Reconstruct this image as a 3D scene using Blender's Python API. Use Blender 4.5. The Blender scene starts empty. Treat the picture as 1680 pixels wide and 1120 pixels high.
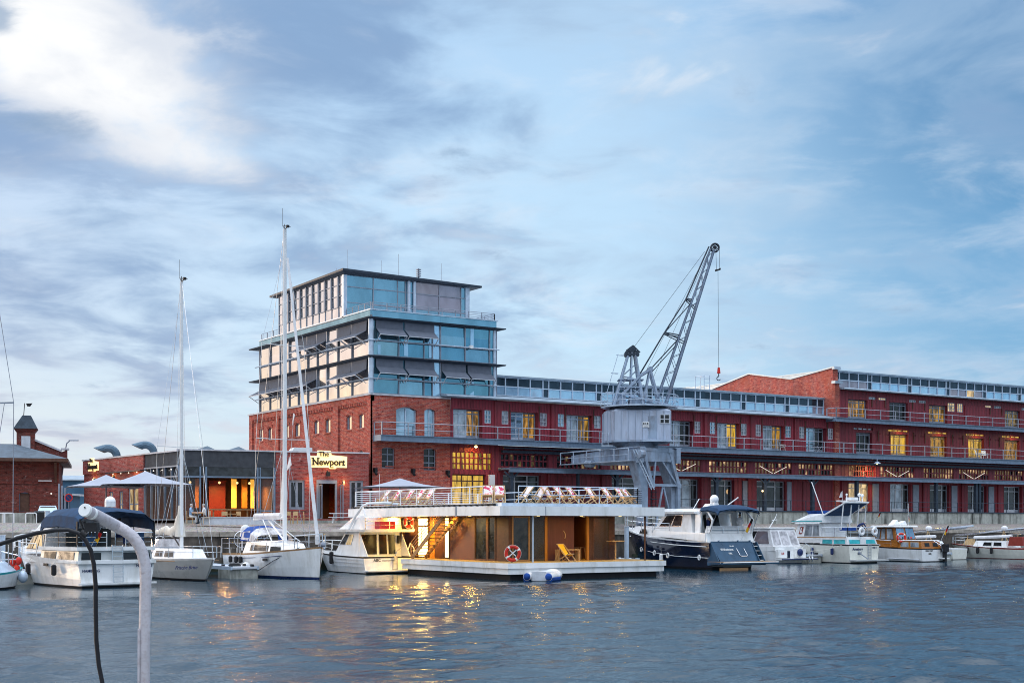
import bpy, math, random
import numpy as np
from mathutils import Vector, Matrix
random.seed(7)
sc = bpy.context.scene
COL = sc.collection
# ---------------------------------------------------------------- camera, world, sun, exposure
TH = math.atan2(2253, 3480)                 # the quay buildings stand at 32.9 degrees to the view; they are the x/y axes here
CS, SN = math.cos(TH), math.sin(TH)
EYE = 3.1                                   # metres above the water
cam = bpy.data.objects.new('camera', bpy.data.cameras.new('camera'))
COL.objects.link(cam); sc.camera = cam
cam.location = (0, 0, EYE); cam.rotation_euler = (math.pi/2, 0, -TH)
cam.data.sensor_width = 36; cam.data.lens = 36*2253/1680
cam.data.shift_y = 300/1680
cam.data.clip_start = .1; cam.data.clip_end = 6000
sc.view_settings.view_transform = 'Standard'; sc.view_settings.look = 'None'
sc.view_settings.exposure = 0.0; sc.view_settings.gamma = 1
sc.cycles.use_denoising = True; sc.cycles.filter_width = 1.0
sc.cycles.max_bounces = 6; sc.cycles.transparent_max_bounces = 12

def G(camx, d, z):                          # metres right of / ahead of the eye -> scene axes
    return Vector((CS*camx + SN*d, -SN*camx + CS*d, z))

class NT:
    """small helper to wire shader nodes"""
    def __init__(s, tree): s.t = tree; tree.nodes.clear()
    def n(s, typ, ins=None, **props):
        nd = s.t.nodes.new(typ)
        for k, v in props.items(): setattr(nd, k, v)
        for k, v in (ins or {}).items():
            if isinstance(v, bpy.types.NodeSocket): s.t.links.new(v, nd.inputs[k])
            else: nd.inputs[k].default_value = v
        return nd
    def m(s, op, a, b=None, c=None, clamp=False):
        ins = {0: a}
        if b is not None: ins[1] = b
        if c is not None: ins[2] = c
        return s.n('ShaderNodeMath', ins, operation=op, use_clamp=clamp).outputs[0]
    def ss(s, x, a, b, lo=0., hi=1.):
        return s.n('ShaderNodeMapRange', {0: x, 1: a, 2: b, 3: lo, 4: hi}, interpolation_type='SMOOTHSTEP').outputs[0]
    def mix(s, f, a, b, mode='MIX'):
        nd = s.n('ShaderNodeMix', None, data_type='RGBA', blend_type=mode)
        for i, v in ((0, f), (6, a), (7, b)):
            if isinstance(v, bpy.types.NodeSocket): s.t.links.new(v, nd.inputs[i])
            elif i == 0: nd.inputs[0].default_value = v
            else: nd.inputs[i].default_value = (*v[:3], 1)
        return nd.outputs[2]
    def dot(s, v, w): return s.n('ShaderNodeVectorMath', {0: v, 1: w}, operation='DOT_PRODUCT').outputs['Value']
    def noise(s, v, scale, detail=4, rough=.55, dist=0.):
        return s.n('ShaderNodeTexNoise', {'Vector': v, 'Scale': scale, 'Detail': detail, 'Roughness': rough, 'Distortion': dist}).outputs[0]

SUN_AZ, SUN_EL = math.radians(-72), math.radians(9)      # the sunset is out of frame to the left
sund = G(math.sin(SUN_AZ), math.cos(SUN_AZ), math.tan(SUN_EL)).normalized()
w = bpy.data.worlds.new('World'); sc.world = w; w.use_nodes = True
def build_world():
    T = NT(w.node_tree)
    d = T.n('ShaderNodeTexCoord').outputs['Generated']
    a = T.dot(d, (CS, -SN, 0)); b = T.dot(d, (SN, CS, 0)); z = T.dot(d, (0, 0, 1))
    az = T.m('ARCTAN2', a, b)
    sky = T.n('ShaderNodeTexSky', None, sky_type='NISHITA', sun_disc=False, sun_elevation=SUN_EL,
              sun_rotation=math.atan2(sund.x, sund.y)).outputs[0]
    # cloud deck: directions projected on a level sheet, so clouds flatten towards the horizon
    k = T.m('DIVIDE', 1.0, T.m('ADD', T.m('MAXIMUM', z, 0.0), .16))
    P = T.n('ShaderNodeCombineXYZ', {0: T.m('MULTIPLY', a, k), 1: T.m('MULTIPLY', b, k), 2: T.m('MULTIPLY', z, .6)}).outputs[0]
    nbig = T.noise(P, 1.5, 5, .52, .25)
    nmid = T.noise(P, 3.6, 6, .56, .35)
    nfine = T.noise(P, 4.2, 8, .60, .35)
    base = T.mix(T.ss(az, -.42, .02), (.47, .58, .77), (.47, .67, .88))
    base = T.mix(T.m('MULTIPLY', T.ss(az, .04, .38), T.ss(z, -.02, .16, .62, 1.)), base, (.085, .30, .585))
    base = T.mix(T.m('MULTIPLY', T.ss(az, .08, .38), T.ss(z, .12, .36)), base, (.035, .15, .34))
    base = T.mix(T.m('MULTIPLY', T.ss(z, .22, .42), .42), base, (.25, .45, .76))
    base = T.mix(.06, base, sky)
    # thin bright streaks of cloud
    wisp = T.m('MULTIPLY', T.ss(nfine, .44, .72), T.ss(nbig, .36, .62))
    wisp = T.m('MULTIPLY', wisp, T.ss(az, .40, -.05, .40, .85))
    veil = T.m('MULTIPLY', T.ss(nmid, .36, .66), T.ss(az, .44, .0, .42, .62))
    col = T.mix(veil, base, (.47, .64, .83))
    col = T.mix(wisp, col, (.74, .84, .96))
    warmh = T.m('MULTIPLY', T.m('MULTIPLY', T.ss(z, .16, .03), T.ss(nmid, .42, .66)), T.ss(az, .1, -.3, .15, .55))
    col = T.mix(warmh, col, (.93, .84, .84))
    # grey-blue cloud bellies, mostly towards the left and overhead
    wdark = T.m('ADD', T.m('MULTIPLY', nmid, .55), T.m('MULTIPLY', nbig, .45))
    def blob(ca, cz, ra, rz, amp):
        q = T.m('ADD', T.m('POWER', T.m('DIVIDE', T.m('ABSOLUTE', T.m('SUBTRACT', az, ca)), ra), 2.), T.m('POWER', T.m('DIVIDE', T.m('ABSOLUTE', T.m('SUBTRACT', z, cz)), rz), 2.))
        return T.m('MULTIPLY', T.m('EXPONENT', T.m('MULTIPLY', q, -1.)), amp)
    def add(*xs):
        r = xs[0]
        for x in xs[1:]: r = T.m('ADD', r, x)
        return r
    lift = add(blob(-.14, .33, .11, .06, .22), blob(-.05, .27, .10, .05, .12), blob(-.37, .265, .085, .020, .27), blob(-.27, .235, .12, .018, .16), blob(-.30, .175, .16, .035, .16), blob(-.36, .385, .05, .018, .22), blob(-.375, .34, .02, .010, .34), blob(-.24, .38, .06, .015, .18), blob(.34, .40, .14, .06, .12), blob(-.30, .12, .22, .05, .10), blob(.12, .38, .16, .04, .10), blob(.02, .18, .2, .04, .05))
    dark = T.ss(T.m('ADD', wdark, lift), .53, .74)
    # the bright opening in the clouds, upper left
    glow = add(blob(-.325, .315, .065, .050, .95), blob(-.255, .29, .065, .045, .62), blob(-.36, .35, .06, .035, .35), blob(-.215, .245, .06, .018, .40), blob(-.33, .228, .07, .012, .28), blob(.135, .345, .035, .012, .38), blob(.09, .31, .08, .02, .22))
    gl = T.ss(T.m('ADD', glow, T.m('MULTIPLY', T.m('SUBTRACT', nmid, .5), 2.2)), .22, .80)
    col = T.mix(gl, col, (1.02, 1.03, 1.04))
    dk = T.m('MULTIPLY', dark, T.m('SUBTRACT', 1., T.m('MULTIPLY', gl, .55)))
    col = T.mix(T.m('MULTIPLY', dk, .74), col, (.19, .33, .575))
    sp = add(blob(-.368, .325, .022, .011, 1.), blob(-.335, .373, .06, .012, .75), blob(-.345, .268, .045, .012, .6), T.m('MULTIPLY', T.m('SUBTRACT', nfine, .5), 2.2))
    col = T.mix(T.ss(sp, .25, .75, 0, .75), col, (.27, .40, .58))
    # out of frame: the afterglow round the sunset, added brightness overhead and behind the eye to light the fronts
    sunset = T.m('EXPONENT', T.m('MULTIPLY', T.m('ADD', T.m('POWER', T.m('DIVIDE', T.m('ABSOLUTE', T.m('SUBTRACT', az, -1.25)), .55), 2.), T.m('POWER', T.m('DIVIDE', T.m('ABSOLUTE', T.m('SUBTRACT', z, .06)), .24), 2.)), -1.))
    warmc = T.mix(T.ss(z, .07, .13), (1.25, .93, .56), T.mix(T.ss(z, .13, .22), (1.02, .80, .74), (.70, .62, .70)))
    warmc = T.mix(T.ss(nfine, .36, .66, 0, .5), warmc, (.62, .52, .55))
    col = T.mix(sunset, col, warmc)
    back = T.ss(T.m('ABSOLUTE', az), 1.7, 2.6)
    bc = T.mix(T.ss(z, .10, .5), (.44, .58, .72), (.98, 1.14, 1.36))
    bc = T.mix(T.ss(nfine, .40, .64, 0, .75), bc, (1.0, 1.02, 1.08))
    col = T.mix(T.m('MULTIPLY', back, .9), col, bc)
    col = T.mix(T.ss(z, .45, .85), col, (2.5, 2.75, 3.1))
    col = T.mix(T.ss(z, -.02, -.12), col, (.05, .07, .09))
    scl = T.n('ShaderNodeVectorMath', {0: col, 3: 10.0}, operation='SCALE').outputs[0]
    bg = T.n('ShaderNodeBackground', {'Color': scl, 'Strength': .1})
    T.n('ShaderNodeOutputWorld', {0: bg.outputs[0]})
build_world()
sun = bpy.data.objects.new('sun', bpy.data.lights.new('sun', 'SUN')); COL.objects.link(sun)
sun.data.energy = 1.5; sun.data.angle = math.radians(12); sun.data.color = (1, .74, .5)
sun.rotation_euler = (-sund).to_track_quat('-Z', 'Y').to_euler()

# ---------------------------------------------------------------- mesh and object helpers
def K(v):                                   # land buildings: surveyed at a smaller scale, brought to full size about the eye point
    return (v[0]*1.1, v[1]*1.1, EYE + (v[2]-EYE)*1.1)

class MB:
    def __init__(s): s.v = []; s.f = []; s.m = []; s.cut = []
    def poly(s, pts, m=0):
        i = len(s.v); s.v += [tuple(p) for p in pts]; s.f.append(tuple(range(i, i+len(pts)))); s.m.append(m); return s
    def mesh(s, vs, fs, m=0):
        i = len(s.v); s.cut.append((i, len(s.f))); s.v += [tuple(p) for p in vs]
        for f in fs: s.f.append(tuple(i+j for j in f)); s.m.append(m)
        return s
    def box(s, x0, x1, y0, y1, z0, z1, m=0):
        vs = [(x, y, z) for z in (z0, z1) for x, y in ((x0, y0), (x1, y0), (x1, y1), (x0, y1))]
        return s.mesh(vs, [(3, 2, 1, 0), (4, 5, 6, 7), (0, 1, 5, 4), (1, 2, 6, 5), (2, 3, 7, 6), (3, 0, 4, 7)], m)
    def frus(s, p0, z0, p1, z1, m=0, caps=True):
        n = len(p0)
        za = z0 if isinstance(z0, (list, tuple)) else [z0]*n
        zb = z1 if isinstance(z1, (list, tuple)) else [z1]*n
        vs = [(p[0], p[1], za[i]) for i, p in enumerate(p0)] + [(p[0], p[1], zb[i]) for i, p in enumerate(p1)]
        fs = [(i, (i+1) % n, n+(i+1) % n, n+i) for i in range(n)]
        if caps: fs += [tuple(range(n-1, -1, -1)), tuple(range(n, 2*n))]
        return s.mesh(vs, fs, m)
    def prism(s, pts, vec, m=0):
        n = len(pts); vec = Vector(vec)
        vs = [tuple(p) for p in pts] + [tuple(Vector(p)+vec) for p in pts]
        return s.mesh(vs, [(i, (i+1) % n, n+(i+1) % n, n+i) for i in range(n)] + [tuple(range(n-1, -1, -1)), tuple(range(n, 2*n))], m)
    def bar(s, p, q, w=.06, h=None, m=0, up=(0, 0, 1)):
        p, q = Vector(p), Vector(q); h = w if h is None else h
        d = q-p
        if d.length < 1e-6: return s
        d.normalize(); u = Vector(up)
        if abs(d.dot(u)) > .98: u = Vector((1, 0, 0))
        r = d.cross(u).normalized()*(w/2); t = r.cross(d).normalized()*(h/2)
        return s.prism([p-r-t, p+r-t, p+r+t, p-r+t], q-p, m)
    def tube(s, pts, r, n=6, m=0, caps=True):
        pts = [Vector(p) for p in pts]; k = len(pts)
        rr = r if isinstance(r, (list, tuple)) else [r]*k
        rings = []; u = None
        for i, p in enumerate(pts):
            d = (pts[min(i+1, k-1)]-pts[max(i-1, 0)]).normalized()
            if u is None: u = d.orthogonal().normalized()
            else:
                u = u-d*u.dot(d); u = u.normalized() if u.length > 1e-6 else d.orthogonal().normalized()
            v = d.cross(u)
            rings.append([p+(u*math.cos(2*math.pi*j/n)+v*math.sin(2*math.pi*j/n))*rr[i] for j in range(n)])
        return s.loft(rings, m, True, caps)
    def loft(s, rings, m=0, closed=True, caps=True):
        n = len(rings[0]); vs = [tuple(p) for r in rings for p in r]; fs = []
        for i in range(len(rings)-1):
            for j in range(n if closed else n-1):
                fs.append((i*n+j, i*n+(j+1) % n, (i+1)*n+(j+1) % n, (i+1)*n+j))
        if caps: fs += [tuple(range(n-1, -1, -1)), tuple(range((len(rings)-1)*n, len(rings)*n))]
        return s.mesh(vs, fs, m)
    def ball(s, c, rx, ry=None, rz=None, n=12, k=8, m=0, half=False):
        ry = ry or rx; rz = rz or rx; rings = []
        lo = 0 if half else -math.pi/2
        for i in range(k+1):
            t = lo+(math.pi/2-lo)*i/k
            t = min(t, math.pi/2-.03) if i == k else (max(t, -math.pi/2+.03))
            rings.append([(c[0]+rx*math.cos(t)*math.cos(2*math.pi*j/n), c[1]+ry*math.cos(t)*math.sin(2*math.pi*j/n), c[2]+rz*math.sin(t)) for j in range(n)])
        return s.loft(rings, m)
    def torus(s, c, R, r, ax=(0, 1, 0), n=20, k=8, m=0, mfn=None):
        ax = Vector(ax).normalized(); u = ax.orthogonal().normalized(); v = ax.cross(u); c = Vector(c)
        P = [[c+(u*math.cos(a)+v*math.sin(a))*(R+r*math.cos(b))+ax*r*math.sin(b) for b in [2*math.pi*j/k for j in range(k)]] for a in [2*math.pi*i/n for i in range(n)]]
        for i in range(n):
            A, B = P[i], P[(i+1) % n]
            for j in range(k): s.poly([A[j], B[j], B[(j+1) % k], A[(j+1) % k]], mfn(i) if mfn else m)
        return s
    def text(s, txt, o, xd, ud, size, m=0, bold=0., depth=.01, align='LEFT'):
        cu = bpy.data.curves.new('t', 'FONT'); cu.body = txt; cu.size = size; cu.offset = bold; cu.extrude = depth; cu.align_x = align; cu.resolution_u = 3
        ob = bpy.data.objects.new('t', cu); COL.objects.link(ob)
        dg = bpy.context.evaluated_depsgraph_get(); me = bpy.data.meshes.new_from_object(ob.evaluated_get(dg))
        o, xd, ud = Vector(o), Vector(xd).normalized(), Vector(ud).normalized(); nd = xd.cross(ud)
        s.mesh([o+xd*v.co.x+ud*v.co.y+nd*v.co.z for v in me.vertices], [tuple(p.vertices) for p in me.polygons], m)
        bpy.data.objects.remove(ob); bpy.data.curves.remove(cu); bpy.data.meshes.remove(me)
        return s
    def each(s, name, mats, parent=None, **k):
        """one object for every separate piece"""
        out = []
        for (v0, f0), (v1, f1) in zip(s.cut, s.cut[1:]+[(len(s.v), len(s.f))]):
            q = MB(); q.v = s.v[v0:v1]; q.f = [tuple(i-v0 for i in f) for f in s.f[f0:f1]]; q.m = s.m[f0:f1]
            out.append(q.build(name, mats, parent, **k))
        return out
    def build(s, name, mats, parent=None, xf=None, smooth=False, world=False, label=None):
        me = bpy.data.meshes.new(name)
        vs = s.v
        if xf: vs = [tuple(xf(v)) for v in vs]
        if world and parent:
            r = parent
            while r.parent: r = r.parent
            L = r.location; vs = [(v[0]-L.x, v[1]-L.y, v[2]-L.z) for v in vs]
        me.from_pydata(vs, [], s.f)
        mats = mats if isinstance(mats, (list, tuple)) else [mats]
        for mt in mats: me.materials.append(mt)
        me.polygons.foreach_set('material_index', [min(i, len(mats)-1) for i in s.m])
        if smooth:
            me.polygons.foreach_set('use_smooth', [True]*len(s.f))
            me.set_sharp_from_angle(angle=math.radians(38))
        me.update()
        o = bpy.data.objects.new(name, me); COL.objects.link(o)
        if parent: o.parent = parent
        if label: o['label'] = label
        return o

def tag(o, label, cat, group=None, kind=None):
    o['label'] = label; o['category'] = cat
    if group: o['group'] = group
    if kind: o['kind'] = kind
    return o
def thing(name, label, cat, loc=(0, 0, 0), rotz=0., group=None):
    o = bpy.data.objects.new(name, None); COL.objects.link(o)
    o.location = loc; o.rotation_euler = (0, 0, rotz); o.empty_display_size = .3
    return tag(o, label, cat, group)
def structure(o): o['kind'] = 'structure'; return o
def dup(o, loc, rotz=None, label=None, scale=None):
    r = o.copy(); COL.objects.link(r); r.location = loc
    if rotz is not None: r.rotation_euler = (0, 0, rotz)
    if scale: r.scale = scale
    if label: r['label'] = label
    for ch in o.children:
        c = ch.copy(); COL.objects.link(c); c.parent = r
        for g in ch.children:
            e = g.copy(); COL.objects.link(e); e.parent = c
    return r
def lamp(name, loc, energy, col, r=.05, parent=None, down=False):
    l = bpy.data.lights.new(name, 'AREA' if down else 'POINT'); l.energy = energy; l.color = col
    if down: l.shape = 'DISK'; l.size = max(r*2, .3)      # recessed fitting, shining down only
    else: l.shadow_soft_size = max(r, .25)
    o = bpy.data.objects.new(name, l); COL.objects.link(o); o.location = loc
    if parent:
        o.parent = parent
        q = parent
        while q.parent: q = q.parent
        if q.rotation_euler.z == 0: o.location = Vector(loc)-q.location
    return o

# ---------------------------------------------------------------- materials
MAT = {}
def mat(name, col, rough=.5, metal=0., var=.12, nscale=3., stretch=(1, 1, 1), bump=0., bscale=20., emit=None, estr=0., coat=0., dirt=None, dirtamt=.5, dscale=.6, spec=.25, alpha=1., dstr=(1, 1, .25)):
    if name in MAT: return MAT[name]
    mt = bpy.data.materials.new(name); mt.use_nodes = True; T = NT(mt.node_tree)
    co = T.n('ShaderNodeTexCoord').outputs['Object']
    mp = T.n('ShaderNodeMapping', {0: co, 3: stretch}).outputs[0]
    n1 = T.noise(mp, nscale, 5, .6)
    c = T.mix(T.ss(n1, .3, .7), [x*(1-var) for x in col], [min(1, x*(1+var)) for x in col])
    if dirt:
        n2 = T.noise(T.n('ShaderNodeMapping', {0: co, 3: dstr}).outputs[0], dscale, 7, .68)
        c = T.mix(T.m('MULTIPLY', T.ss(n2, .46, .70), dirtamt), c, dirt)
    ins = {'Base Color': c, 'Roughness': T.ss(n1, .2, .8, max(.02, rough-.06), min(1, rough+.06)), 'Metallic': metal, 'Coat Weight': coat, 'Specular IOR Level': spec, 'Alpha': alpha}
    if emit: ins['Emission Color'] = (*emit, 1); ins['Emission Strength'] = estr
    if bump:
        ins['Normal'] = T.n('ShaderNodeBump', {'Strength': bump, 'Distance': .02, 'Height': T.noise(co, bscale, 4, .6)}).outputs[0]
    p = T.n('ShaderNodeBsdfPrincipled', ins)
    T.n('ShaderNodeOutputMaterial', {0: p.outputs[0]})
    MAT[name] = mt; return mt

def brick(name, c1, c2, c3, mortar, patch, scale=1.0, patchamt=.5):
    mt = bpy.data.materials.new(name); mt.use_nodes = True; T = NT(mt.node_tree)
    co = T.n('ShaderNodeTexCoord').outputs['Object']
    sp = T.n('ShaderNodeSeparateXYZ', {0: co})
    uv = T.n('ShaderNodeCombineXYZ', {0: T.m('ADD', sp.outputs[0], sp.outputs[1]), 1: sp.outputs[2]}).outputs[0]
    br = T.n('ShaderNodeTexBrick', {'Vector': uv, 'Color1': (*c1, 1), 'Color2': (*c2, 1), 'Mortar': (*mortar, 1), 'Scale': 1., 'Mortar Size': .016, 'Bias': 0., 'Brick Width': .32*scale, 'Row Height': .105*scale})
    nf = T.noise(T.n('ShaderNodeMapping', {0: uv, 3: (2.2, 5., 1)}).outputs[0], 1.0, 3, .8)
    c = T.mix(T.ss(nf, .52, .66), br.outputs[0], c3)
    c = T.mix(T.ss(nf, .46, .34), c, [x*.45 for x in c2])
    nl = T.noise(co, .55, 6, .66)
    c = T.mix(T.m('MULTIPLY', T.ss(nl, .50, .66), patchamt), c, patch)
    ng = T.noise(co, .28, 5, .6)
    c = T.mix(T.m('MULTIPLY', T.ss(ng, .48, .70), .5), c, (.10, .030, .03))
    ns = T.noise(T.n('ShaderNodeMapping', {0: co, 1: (7, 3, 1)}).outputs[0], 2.3, 8, .75)
    c = T.mix(T.m('MULTIPLY', T.ss(ns, .57, .70), .55), c, (.50, .38, .36))
    bp = T.n('ShaderNodeBump', {'Strength': .5, 'Distance': .015, 'Height': T.m('ADD', T.m('MULTIPLY', br.outputs['Fac'], -1.), T.m('MULTIPLY', nf, .6))}).outputs[0]
    p = T.n('ShaderNodeBsdfPrincipled', {'Base Color': c, 'Roughness': .85, 'Normal': bp, 'Specular IOR Level': .25})
    T.n('ShaderNodeOutputMaterial', {0: p.outputs[0]}); MAT[name] = mt; return mt

def clad(name, col, pitch=.30, var=.12):
    """painted metal cladding with upright ribs"""
    mt = bpy.data.materials.new(name); mt.use_nodes = True; T = NT(mt.node_tree)
    co = T.n('ShaderNodeTexCoord').outputs['Object']; sp = T.n('ShaderNodeSeparateXYZ', {0: co})
    u = T.m('ADD', sp.outputs[0], sp.outputs[1])
    st = T.m('FRACT', T.m('DIVIDE', u, pitch))
    rib = T.ss(T.m('ABSOLUTE', T.m('SUBTRACT', st, .5)), .30, .42)
    n1 = T.noise(T.n('ShaderNodeMapping', {0: co, 3: (1, 1, .35)}).outputs[0], 1.1, 6, .65)
    c = T.mix(T.ss(n1, .3, .72), [x*(1-var) for x in col], [x*(1+var) for x in col])
    n2 = T.noise(T.n('ShaderNodeMapping', {0: T.n('ShaderNodeCombineXYZ', {0: T.m('FLOOR', T.m('DIVIDE', u, pitch))}).outputs[0], 3: (7.3, 1, 1)}).outputs[0], 1., 0)
    c = T.mix(T.ss(n2, .3, .7, 0., .30), c, [x*.5 for x in col])
    c = T.mix(T.m('MULTIPLY', T.ss(T.m('ABSOLUTE', T.m('SUBTRACT', st, .5)), .36, .46), .45), c, [x*.35 for x in col])
    ns = T.noise(T.n('ShaderNodeMapping', {0: co, 3: (2.2, 2.2, .16)}).outputs[0], 1.2, 7, .7)
    c = T.mix(T.m('MULTIPLY', T.ss(ns, .52, .72), .38), c, (.06, .014, .018))
    bp = T.n('ShaderNodeBump', {'Strength': 1., 'Distance': .05, 'Height': rib}).outputs[0]
    p = T.n('ShaderNodeBsdfPrincipled', {'Base Color': c, 'Roughness': .55, 'Normal': bp})
    T.n('ShaderNodeOutputMaterial', {0: p.outputs[0]}); MAT[name] = mt; return mt

def lit(name, col, strength, dark=(.02, .015, .01), scale=1.1, lo=.42, hi=.62, stretch=(1, 1, .5)):
    """a lit window: room light behind, broken by what stands inside, under a glossy pane"""
    mt = bpy.data.materials.new(name); mt.use_nodes = True; T = NT(mt.node_tree)
    co = T.n('ShaderNodeTexCoord').outputs['Object']
    n = T.noise(T.n('ShaderNodeMapping', {0: co, 3: stretch}).outputs[0], scale, 3, .6)
    n2 = T.noise(T.n('ShaderNodeMapping', {0: co, 3: (4, 4, .8)}).outputs[0], scale, 2, .5)
    f = T.m('MULTIPLY', T.ss(n, lo, hi), T.ss(n2, .3, .65, .55, 1.))
    e = T.mix(f, [x*.10 for x in col], col)
    p = T.n('ShaderNodeBsdfPrincipled', {'Base Color': (*dark, 1), 'Roughness': .06, 'Emission Color': e, 'Emission Strength': strength})
    T.n('ShaderNodeOutputMaterial', {0: p.outputs[0]}); MAT[name] = mt; return mt

def pane(name, col, metal, rough=.03, var=.3, nscale=.7):
    """coated or dark glass: mostly a mirror over a dim room"""
    return mat(name, col, rough, metal, var, nscale, stretch=(1, 1, .5))
brick('brick_red', (.52, .070, .045), (.38, .048, .034), (.64, .21, .13), (.34, .20, .17), (.46, .10, .05))
brick('brick_wing', (.36, .055, .045), (.26, .040, .036), (.40, .14, .12), (.24, .14, .13), (.30, .065, .05))
brick('brick_old', (.19, .036, .027), (.13, .026, .021), (.25, .065, .05), (.12, .07, .06), (.20, .05, .037))
clad('clad_red', (.31, .027, .048))
clad('clad_smooth', (.26, .026, .040), pitch=.5, var=.08)
mat('steel_dark', (.032, .045, .066), .45, .0, .2, 4)
mat('steel_blue', (.15, .21, .29), .42, .0, .15, 3, dirt=(.09, .10, .12), dirtamt=.35)
mat('steel_rail', (.34, .35, .40), .4, .3, .1, 3)
mat('steel_light', (.46, .55, .66), .38, .2, .12, 2)
mat('frame_grey', (.24, .27, .33), .45, 0, .1, 3)
mat('frame_pale', (.52, .55, .60), .45, 0, .1, 3)
mat('crane_paint', (.27, .34, .44), .5, .0, .14, 1.6, dirt=(.12, .085, .07), dirtamt=.6, dscale=1.6)
mat('crane_jib', (.15, .20, .28), .5, .0, .2, 1.6, dirt=(.10, .06, .05), dirtamt=.5, dscale=1.6)  # darker than the other crane paint: backlit silhouette put into the colour
mat('crane_cab', (.38, .44, .55), .5, .0, .1, 1.4, stretch=(1, 1, .3), dirt=(.17, .14, .14), dirtamt=.55, dscale=1.5, dstr=(1, 1, .15))
mat('roof_metal', (.30, .37, .44), .4, .3, .15, 1.5)
mat('coping', (.50, .50, .54), .6, 0, .18, 2)
mat('concrete', (.36, .37, .34), .9, 0, .25, 1.5, bump=.3, dirt=(.03, .032, .028), dirtamt=.95, dscale=1.6, dstr=(1, 1, .10))
mat('quay_wall', (.095, .08, .068), .9, 0, .4, 1.2, bump=.6, bscale=5, dirt=(.025, .022, .02), dirtamt=.9, dscale=.9)
mat('quay_cap', (.33, .29, .25), .85, 0, .3, 2.5, bump=.3)
mat('awning_cloth', (.10, .115, .15), .8, 0, .12, 2)
mat('white_paint', (.72, .73, .74), .35, 0, .05, 2)
mat('gelcoat', (.78, .79, .80), .22, 0, .05, 1.2, coat=.3, dirt=(.46, .45, .40), dirtamt=.45, dscale=1.6)
mat('gelcoat_grey', (.47, .49, .49), .3, 0, .06, 1.2, coat=.2, dirt=(.34, .35, .33), dirtamt=.4, dscale=1.2)
mat('gelcoat_cream', (.70, .69, .62), .28, 0, .05, 1.2, coat=.2, dirt=(.5, .48, .42), dirtamt=.4, dscale=1.)
mat('navy_gloss', (.006, .010, .032), .10, 0, .2, 1, coat=.6)
mat('navy_matt', (.035, .085, .15), .3, 0, .2, 1.2)
mat('antifoul', (.018, .018, .022), .7, 0, .3, 2)
mat('stripe_navy', (.015, .03, .11), .3)
mat('stripe_teal', (.02, .33, .37), .35)
mat('stripe_red', (.25, .04, .03), .4)
mat('rubber', (.02, .02, .023), .6, 0, .2, 4)
mat('chrome', (.72, .74, .78), .18, .9, .05, 3)
mat('canvas_navy', (.016, .045, .10), .85, 0, .25, 2, bump=1., bscale=2.6)
mat('canvas_blue', (.012, .06, .27), .8, 0, .25, 2, bump=1., bscale=3)
mat('canvas_white', (.66, .66, .68), .85, 0, .1, 2, bump=.5, bscale=5)
mat('canvas_cream', (.62, .59, .53), .85, 0, .1, 2, bump=.7, bscale=4)
mat('duct_metal', (.10, .16, .22), .5, .3, .2, 1.5)
mat('fascia', (.06, .065, .075), .85, 0, .2, 2, spec=.1)
mat('parasol_cloth', (.33, .35, .41), .8, 0, .06, 1)
mat('teak', (.34, .20, .10), .6, 0, .25, 5, stretch=(6, 1, 6))
mat('varnish', (.36, .13, .025), .25, 0, .25, 3, stretch=(1, 1, 6), coat=.5)
mat('wood_pale', (.50, .34, .18), .55, 0, .2, 6)
mat('wood_dark', (.10, .05, .035), .6, 0, .2, 4)
mat('deck_boards', (.46, .31, .12), .6, 0, .2, 5, stretch=(8, .6, 1))
mat('panel_brown', (.13, .052, .042), .5, 0, .1, 1.2, stretch=(6, 6, .5))
mat('panel_orange', (.50, .21, .035), .5, 0, .15, 2, stretch=(5, 5, .5))
mat('glass_dark', (.012, .015, .018), .07, 0, .4, 2, spec=.45)
mat('glass_boat', (.014, .016, .018), .12, 0, .4, 1.5, spec=.35)
mat('glass_teal', (.03, .38, .42), .08, 0, .25, 2, spec=.8)
mat('glass_clear', (.10, .12, .13), .03, 0, .05, 1, alpha=.30, spec=.6)
mat('vinyl_clear', (.50, .48, .50), .15, 0, .4, 2.5, spec=.8, alpha=.85)
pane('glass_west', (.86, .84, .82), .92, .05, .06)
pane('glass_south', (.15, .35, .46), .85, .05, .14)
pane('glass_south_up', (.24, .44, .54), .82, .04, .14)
pane('glass_rosy', (.34, .30, .34), .6, .08, .2)
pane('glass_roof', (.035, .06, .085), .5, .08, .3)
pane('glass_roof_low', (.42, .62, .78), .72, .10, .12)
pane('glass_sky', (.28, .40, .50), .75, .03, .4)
pane('glass_pale', (.36, .40, .45), .35, .08, .5, 1.4)
mat('glass_shop', (.025, .03, .035), .04, .12, .6, 1.8, spec=.6)
lit('lit_yellow', (1., .60, .07), .85, scale=1.5, lo=.34, hi=.56, stretch=(2.2, 2.2, .35))
lit('lit_band', (1., .66, .34), .85, scale=.9, lo=.50, hi=.62, stretch=(1, 1, 1))
lit('lit_door', (1., .52, .07), .55, scale=1.5, lo=.42, hi=.60, stretch=(2.2, 2.2, .35))
lit('lit_soft', (1., .72, .36), .95, lo=.3, hi=.6)
mat('lit_plain', (1., .85, .5), .4, emit=(1., .68, .22), estr=7.5)
lit('lit_amber', (1., .50, .10), .6, scale=2.2, lo=.40, hi=.62, stretch=(3, 3, .4))
lit('lit_dim', (.9, .62, .25), .38, scale=1.8, lo=.40, hi=.66, stretch=(1.5, 1.5, .8))
mat('lit_panel', (.8, .45, .1), .6, emit=(1., .52, .08), estr=.72)
mat('lamp_glow', (1, .9, .7), .5, emit=(1., .70, .28), estr=1.5)
mat('lamp_white', (1, .95, .9), .5, emit=(1., .88, .70), estr=.9)
mat('sign_glow', (1, .9, .6), .5, emit=(1., .66, .20), estr=.85)
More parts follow.
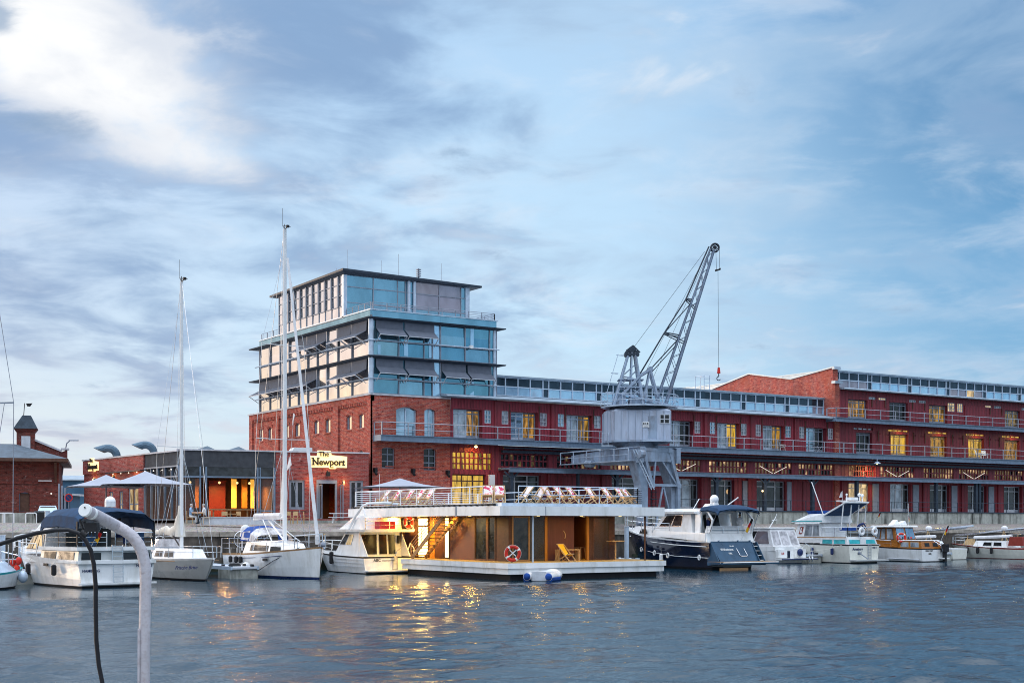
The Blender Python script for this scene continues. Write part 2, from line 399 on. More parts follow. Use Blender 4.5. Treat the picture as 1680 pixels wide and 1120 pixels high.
mat('letter_black', (.02, .016, .014), .6)
mat('red_plastic', (.55, .03, .02), .4)
mat('ring_white', (.75, .74, .72), .5)
mat('skin', (.50, .30, .22), .6)
mat('hair', (.10, .07, .05), .8); mat('hair_grey', (.45, .43, .41), .8)
mat('cloth_white', (.70, .71, .73), .85); mat('cloth_black', (.02, .02, .025), .85); mat('cloth_navy', (.02, .035, .12), .85)
mat('cloth_blue', (.25, .40, .60), .85); mat('cloth_red', (.45, .04, .05), .85); mat('cloth_brown', (.16, .09, .06), .85)
mat('rope', (.55, .53, .48), .9); mat('rope_dark', (.05, .05, .06), .9)
mat('flag_black', (.015, .015, .015), .8); mat('flag_red', (.50, .02, .02), .8); mat('flag_gold', (.75, .46, .03), .8)
mat('dome_white', (.80, .81, .83), .35)
mat('bin_black', (.02, .022, .026), .6)
mat('car_paint', (.33, .42, .50), .2, .5, .05, 1, coat=.6)
mat('shed_blue', (.05, .13, .22), .6, 0, .2, .6)
mat('slate', (.075, .10, .13), .6, 0, .25, 2, bump=.3, bscale=9)
mat('pipe_paint', (.43, .41, .45), .38, 0, .10, 6, bump=.25, bscale=90, dirt=(.22, .15, .14), dirtamt=.45, dscale=55, dstr=(1, 1, 1), spec=.4)
mat('cable_black', (.012, .012, .016), .5)
mat('deckchair_cloth', (.75, .66, .66), .8)

# ---------------------------------------------------------------- water
def build_water():
    X0, X1, Y0, Y1, st = -4, 124, 8, 86.6, .18
    nx, ny = int((X1-X0)/st), int((Y1-Y0)/st)
    xs = np.linspace(X0, X1, nx+1); ys = np.linspace(Y0, Y1, ny+1)
    X, Y = np.meshgrid(xs, ys); Z = np.zeros_like(X)
    rg = np.random.RandomState(3)
    for i in range(60):
        lam = .75*(2.4/.75)**rg.rand()
        ang = -TH+math.pi/2+rg.normal(0, .5)          # short wind chop running across the basin
        k = 2*math.pi/lam; ph = rg.rand()*6.28
        Z += .0044*lam**.95*np.sin(k*(X*math.cos(ang)+Y*math.sin(ang))+ph+.9*np.sin(.16*X+.23*Y+i))
    gust = .80+.34*np.sin(.11*X+.07*Y+1.)*np.sin(.05*X-.13*Y)+.26*np.sin(.21*X-.33*Y+.6*np.sin(.1*X))*np.sin(.17*Y+.06*X)
    t = np.clip((Y-(53.5+.055*X+1.5*np.sin(.21*X)))/7., 0, 1); t = t*t*(3-2*t)
    Z *= gust*(1-.80*t)
    edge = np.minimum(np.minimum(X-X0, X1-X), np.minimum(Y-Y0, 9e9))/6
    Z *= np.clip(edge, 0, 1)
    co = np.stack([X, Y, Z], -1).reshape(-1, 3)
    i = np.arange((nx+1)*(ny+1)).reshape(ny+1, nx+1)
    q = np.stack([i[:-1, :-1], i[:-1, 1:], i[1:, 1:], i[1:, :-1]], -1).reshape(-1, 4)
    n0 = len(co); far = 1500
    ext = [(-far, -far), (far, -far), (far, Y0), (X1, Y0), (X0, Y0), (-far, Y0), (-far, Y1), (X0, Y1), (X1, Y1), (far, Y1)]
    co = np.vstack([co, [(x, y, 0) for x, y in ext]])
    ef = [[0, 1, 2, 3, 4, 5], [5, 4, 7, 6], [3, 2, 9, 8]]
    loops = np.concatenate([q.ravel()]+[np.array(f)+n0 for f in ef])
    tot = np.concatenate([np.full(len(q), 4), [len(f) for f in ef]]); start = np.concatenate([[0], np.cumsum(tot)[:-1]])
    me = bpy.data.meshes.new('water'); me.vertices.add(len(co)); me.vertices.foreach_set('co', co.ravel())
    me.loops.add(len(loops)); me.loops.foreach_set('vertex_index', loops.astype(np.int32))
    me.polygons.add(len(tot)); me.polygons.foreach_set('loop_start', start.astype(np.int32)); me.polygons.foreach_set('loop_total', tot.astype(np.int32))
    me.polygons.foreach_set('use_smooth', np.ones(len(tot), bool)); me.update(calc_edges=True)
    mt = bpy.data.materials.new('water'); mt.use_nodes = True; T = NT(mt.node_tree)
    co_ = T.n('ShaderNodeTexCoord').outputs['Object']
    mp = T.n('ShaderNodeMapping', {0: co_, 2: (0, 0, TH), 3: (.55, 1.5, 1)}).outputs[0]
    h = T.m('ADD', T.noise(mp, 1.5, 4, .6), T.m('MULTIPLY', T.noise(mp, 5.5, 3, .6), .32))
    sy = T.n('ShaderNodeSeparateXYZ', {0: co_})
    calm = T.ss(T.m('SUBTRACT', sy.outputs[1], T.m('MULTIPLY', sy.outputs[0], .055)), 53., 61., 1., .2)
    bp = T.n('ShaderNodeBump', {'Strength': calm, 'Distance': .055, 'Height': h}).outputs[0]
    p = T.n('ShaderNodeBsdfPrincipled', {'Base Color': (.003, .024, .042, 1), 'Roughness': .125, 'IOR': 1.38, 'Normal': bp})
    T.n('ShaderNodeOutputMaterial', {0: p.outputs[0]}); me.materials.append(mt)
    o = bpy.data.objects.new('water', me); COL.objects.link(o); structure(o)
build_water()

# ---------------------------------------------------------------- quay ground and wall
QY, QZ = 86.5, 2.6
def build_quay():
    mt = bpy.data.materials.new('cobbles'); mt.use_nodes = True; T = NT(mt.node_tree)
    co = T.n('ShaderNodeTexCoord').outputs['Object']
    vo = T.n('ShaderNodeTexVoronoi', {'Vector': co, 'Scale': 4.5}, feature='DISTANCE_TO_EDGE').outputs['Distance']
    vc = T.n('ShaderNodeTexVoronoi', {'Vector': co, 'Scale': 4.5}).outputs['Color']
    n = T.noise(co, .5, 6, .65)
    c = T.mix(T.ss(vo, .02, .10), (.10, .09, .085), T.mix(.35, (.36, .32, .295), vc, 'MULTIPLY'))
    c = T.mix(T.m('MULTIPLY', T.ss(n, .45, .7), .5), c, (.20, .17, .15))
    bp = T.n('ShaderNodeBump', {'Strength': .9, 'Distance': .03, 'Height': T.ss(vo, 0, .12)}).outputs[0]
    p = T.n('ShaderNodeBsdfPrincipled', {'Base Color': c, 'Roughness': .8, 'Normal': bp}); T.n('ShaderNodeOutputMaterial', {0: p.outputs[0]})
    m = MB(); far = 1500
    prof = [(QY+.5, QZ), (90, QZ+.22), (97, 3.2), (far, 3.2)]
    for (ya, za), (yb, zb) in zip(prof, prof[1:]): m.poly([(-far, ya, za), (far, ya, za), (far, yb, zb), (-far, yb, zb)])
    structure(m.build('quay_ground', mt))
    m = MB(); m.box(-far, far, QY, QY+.5, -3, QZ-.3)
    structure(m.build('quay_wall', MAT['quay_wall']))
    m = MB(); x = -60
    while x < 260:
        w_ = random.uniform(1.5, 5); m.box(x, x+w_, QY-.012, QY+.1, -1, random.uniform(.45, .85)); x += w_
    structure(m.build('quay_wall', mat('algae', (.022, .028, .016), .6, 0, .5, 3, bump=.6, bscale=6)))
    m = MB()
    x = -60
    while x < 260:
        m.box(x, x+2.96, QY-.10, QY+.55, QZ-.3, QZ+.015+.02*random.random()); x += 3
    structure(m.build('quay_coping', MAT['quay_cap']))
build_quay()

# ---------------------------------------------------------------- walls with openings, windows, doors
def wall(mb, fn, u0, u1, v0, v1, holes=(), depth=.3, m=0, mr=None):
    mr = m if mr is None else mr
    us = sorted({u0, u1, *[h[0] for h in holes], *[h[1] for h in holes]}); vs = sorted({v0, v1, *[h[2] for h in holes], *[h[3] for h in holes]})
    us = [u for u in us if u0 <= u <= u1]; vs = [v for v in vs if v0 <= v <= v1]
    for a, b in zip(us, us[1:]):
        run = None
        for c, d in zip(vs, vs[1:]):
            mu, mv = (a+b)/2, (c+d)/2
            if any(h[0] < mu < h[1] and h[2] < mv < h[3] for h in holes): continue
            mb.poly([fn(a, c, 0), fn(b, c, 0), fn(b, d, 0), fn(a, d, 0)], m)
    for h in holes:
        a, b, c, d = h[:4]; rise = h[4] if len(h) > 4 else 0
        mb.poly([fn(a, c, 0), fn(b, c, 0), fn(b, c, depth), fn(a, c, depth)], mr)
        mb.poly([fn(a, c, 0), fn(a, d, 0), fn(a, d, depth), fn(a, c, depth)], mr)
        mb.poly([fn(b, c, 0), fn(b, d, 0), fn(b, d, depth), fn(b, c, depth)], mr)
        if rise:
            n = 8
            pt = [(a+(b-a)*i/n, d-rise*(abs(2*i/n-1))**2) for i in range(n+1)]
            for (pa, pz), (qa, qz) in zip(pt, pt[1:]):
                mb.poly([fn(pa, pz, 0), fn(qa, qz, 0), fn(qa, d, 0), fn(pa, d, 0)], m)
                mb.poly([fn(pa, pz, 0), fn(qa, qz, 0), fn(qa, qz, depth), fn(pa, pz, depth)], mr)
        else: mb.poly([fn(a, d, 0), fn(b, d, 0), fn(b, d, depth), fn(a, d, depth)], mr)
def fbar(mb, fn, u0, u1, v0, v1, w0, w1, m=0):
    """box given in a wall's own coordinates"""
    P = [fn(u, v, w_) for w_ in (w0, w1) for u, v in ((u0, v0), (u1, v0), (u1, v1), (u0, v1))]
    mb.mesh(P, [(3, 2, 1, 0), (4, 5, 6, 7), (0, 1, 5, 4), (1, 2, 6, 5), (2, 3, 7, 6), (3, 0, 4, 7)], m)
def grid_frame(mb, fn, us, vs, w0, w1, t=.06, m=0):
    for u in us: fbar(mb, fn, u-t/2, u+t/2, vs[0]-t/2, vs[-1]+t/2, w0, w1, m)
    for v in vs:
        for a, b in zip(us, us[1:]): fbar(mb, fn, a+t/2, b-t/2, v-t/2, v+t/2, w0+.004, w1-.004, m)
def panes(mb, fn, us, vs, w_, jit=.006, m=0, pick=None):
    for a, b in zip(us, us[1:]):
        for c, d in zip(vs, vs[1:]):
            j = [random.uniform(-jit, jit) for _ in range(3)]
            mm = pick(a, c) if pick else m
            mb.poly([fn(a, c, w_+j[0]), fn(b, c, w_+j[1]), fn(b, d, w_+j[2]), fn(a, d, w_+j[0]+j[2]-j[1])], mm)
def lin(a, b, n): return [a+(b-a)*i/n for i in range(n+1)]
def window(parent, fn, a, b, c, d, nx=2, ny=2, w_=.2, frame='frame_grey', glass='glass_dark', t=.07, xf=K, world=True, name='window', sub='pane', jit=.004):
    mb = MB(); us, vs = lin(a+t/2, b-t/2, nx), lin(c+t/2, d-t/2, ny)
    grid_frame(mb, fn, us, vs, w_-.05, w_+.05, t)
    o = mb.build(name, MAT[frame], parent, xf, world=world)
    g = MB(); panes(g, fn, us, vs, w_+.01, jit); g.build(sub, MAT[glass], o, xf, world=world)
    return o
def railing(mb, fn, us, z0, zs, w_, r=.025, post=.03, m=0, ends=True):
    """posts at us and level rails at heights zs, in wall coordinates"""
    for u in us: mb.bar(fn(u, z0, w_), fn(u, zs[-1], w_), post*2, m=m)
    for z in zs: mb.tube([fn(us[0], z, w_), fn(us[-1], z, w_)], r if z == zs[-1] else r*.7, 5, m)

# ---------------------------------------------------------------- office tower
def awning(parent, fn, a, b, ztop, zh, zl, out):
    mb = MB(); g = .03
    mb.prism([fn(a+g, ztop, -.02), fn(b-g, ztop, -.02), fn(b-g, zh, -.06), fn(a+g, zh, -.06)], Vector(fn(0, 0, .02))-Vector(fn(0, 0, 0)))
    mb.prism([fn(a+g, zh, -.06), fn(b-g, zh, -.06), fn(b-g, zl, -out), fn(a+g, zl, -out)], (0, 0, .03))
    o = mb.build('awning', MAT['awning_cloth'], parent, K, world=True)
    m2 = MB()
    for u in (a+.05, b-.05): m2.bar(fn(u, zl, -out), fn(u, zl-.55, -.05), .045)
    m2.bar(fn(a+g, zl-.015, -out-.01), fn(b-g, zl-.015, -out-.01), .05)
    m2.build('awning_arm', MAT['frame_pale'], o, K, world=True)
def build_tower():
    X, Y = 45.7, 89.54
    root = thing('office_tower', 'tall brick and glass office tower with overhanging glazed top storey and dark awnings', 'building', K((X, Y, 3.2)))
    L = lambda u, v, w_: (X+w_, u, v)
    F = lambda u, v, w_: (u, Y+w_, v)
    F2 = lambda u, v, w_: (u, 93.97+w_, v)
    P = lambda mb, name, mt, par=root, **k: mb.build(name, MAT[mt] if isinstance(mt, str) else [MAT[q] for q in mt], par, K, world=True, **k)
    wins = [(109.9, 110.8), (107.99, 108.86), (104.5, 105.4), (102.33, 103.25), (98.69, 99.6), (96.61, 97.5), (92.93, 93.8), (90.9, 91.75)]
    up = [(a, b, 10.22, 11.28, .13) for a, b in wins]; lo = [(a, b, 7.35, 8.55, .16) for a, b in wins]
    fw = [(47.81, 49.53, 9.62, 11.78, .22), (50.19, 51.13, 9.62, 11.75, .18), (46.62, 47.70, 7.23, 8.78, .14), (50.12, 51.2, 7.15, 8.8, .14)]
    mb = MB()
    Lr = lambda u, v, w_: (X+.14+w_, u, v)
    wall(mb, Lr, Y, 112.65, 2.9, 12.1, up+lo, .34)
    for a, b in ((Y, 90.15), (95.0, 95.88), (100.72, 101.3), (106.3, 106.85), (112., 112.65)): fbar(mb, L, a, b, 2.9, 12.1, 0, .14)
    fbar(mb, L, Y, 112.65, 12.1, 12.54, 0, .3)
    wall(mb, F, X, 52.4, 2.9, 12.54, fw, .30)
    mb.poly([(X, 112.65, 2.9), (57, 112.65, 2.9), (57, 112.65, 12.54), (X, 112.65, 12.54)])
    mb.poly([(57, 112.65, 2.9), (57, Y+.5, 2.9), (57, Y+.5, 12.54), (57, 112.65, 12.54)])
    mb.box(46.9, 52.3, Y-.04, Y-.001, 7.32, 7.40); 
    for a, b, c, d, r in up+lo:
        fbar(mb, Lr, a-.06, b+.06, c-.10, c-.002, -.06, .1)
        n = 6
        for i in range(n):
            u0, u1 = a-.2+(b-a+.4)*i/n, a-.2+(b-a+.4)*(i+1)/n-.02
            s_ = 1-(2*(i+.5)/n-1)**2
            fbar(mb, Lr, u0, u1, d-.04+.1*s_, d+.16+.1*s_, -.045, 0)
    for a, b in ((90.2, 94.95), (95.95, 100.7), (101.35, 106.25), (106.9, 111.95)):
        u = a
        while u < b-.1: fbar(mb, L, u, u+.16, 11.88, 12.12, .0, .13); u += .30
    P(mb, 'brick_wall', 'brick_red')
    for a, b, c, d, r in fw: window(root, F, a, b, c, d, 2, 1 if c > 9 else 3, .22, 'frame_grey' if c < 9 else 'steel_light', 'glass_sky' if c > 9 else 'glass_dark', .08)
    for a, b, c, d, r in up+lo: window(root, Lr, a, b, c, d, 1, 1, .14, 'frame_grey', 'glass_west', .05)
    mb = MB(); mb.box(X-.10, 52.42, Y-.10, Y+.4, 12.54, 12.66); mb.box(X-.10, X+.4, Y+.4, 112.75, 12.54, 12.66)
    P(mb, 'ledge', 'coping')
    lu = [89.62, 92.7, 95.1, 97.0, 98.8, 100.6, 102.4, 104.2, 106.0, 108.2, 110.4]
    fu = [45.86, 48.05, 50.17, 50.9, 51.6, 53.75, 55.95, 56.56]
    for z0, z1, nm in ((12.68, 15.28, 0), (15.46, 18.08, 1)):
        vs = [z0, z0+1.06, z0+1.85, z1]
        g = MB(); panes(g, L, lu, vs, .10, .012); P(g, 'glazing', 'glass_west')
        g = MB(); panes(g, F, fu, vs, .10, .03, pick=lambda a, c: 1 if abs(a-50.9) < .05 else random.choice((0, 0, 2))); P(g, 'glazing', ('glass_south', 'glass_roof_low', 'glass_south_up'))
        f = MB()
        for _ in range(5):
            u = random.choice(fu[:-2])+random.uniform(.2, .9); fbar(f, F, u, u+random.uniform(.12, .35), z0+random.choice((.1, 1.1)), z1-.05, .07, .085)
        f.each('blind', MAT['glass_roof_low'], root, xf=K, world=True)
        f = MB(); grid_frame(f, L, lu, [z0, z0+1.06, z1], .0, .12, .07); grid_frame(f, F, fu, [z0, z0+1.06, z1], .0, .12, .07)
        for u in lu[1:-1]: fbar(f, L, u-.10, u+.10, z0+1.1, z1, -.02, .0)
        P(f, 'mullion', 'frame_grey')
        f = MB(); f.tube([L(Y-.2, z0+1.08, -.16), L(110.9, z0+1.08, -.16)], .05, 6); f.tube([F(X-.16, z0+1.08, -.16), F(56.7, z0+1.08, -.16)], .05, 6)
        P(f, 'ledge_rail', 'steel_light')
        P(MB().tube([(X+.06, Y+.06, z0-.02), (X+.06, Y+.06, z1)], .2, 10), 'corner_column', 'steel_light', smooth=True); P(MB().tube([(56.4, Y+.06, z0), (56.4, Y+.06, z1)], .12, 8), 'corner_column', 'steel_light', smooth=True)
        e = MB(); e.frus([(45.40, 89.26), (57.2, 89.26), (57.2, 111.9), (45.40, 111.9)], z1+.04, [(45.36, 89.22), (57.25, 89.22), (57.25, 111.95), (45.36, 111.95)], z1+.13)
        e.frus([(45.62, 89.46), (56.7, 89.46), (56.7, 111.0), (45.62, 111.0)], z1-.05, [(45.5, 89.35), (56.95, 89.35), (56.95, 111.5), (45.5, 111.5)], z1+.04)
        P(e, 'eave', 'steel_dark')
    g = MB(); panes(g, F, fu, [18.27, 18.74], .02, .004); panes(g, L, lu, [18.27, 18.74], .02, .004); P(g, 'parapet_panel', ('glass_south_up',))
    f = MB(); f.box(X-.05, 56.65, Y-.06, Y+.12, 18.74, 18.82); f.box(X-.05, X+.12, Y+.12, 110.4, 18.74, 18.82); P(f, 'parapet_cap', 'steel_light')
    f = MB(); f.box(X+.1, 56.6, Y+.15, 110.3, 18.3, 18.42); P(f, 'terrace_floor', 'coping')
    for a, b in ((90.1, 92.65), (92.7, 95.05)): awning(root, L, a, b, 15.22, 14.45, 13.98, .95)
    for a, b in zip(lu[4:-1], lu[5:]): awning(root, L, a, b, 15.22, 14.45, 13.98, .95)
    for a, b in ((90.1, 92.65), (92.7, 95.05), (97.05, 98.75), (98.85, 100.55), (100.65, 102.3)): awning(root, L, a, b, 18.02, 17.25, 16.78, .95)
    for a, b in ((46.1, 48.4), (48.5, 51.05), (51.65, 53.8), (53.9, 56.1)): awning(root, F, a, b, 15.22, 14.6, 14.12, .7)
    for a, b in ((46.1, 48.4), (48.5, 51.05)): awning(root, F, a, b, 18.02, 17.4, 16.92, .7)
    # glazed top storey
    us = [93.97, 94.9, 96.1, 97.25, 98.4, 99.6, 100.75, 101.9, 103.05, 104.2, 105.2, 106.2]
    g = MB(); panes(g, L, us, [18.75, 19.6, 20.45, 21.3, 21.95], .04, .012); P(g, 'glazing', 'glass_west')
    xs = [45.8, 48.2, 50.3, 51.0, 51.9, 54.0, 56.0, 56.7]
    g = MB(); panes(g, F2, xs, [18.5, 19.9, 21.1, 21.95], .04, .03, pick=lambda a, c: 1 if 51.5 < a < 55 and c > 19 else 0); P(g, 'glazing', ('glass_south_up', 'glass_rosy'))  # rosy panes carry a pink reflection as their glass colour
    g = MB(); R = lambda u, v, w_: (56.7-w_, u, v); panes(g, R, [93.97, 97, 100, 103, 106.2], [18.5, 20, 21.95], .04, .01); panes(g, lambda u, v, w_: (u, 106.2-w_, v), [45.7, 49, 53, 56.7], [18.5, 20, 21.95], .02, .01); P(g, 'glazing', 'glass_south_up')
    f = MB(); grid_frame(f, L, us, [18.72, 19.6, 20.45, 21.3, 21.98], -.02, .06, .06); grid_frame(f, F2, xs, [18.45, 19.9, 21.1, 21.98], -.02, .06, .06)
    for u in us[1:-1]: fbar(f, L, u-.09, u+.09, 19.6, 21.95, -.09, -.02)
    P(f, 'mullion', 'frame_grey')
    for f in (MB().tube([(51.25, 93.9, 18.4), (51.25, 93.9, 22)], .13, 8), MB().tube([(51.75, 93.9, 18.4), (51.75, 93.9, 22)], .13, 8), MB().box(X-.05, X+.25, 93.9, 94.2, 18.7, 22), MB().box(56.4, 56.75, 93.88, 94.2, 18.4, 22)): P(f, 'corner_column', 'steel_light', smooth=True)
    e = MB()
    c0 = [(45.42, 93.55), (57.7, 93.55), (57.7, 107.5), (45.42, 107.5)]; c1 = [(45.6, 93.8), (56.9, 93.8), (56.9, 106.5), (45.6, 106.5)]
    e.frus(c0, [22.20, 22.02, 22.0, 22.06], c0, [22.36, 22.17, 22.15, 22.22]); e.frus(c1, 21.98, c0, [22.20, 22.02, 22.0, 22.06], caps=False); e.poly([(p[0], p[1], 21.975) for p in c1])
    P(e, 'roof', 'steel_dark')
    e = MB(); e.box(49.2, 51.6, 95.5, 97.5, 22.2, 22.42); P(e, 'skylight', 'roof_metal')
    f = MB()
    railing(f, lambda u, v, w_: (u, 89.75, v), lin(46.0, 56.5, 9), 18.8, [18.95, 19.08, 19.2, 19.34], 0, .022, .028)
    railing(f, lambda u, v, w_: (45.85, u, v), lin(89.75, 93.8, 4), 18.8, [18.95, 19.08, 19.2, 19.34], 0, .022, .028)
    railing(f, lambda u, v, w_: (56.5, u, v), lin(89.75, 95.5, 4), 18.8, [18.95, 19.08, 19.2, 19.34], 0, .022, .028)
    P(f, 'terrace_railing', 'frame_grey'); f = MB()
    railing(f, lambda u, v, w_: (45.85, u, v), lin(106.4, 110.2, 3), 18.8, [19.0, 19.16, 19.34], 0, .022, .028)
    P(f, 'terrace_railing', 'frame_grey')
    f = MB(); f.tube([(53.0, 95.5, 22.2), (53.0, 95.5, 23.4)], .05, 6)
    for i in range(4): f.box(52.85, 53.15, 95.35, 95.65, 22.75+.17*i, 22.82+.17*i)
    P(f, 'weather_mast', 'frame_grey')
    for x, y, h in ((46.3, 94.6, 1.9), (49, 94.2, 1.3), (50.6, 94.4, 2.0), (54.5, 94.5, 1.7), (48, 100, 1.5)):
        f = MB(); f.tube([(x, y, 22.1), (x, y, 22.1+h)], .014, 4); P(f, 'antenna', 'frame_grey')
    for x in (50.2, 54.6):
        t = thing('terrace_table', 'small table with white top on the tower terrace, ' + ('nearer the brick corner' if x < 52 else 'by the rosy panes'), 'table', K((x, 91.6, 18.42)), 0, 'tables on the tower terrace')
        f = MB(); f.tube([(0, 0, .0), (0, 0, .70)], .04, 6); f.box(-.25, .25, -.25, .25, 0, .03); f.build('base', MAT['frame_grey'], t)
        f = MB(); f.box(-.55, .55, -.4, .4, .70, .75); f.build('top', MAT['white_paint'], t)
    f = MB(); f.box(54.0, 54.25, Y-.35, Y-.1, 16.45, 16.7); f.bar((54.1, Y-.1, 16.55), (54.1, Y+.1, 16.6), .06); P(f, 'camera_box', 'white_paint')
    for x, z in ((45.98, 7.04), (49.12, 7.04), (52.1, 7.0)):
        f = MB(); f.box(x-.1, x+.12, Y-.35, Y, z-.12, z+.18); f.tube([(x, Y-.2, z-.1), (x, Y-.42, z-.3)], .10, 8); P(f, 'floodlight', 'rubber')
build_tower()
# ---------------------------------------------------------------- the long warehouse on the quay, in two parts
WY = 89.54
WF = lambda u, v, w_: (u, WY+w_, v)
def door(parent, fn, a, b, c, d, glass, nx=3, transom=.35, frame='frame_pale', w_=.34, label=None):
    mb = MB(); t = .09; us = lin(a+t/2, b-t/2, nx)
    grid_frame(mb, fn, us, [c+t/2, d-transom, d-t/2], w_-.05, w_+.05, t)
    for u in us[:-1]: fbar(mb, fn, u+t/2+.002, us[1]-us[0]+u-t/2-.002, c+t, c+.32, w_-.03, w_+.03)
    o = mb.build('door', MAT[frame], parent, K, world=True, label=label)
    g = MB(); panes(g, fn, us, [c, d-transom, d], w_+.01, .01); g.build('pane', MAT[glass], o, K, world=True)
    return o
def build_warehouse():
    root = thing('warehouse', 'long dark red warehouse wing between the office tower and the brick gable wall', 'building', K((70, WY, 3.2)))
    P = lambda mb, name, mt, par=root, **k: mb.build(name, MAT[mt] if isinstance(mt, str) else [MAT[q] for q in mt], par, K, world=True, **k)
    p = [56.58+5.286*k for k in range(8)]; XE = 93.04
    doors = [(52.68, 55.23)]+[(q+1.28, q+3.82) for q in p[:7]]
    smalls = [(55.46, 56.05)]+[(q+a, q+b) for q in p[:7] for a, b in ((.44, 1.08), (4.02, 4.68))]
    hu = [(a, b, 9.56, 11.86) for a, b in doors]+[(a, b, 10.86, 11.88) for a, b in smalls]
    mb = MB(); wall(mb, WF, 52.42, XE, 9.56, 12.66, hu, .55)
    for a, b in doors: mb.box(a-.06, b+.06, WY-.06, WY-.002, 11.86, 11.94)
    P(mb, 'upper_wall', 'clad_red')
    bands = [(q+.35, q+4.75) for q in p[:7]]
    grd = {0: (.55, 4.1), 2: (.5, 4.2), 3: (1.9, 4.6), 4: (.55, 3.2), 5: (.55, 4.1)}
    hl = [(a, b, 7.55, 8.58) for a, b in bands]+[(52.6, 56.1, 7.25, 8.62), (52.6, 55.6, 4.3, 6.92)]+[(p[k]+a, p[k]+b, 4.3, 6.95) for k, (a, b) in grd.items()]
    mb = MB(); wall(mb, WF, 52.42, XE, 4.28, 9.2, hl, .45)
    P(mb, 'lower_wall', 'clad_smooth')
    for q in p[:7]:
        mb = MB(); mb.box(q-.25, q+.27, WY-.12, WY-.002, 9.56, 12.6); P(mb, 'pilaster', 'clad_smooth')
    for q in p[:7]: P(MB().box(q-.62, q+.22, WY-.14, WY-.002, 4.28, 7.1), 'sliding_panel', 'clad_smooth')
    for a, b in doors[1:]:
        for x in (a-.16, b+.08): P(MB().box(x, x+.08, WY-.05, WY-.002, 11.2, 12.4), 'rail_bracket', 'wood_dark')
    for a, b in ((p[1]+.75, p[2]-.2), (p[6]+.85, p[6]+4.1)): P(MB().box(a, b, WY-.05, WY-.002, 4.4, 6.92), 'sliding_panel', 'clad_smooth')
    gl = ['glass_pale', 'glass_dark', 'lit_door', 'glass_pale', 'glass_sky', 'glass_pale', 'lit_door', 'glass_dark']
    for i, (a, b) in enumerate(doors):
        m_ = a+(b-a)*.52
        door(root, WF, a, m_, 9.58, 11.84, ['glass_pale', 'glass_sky', 'glass_pale', 'glass_pale', 'glass_pale', 'glass_pale', 'glass_pale', 'glass_sky'][i], 2, .3, 'steel_light')
        door(root, WF, m_, b, 9.58, 11.84, ['lit_amber', 'lit_amber', 'lit_door', 'glass_dark', 'glass_dark', 'lit_yellow', 'lit_door', 'glass_dark'][i], 2, .3, 'frame_grey', .46)
    for i, (a, b) in enumerate(smalls): window(root, WF, a, b, 10.86, 11.88, 2, 3, .1, 'frame_pale', ('glass_sky', 'glass_pale', 'glass_rosy')[i % 3], .055)
    for i, (a, b) in enumerate(bands):
        mb = MB(); us = lin(a, b, 11)
        grid_frame(mb, WF, us, [7.57, 8.07, 8.56], .04, .12, .10)
        o = P(mb, 'band_window', 'clad_smooth')
        g = MB(); panes(g, WF, us, [7.57, 8.07, 8.56], .13, .01, pick=lambda a, c: random.choice((0, 0, 0, 1, 2) if i > 1 else (2, 2, 2, 2, 1))); P(g, 'pane', ('lit_band', 'lit_dim', 'glass_dark'), o)
        if i in (3, 5):
            for s_ in (-1, 1):
                g = MB(); c_ = (a+b)/2; g.bar((c_+s_*.1, WY+.02, 7.64), (c_+s_*1.6, WY+.02, 8.24), .03); P(g, 'light_tube', 'lamp_white', o)
    mb = MB(); us = lin(52.6, 56.1, 9); grid_frame(mb, WF, us, [7.27, 7.72, 8.17, 8.6], .04, .12, .10); o = P(mb, 'band_window', 'clad_smooth')
    g = MB(); panes(g, WF, us, [7.27, 7.72, 8.17, 8.6], .13, .01); P(g, 'pane', 'lit_yellow', o)
    door(root, WF, 52.6, 55.6, 4.3, 6.92, 'lit_yellow', 3, .5, 'wood_dark')
    mb = MB(); mb.box(55.75, 56.25, WY-.25, WY-.05, 4.28, 6.92); P(mb, 'column', 'white_paint')
    for k, (a, b) in grd.items():
        m_ = p[k]+a+(b-a)*.68
        door(root, WF, p[k]+a, m_, 4.3, 6.95, 'glass_shop' if k != 3 else 'glass_pale', 2, .5, 'frame_pale', .25)
        door(root, WF, m_, p[k]+b, 4.3, 6.95, 'glass_shop', 1, .5, 'frame_grey', .38)
        if k in (4, 5):
            mb = MB(); mb.box(p[k]+4.15, p[k]+4.85, WY-.1, WY-.01, 4.3, 6.9); P(mb, 'shutter', 'frame_grey')
    mb = MB()
    mb.frus([(51.6, 88.75), (XE, 88.75), (XE, 91), (51.6, 91)], [12.66, 12.66, 12.95, 12.95], [(51.6, 88.75), (XE, 88.75), (XE, 91), (51.6, 91)], [12.84, 12.84, 13.2, 13.2])
    mb.tube([(51.6, 88.7, 12.72), (XE, 88.7, 12.72)], .09, 6)
    P(mb, 'eave', 'roof_metal')
    CF = lambda u, v, w_: (u, 90.74+w_, v)
    us = [56.7]+[v for q in p[:7] for v in (q-.18, q+.38, q+1.55, q+2.72, q+3.89) if 56.8 < v < 93.3]+[93.0]
    nar = [q-.18 for q in p]
    isn = lambda a: any(abs(a-q) < .02 for q in nar)
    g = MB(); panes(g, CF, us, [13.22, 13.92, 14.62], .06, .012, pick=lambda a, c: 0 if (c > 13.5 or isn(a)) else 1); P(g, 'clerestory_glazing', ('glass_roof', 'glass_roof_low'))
    mb = MB(); grid_frame(mb, CF, us, [13.22, 13.92, 14.62], -.03, .1, .08); P(mb, 'clerestory_frame', 'steel_light')
    mb = MB(); mb.box(56.4, XE, 90.6, 112.6, 14.66, 14.78); mb.box(57, XE, 91, 112.5, 12.9, 14.65); P(mb, 'roof', 'roof_metal')
    mb = MB()
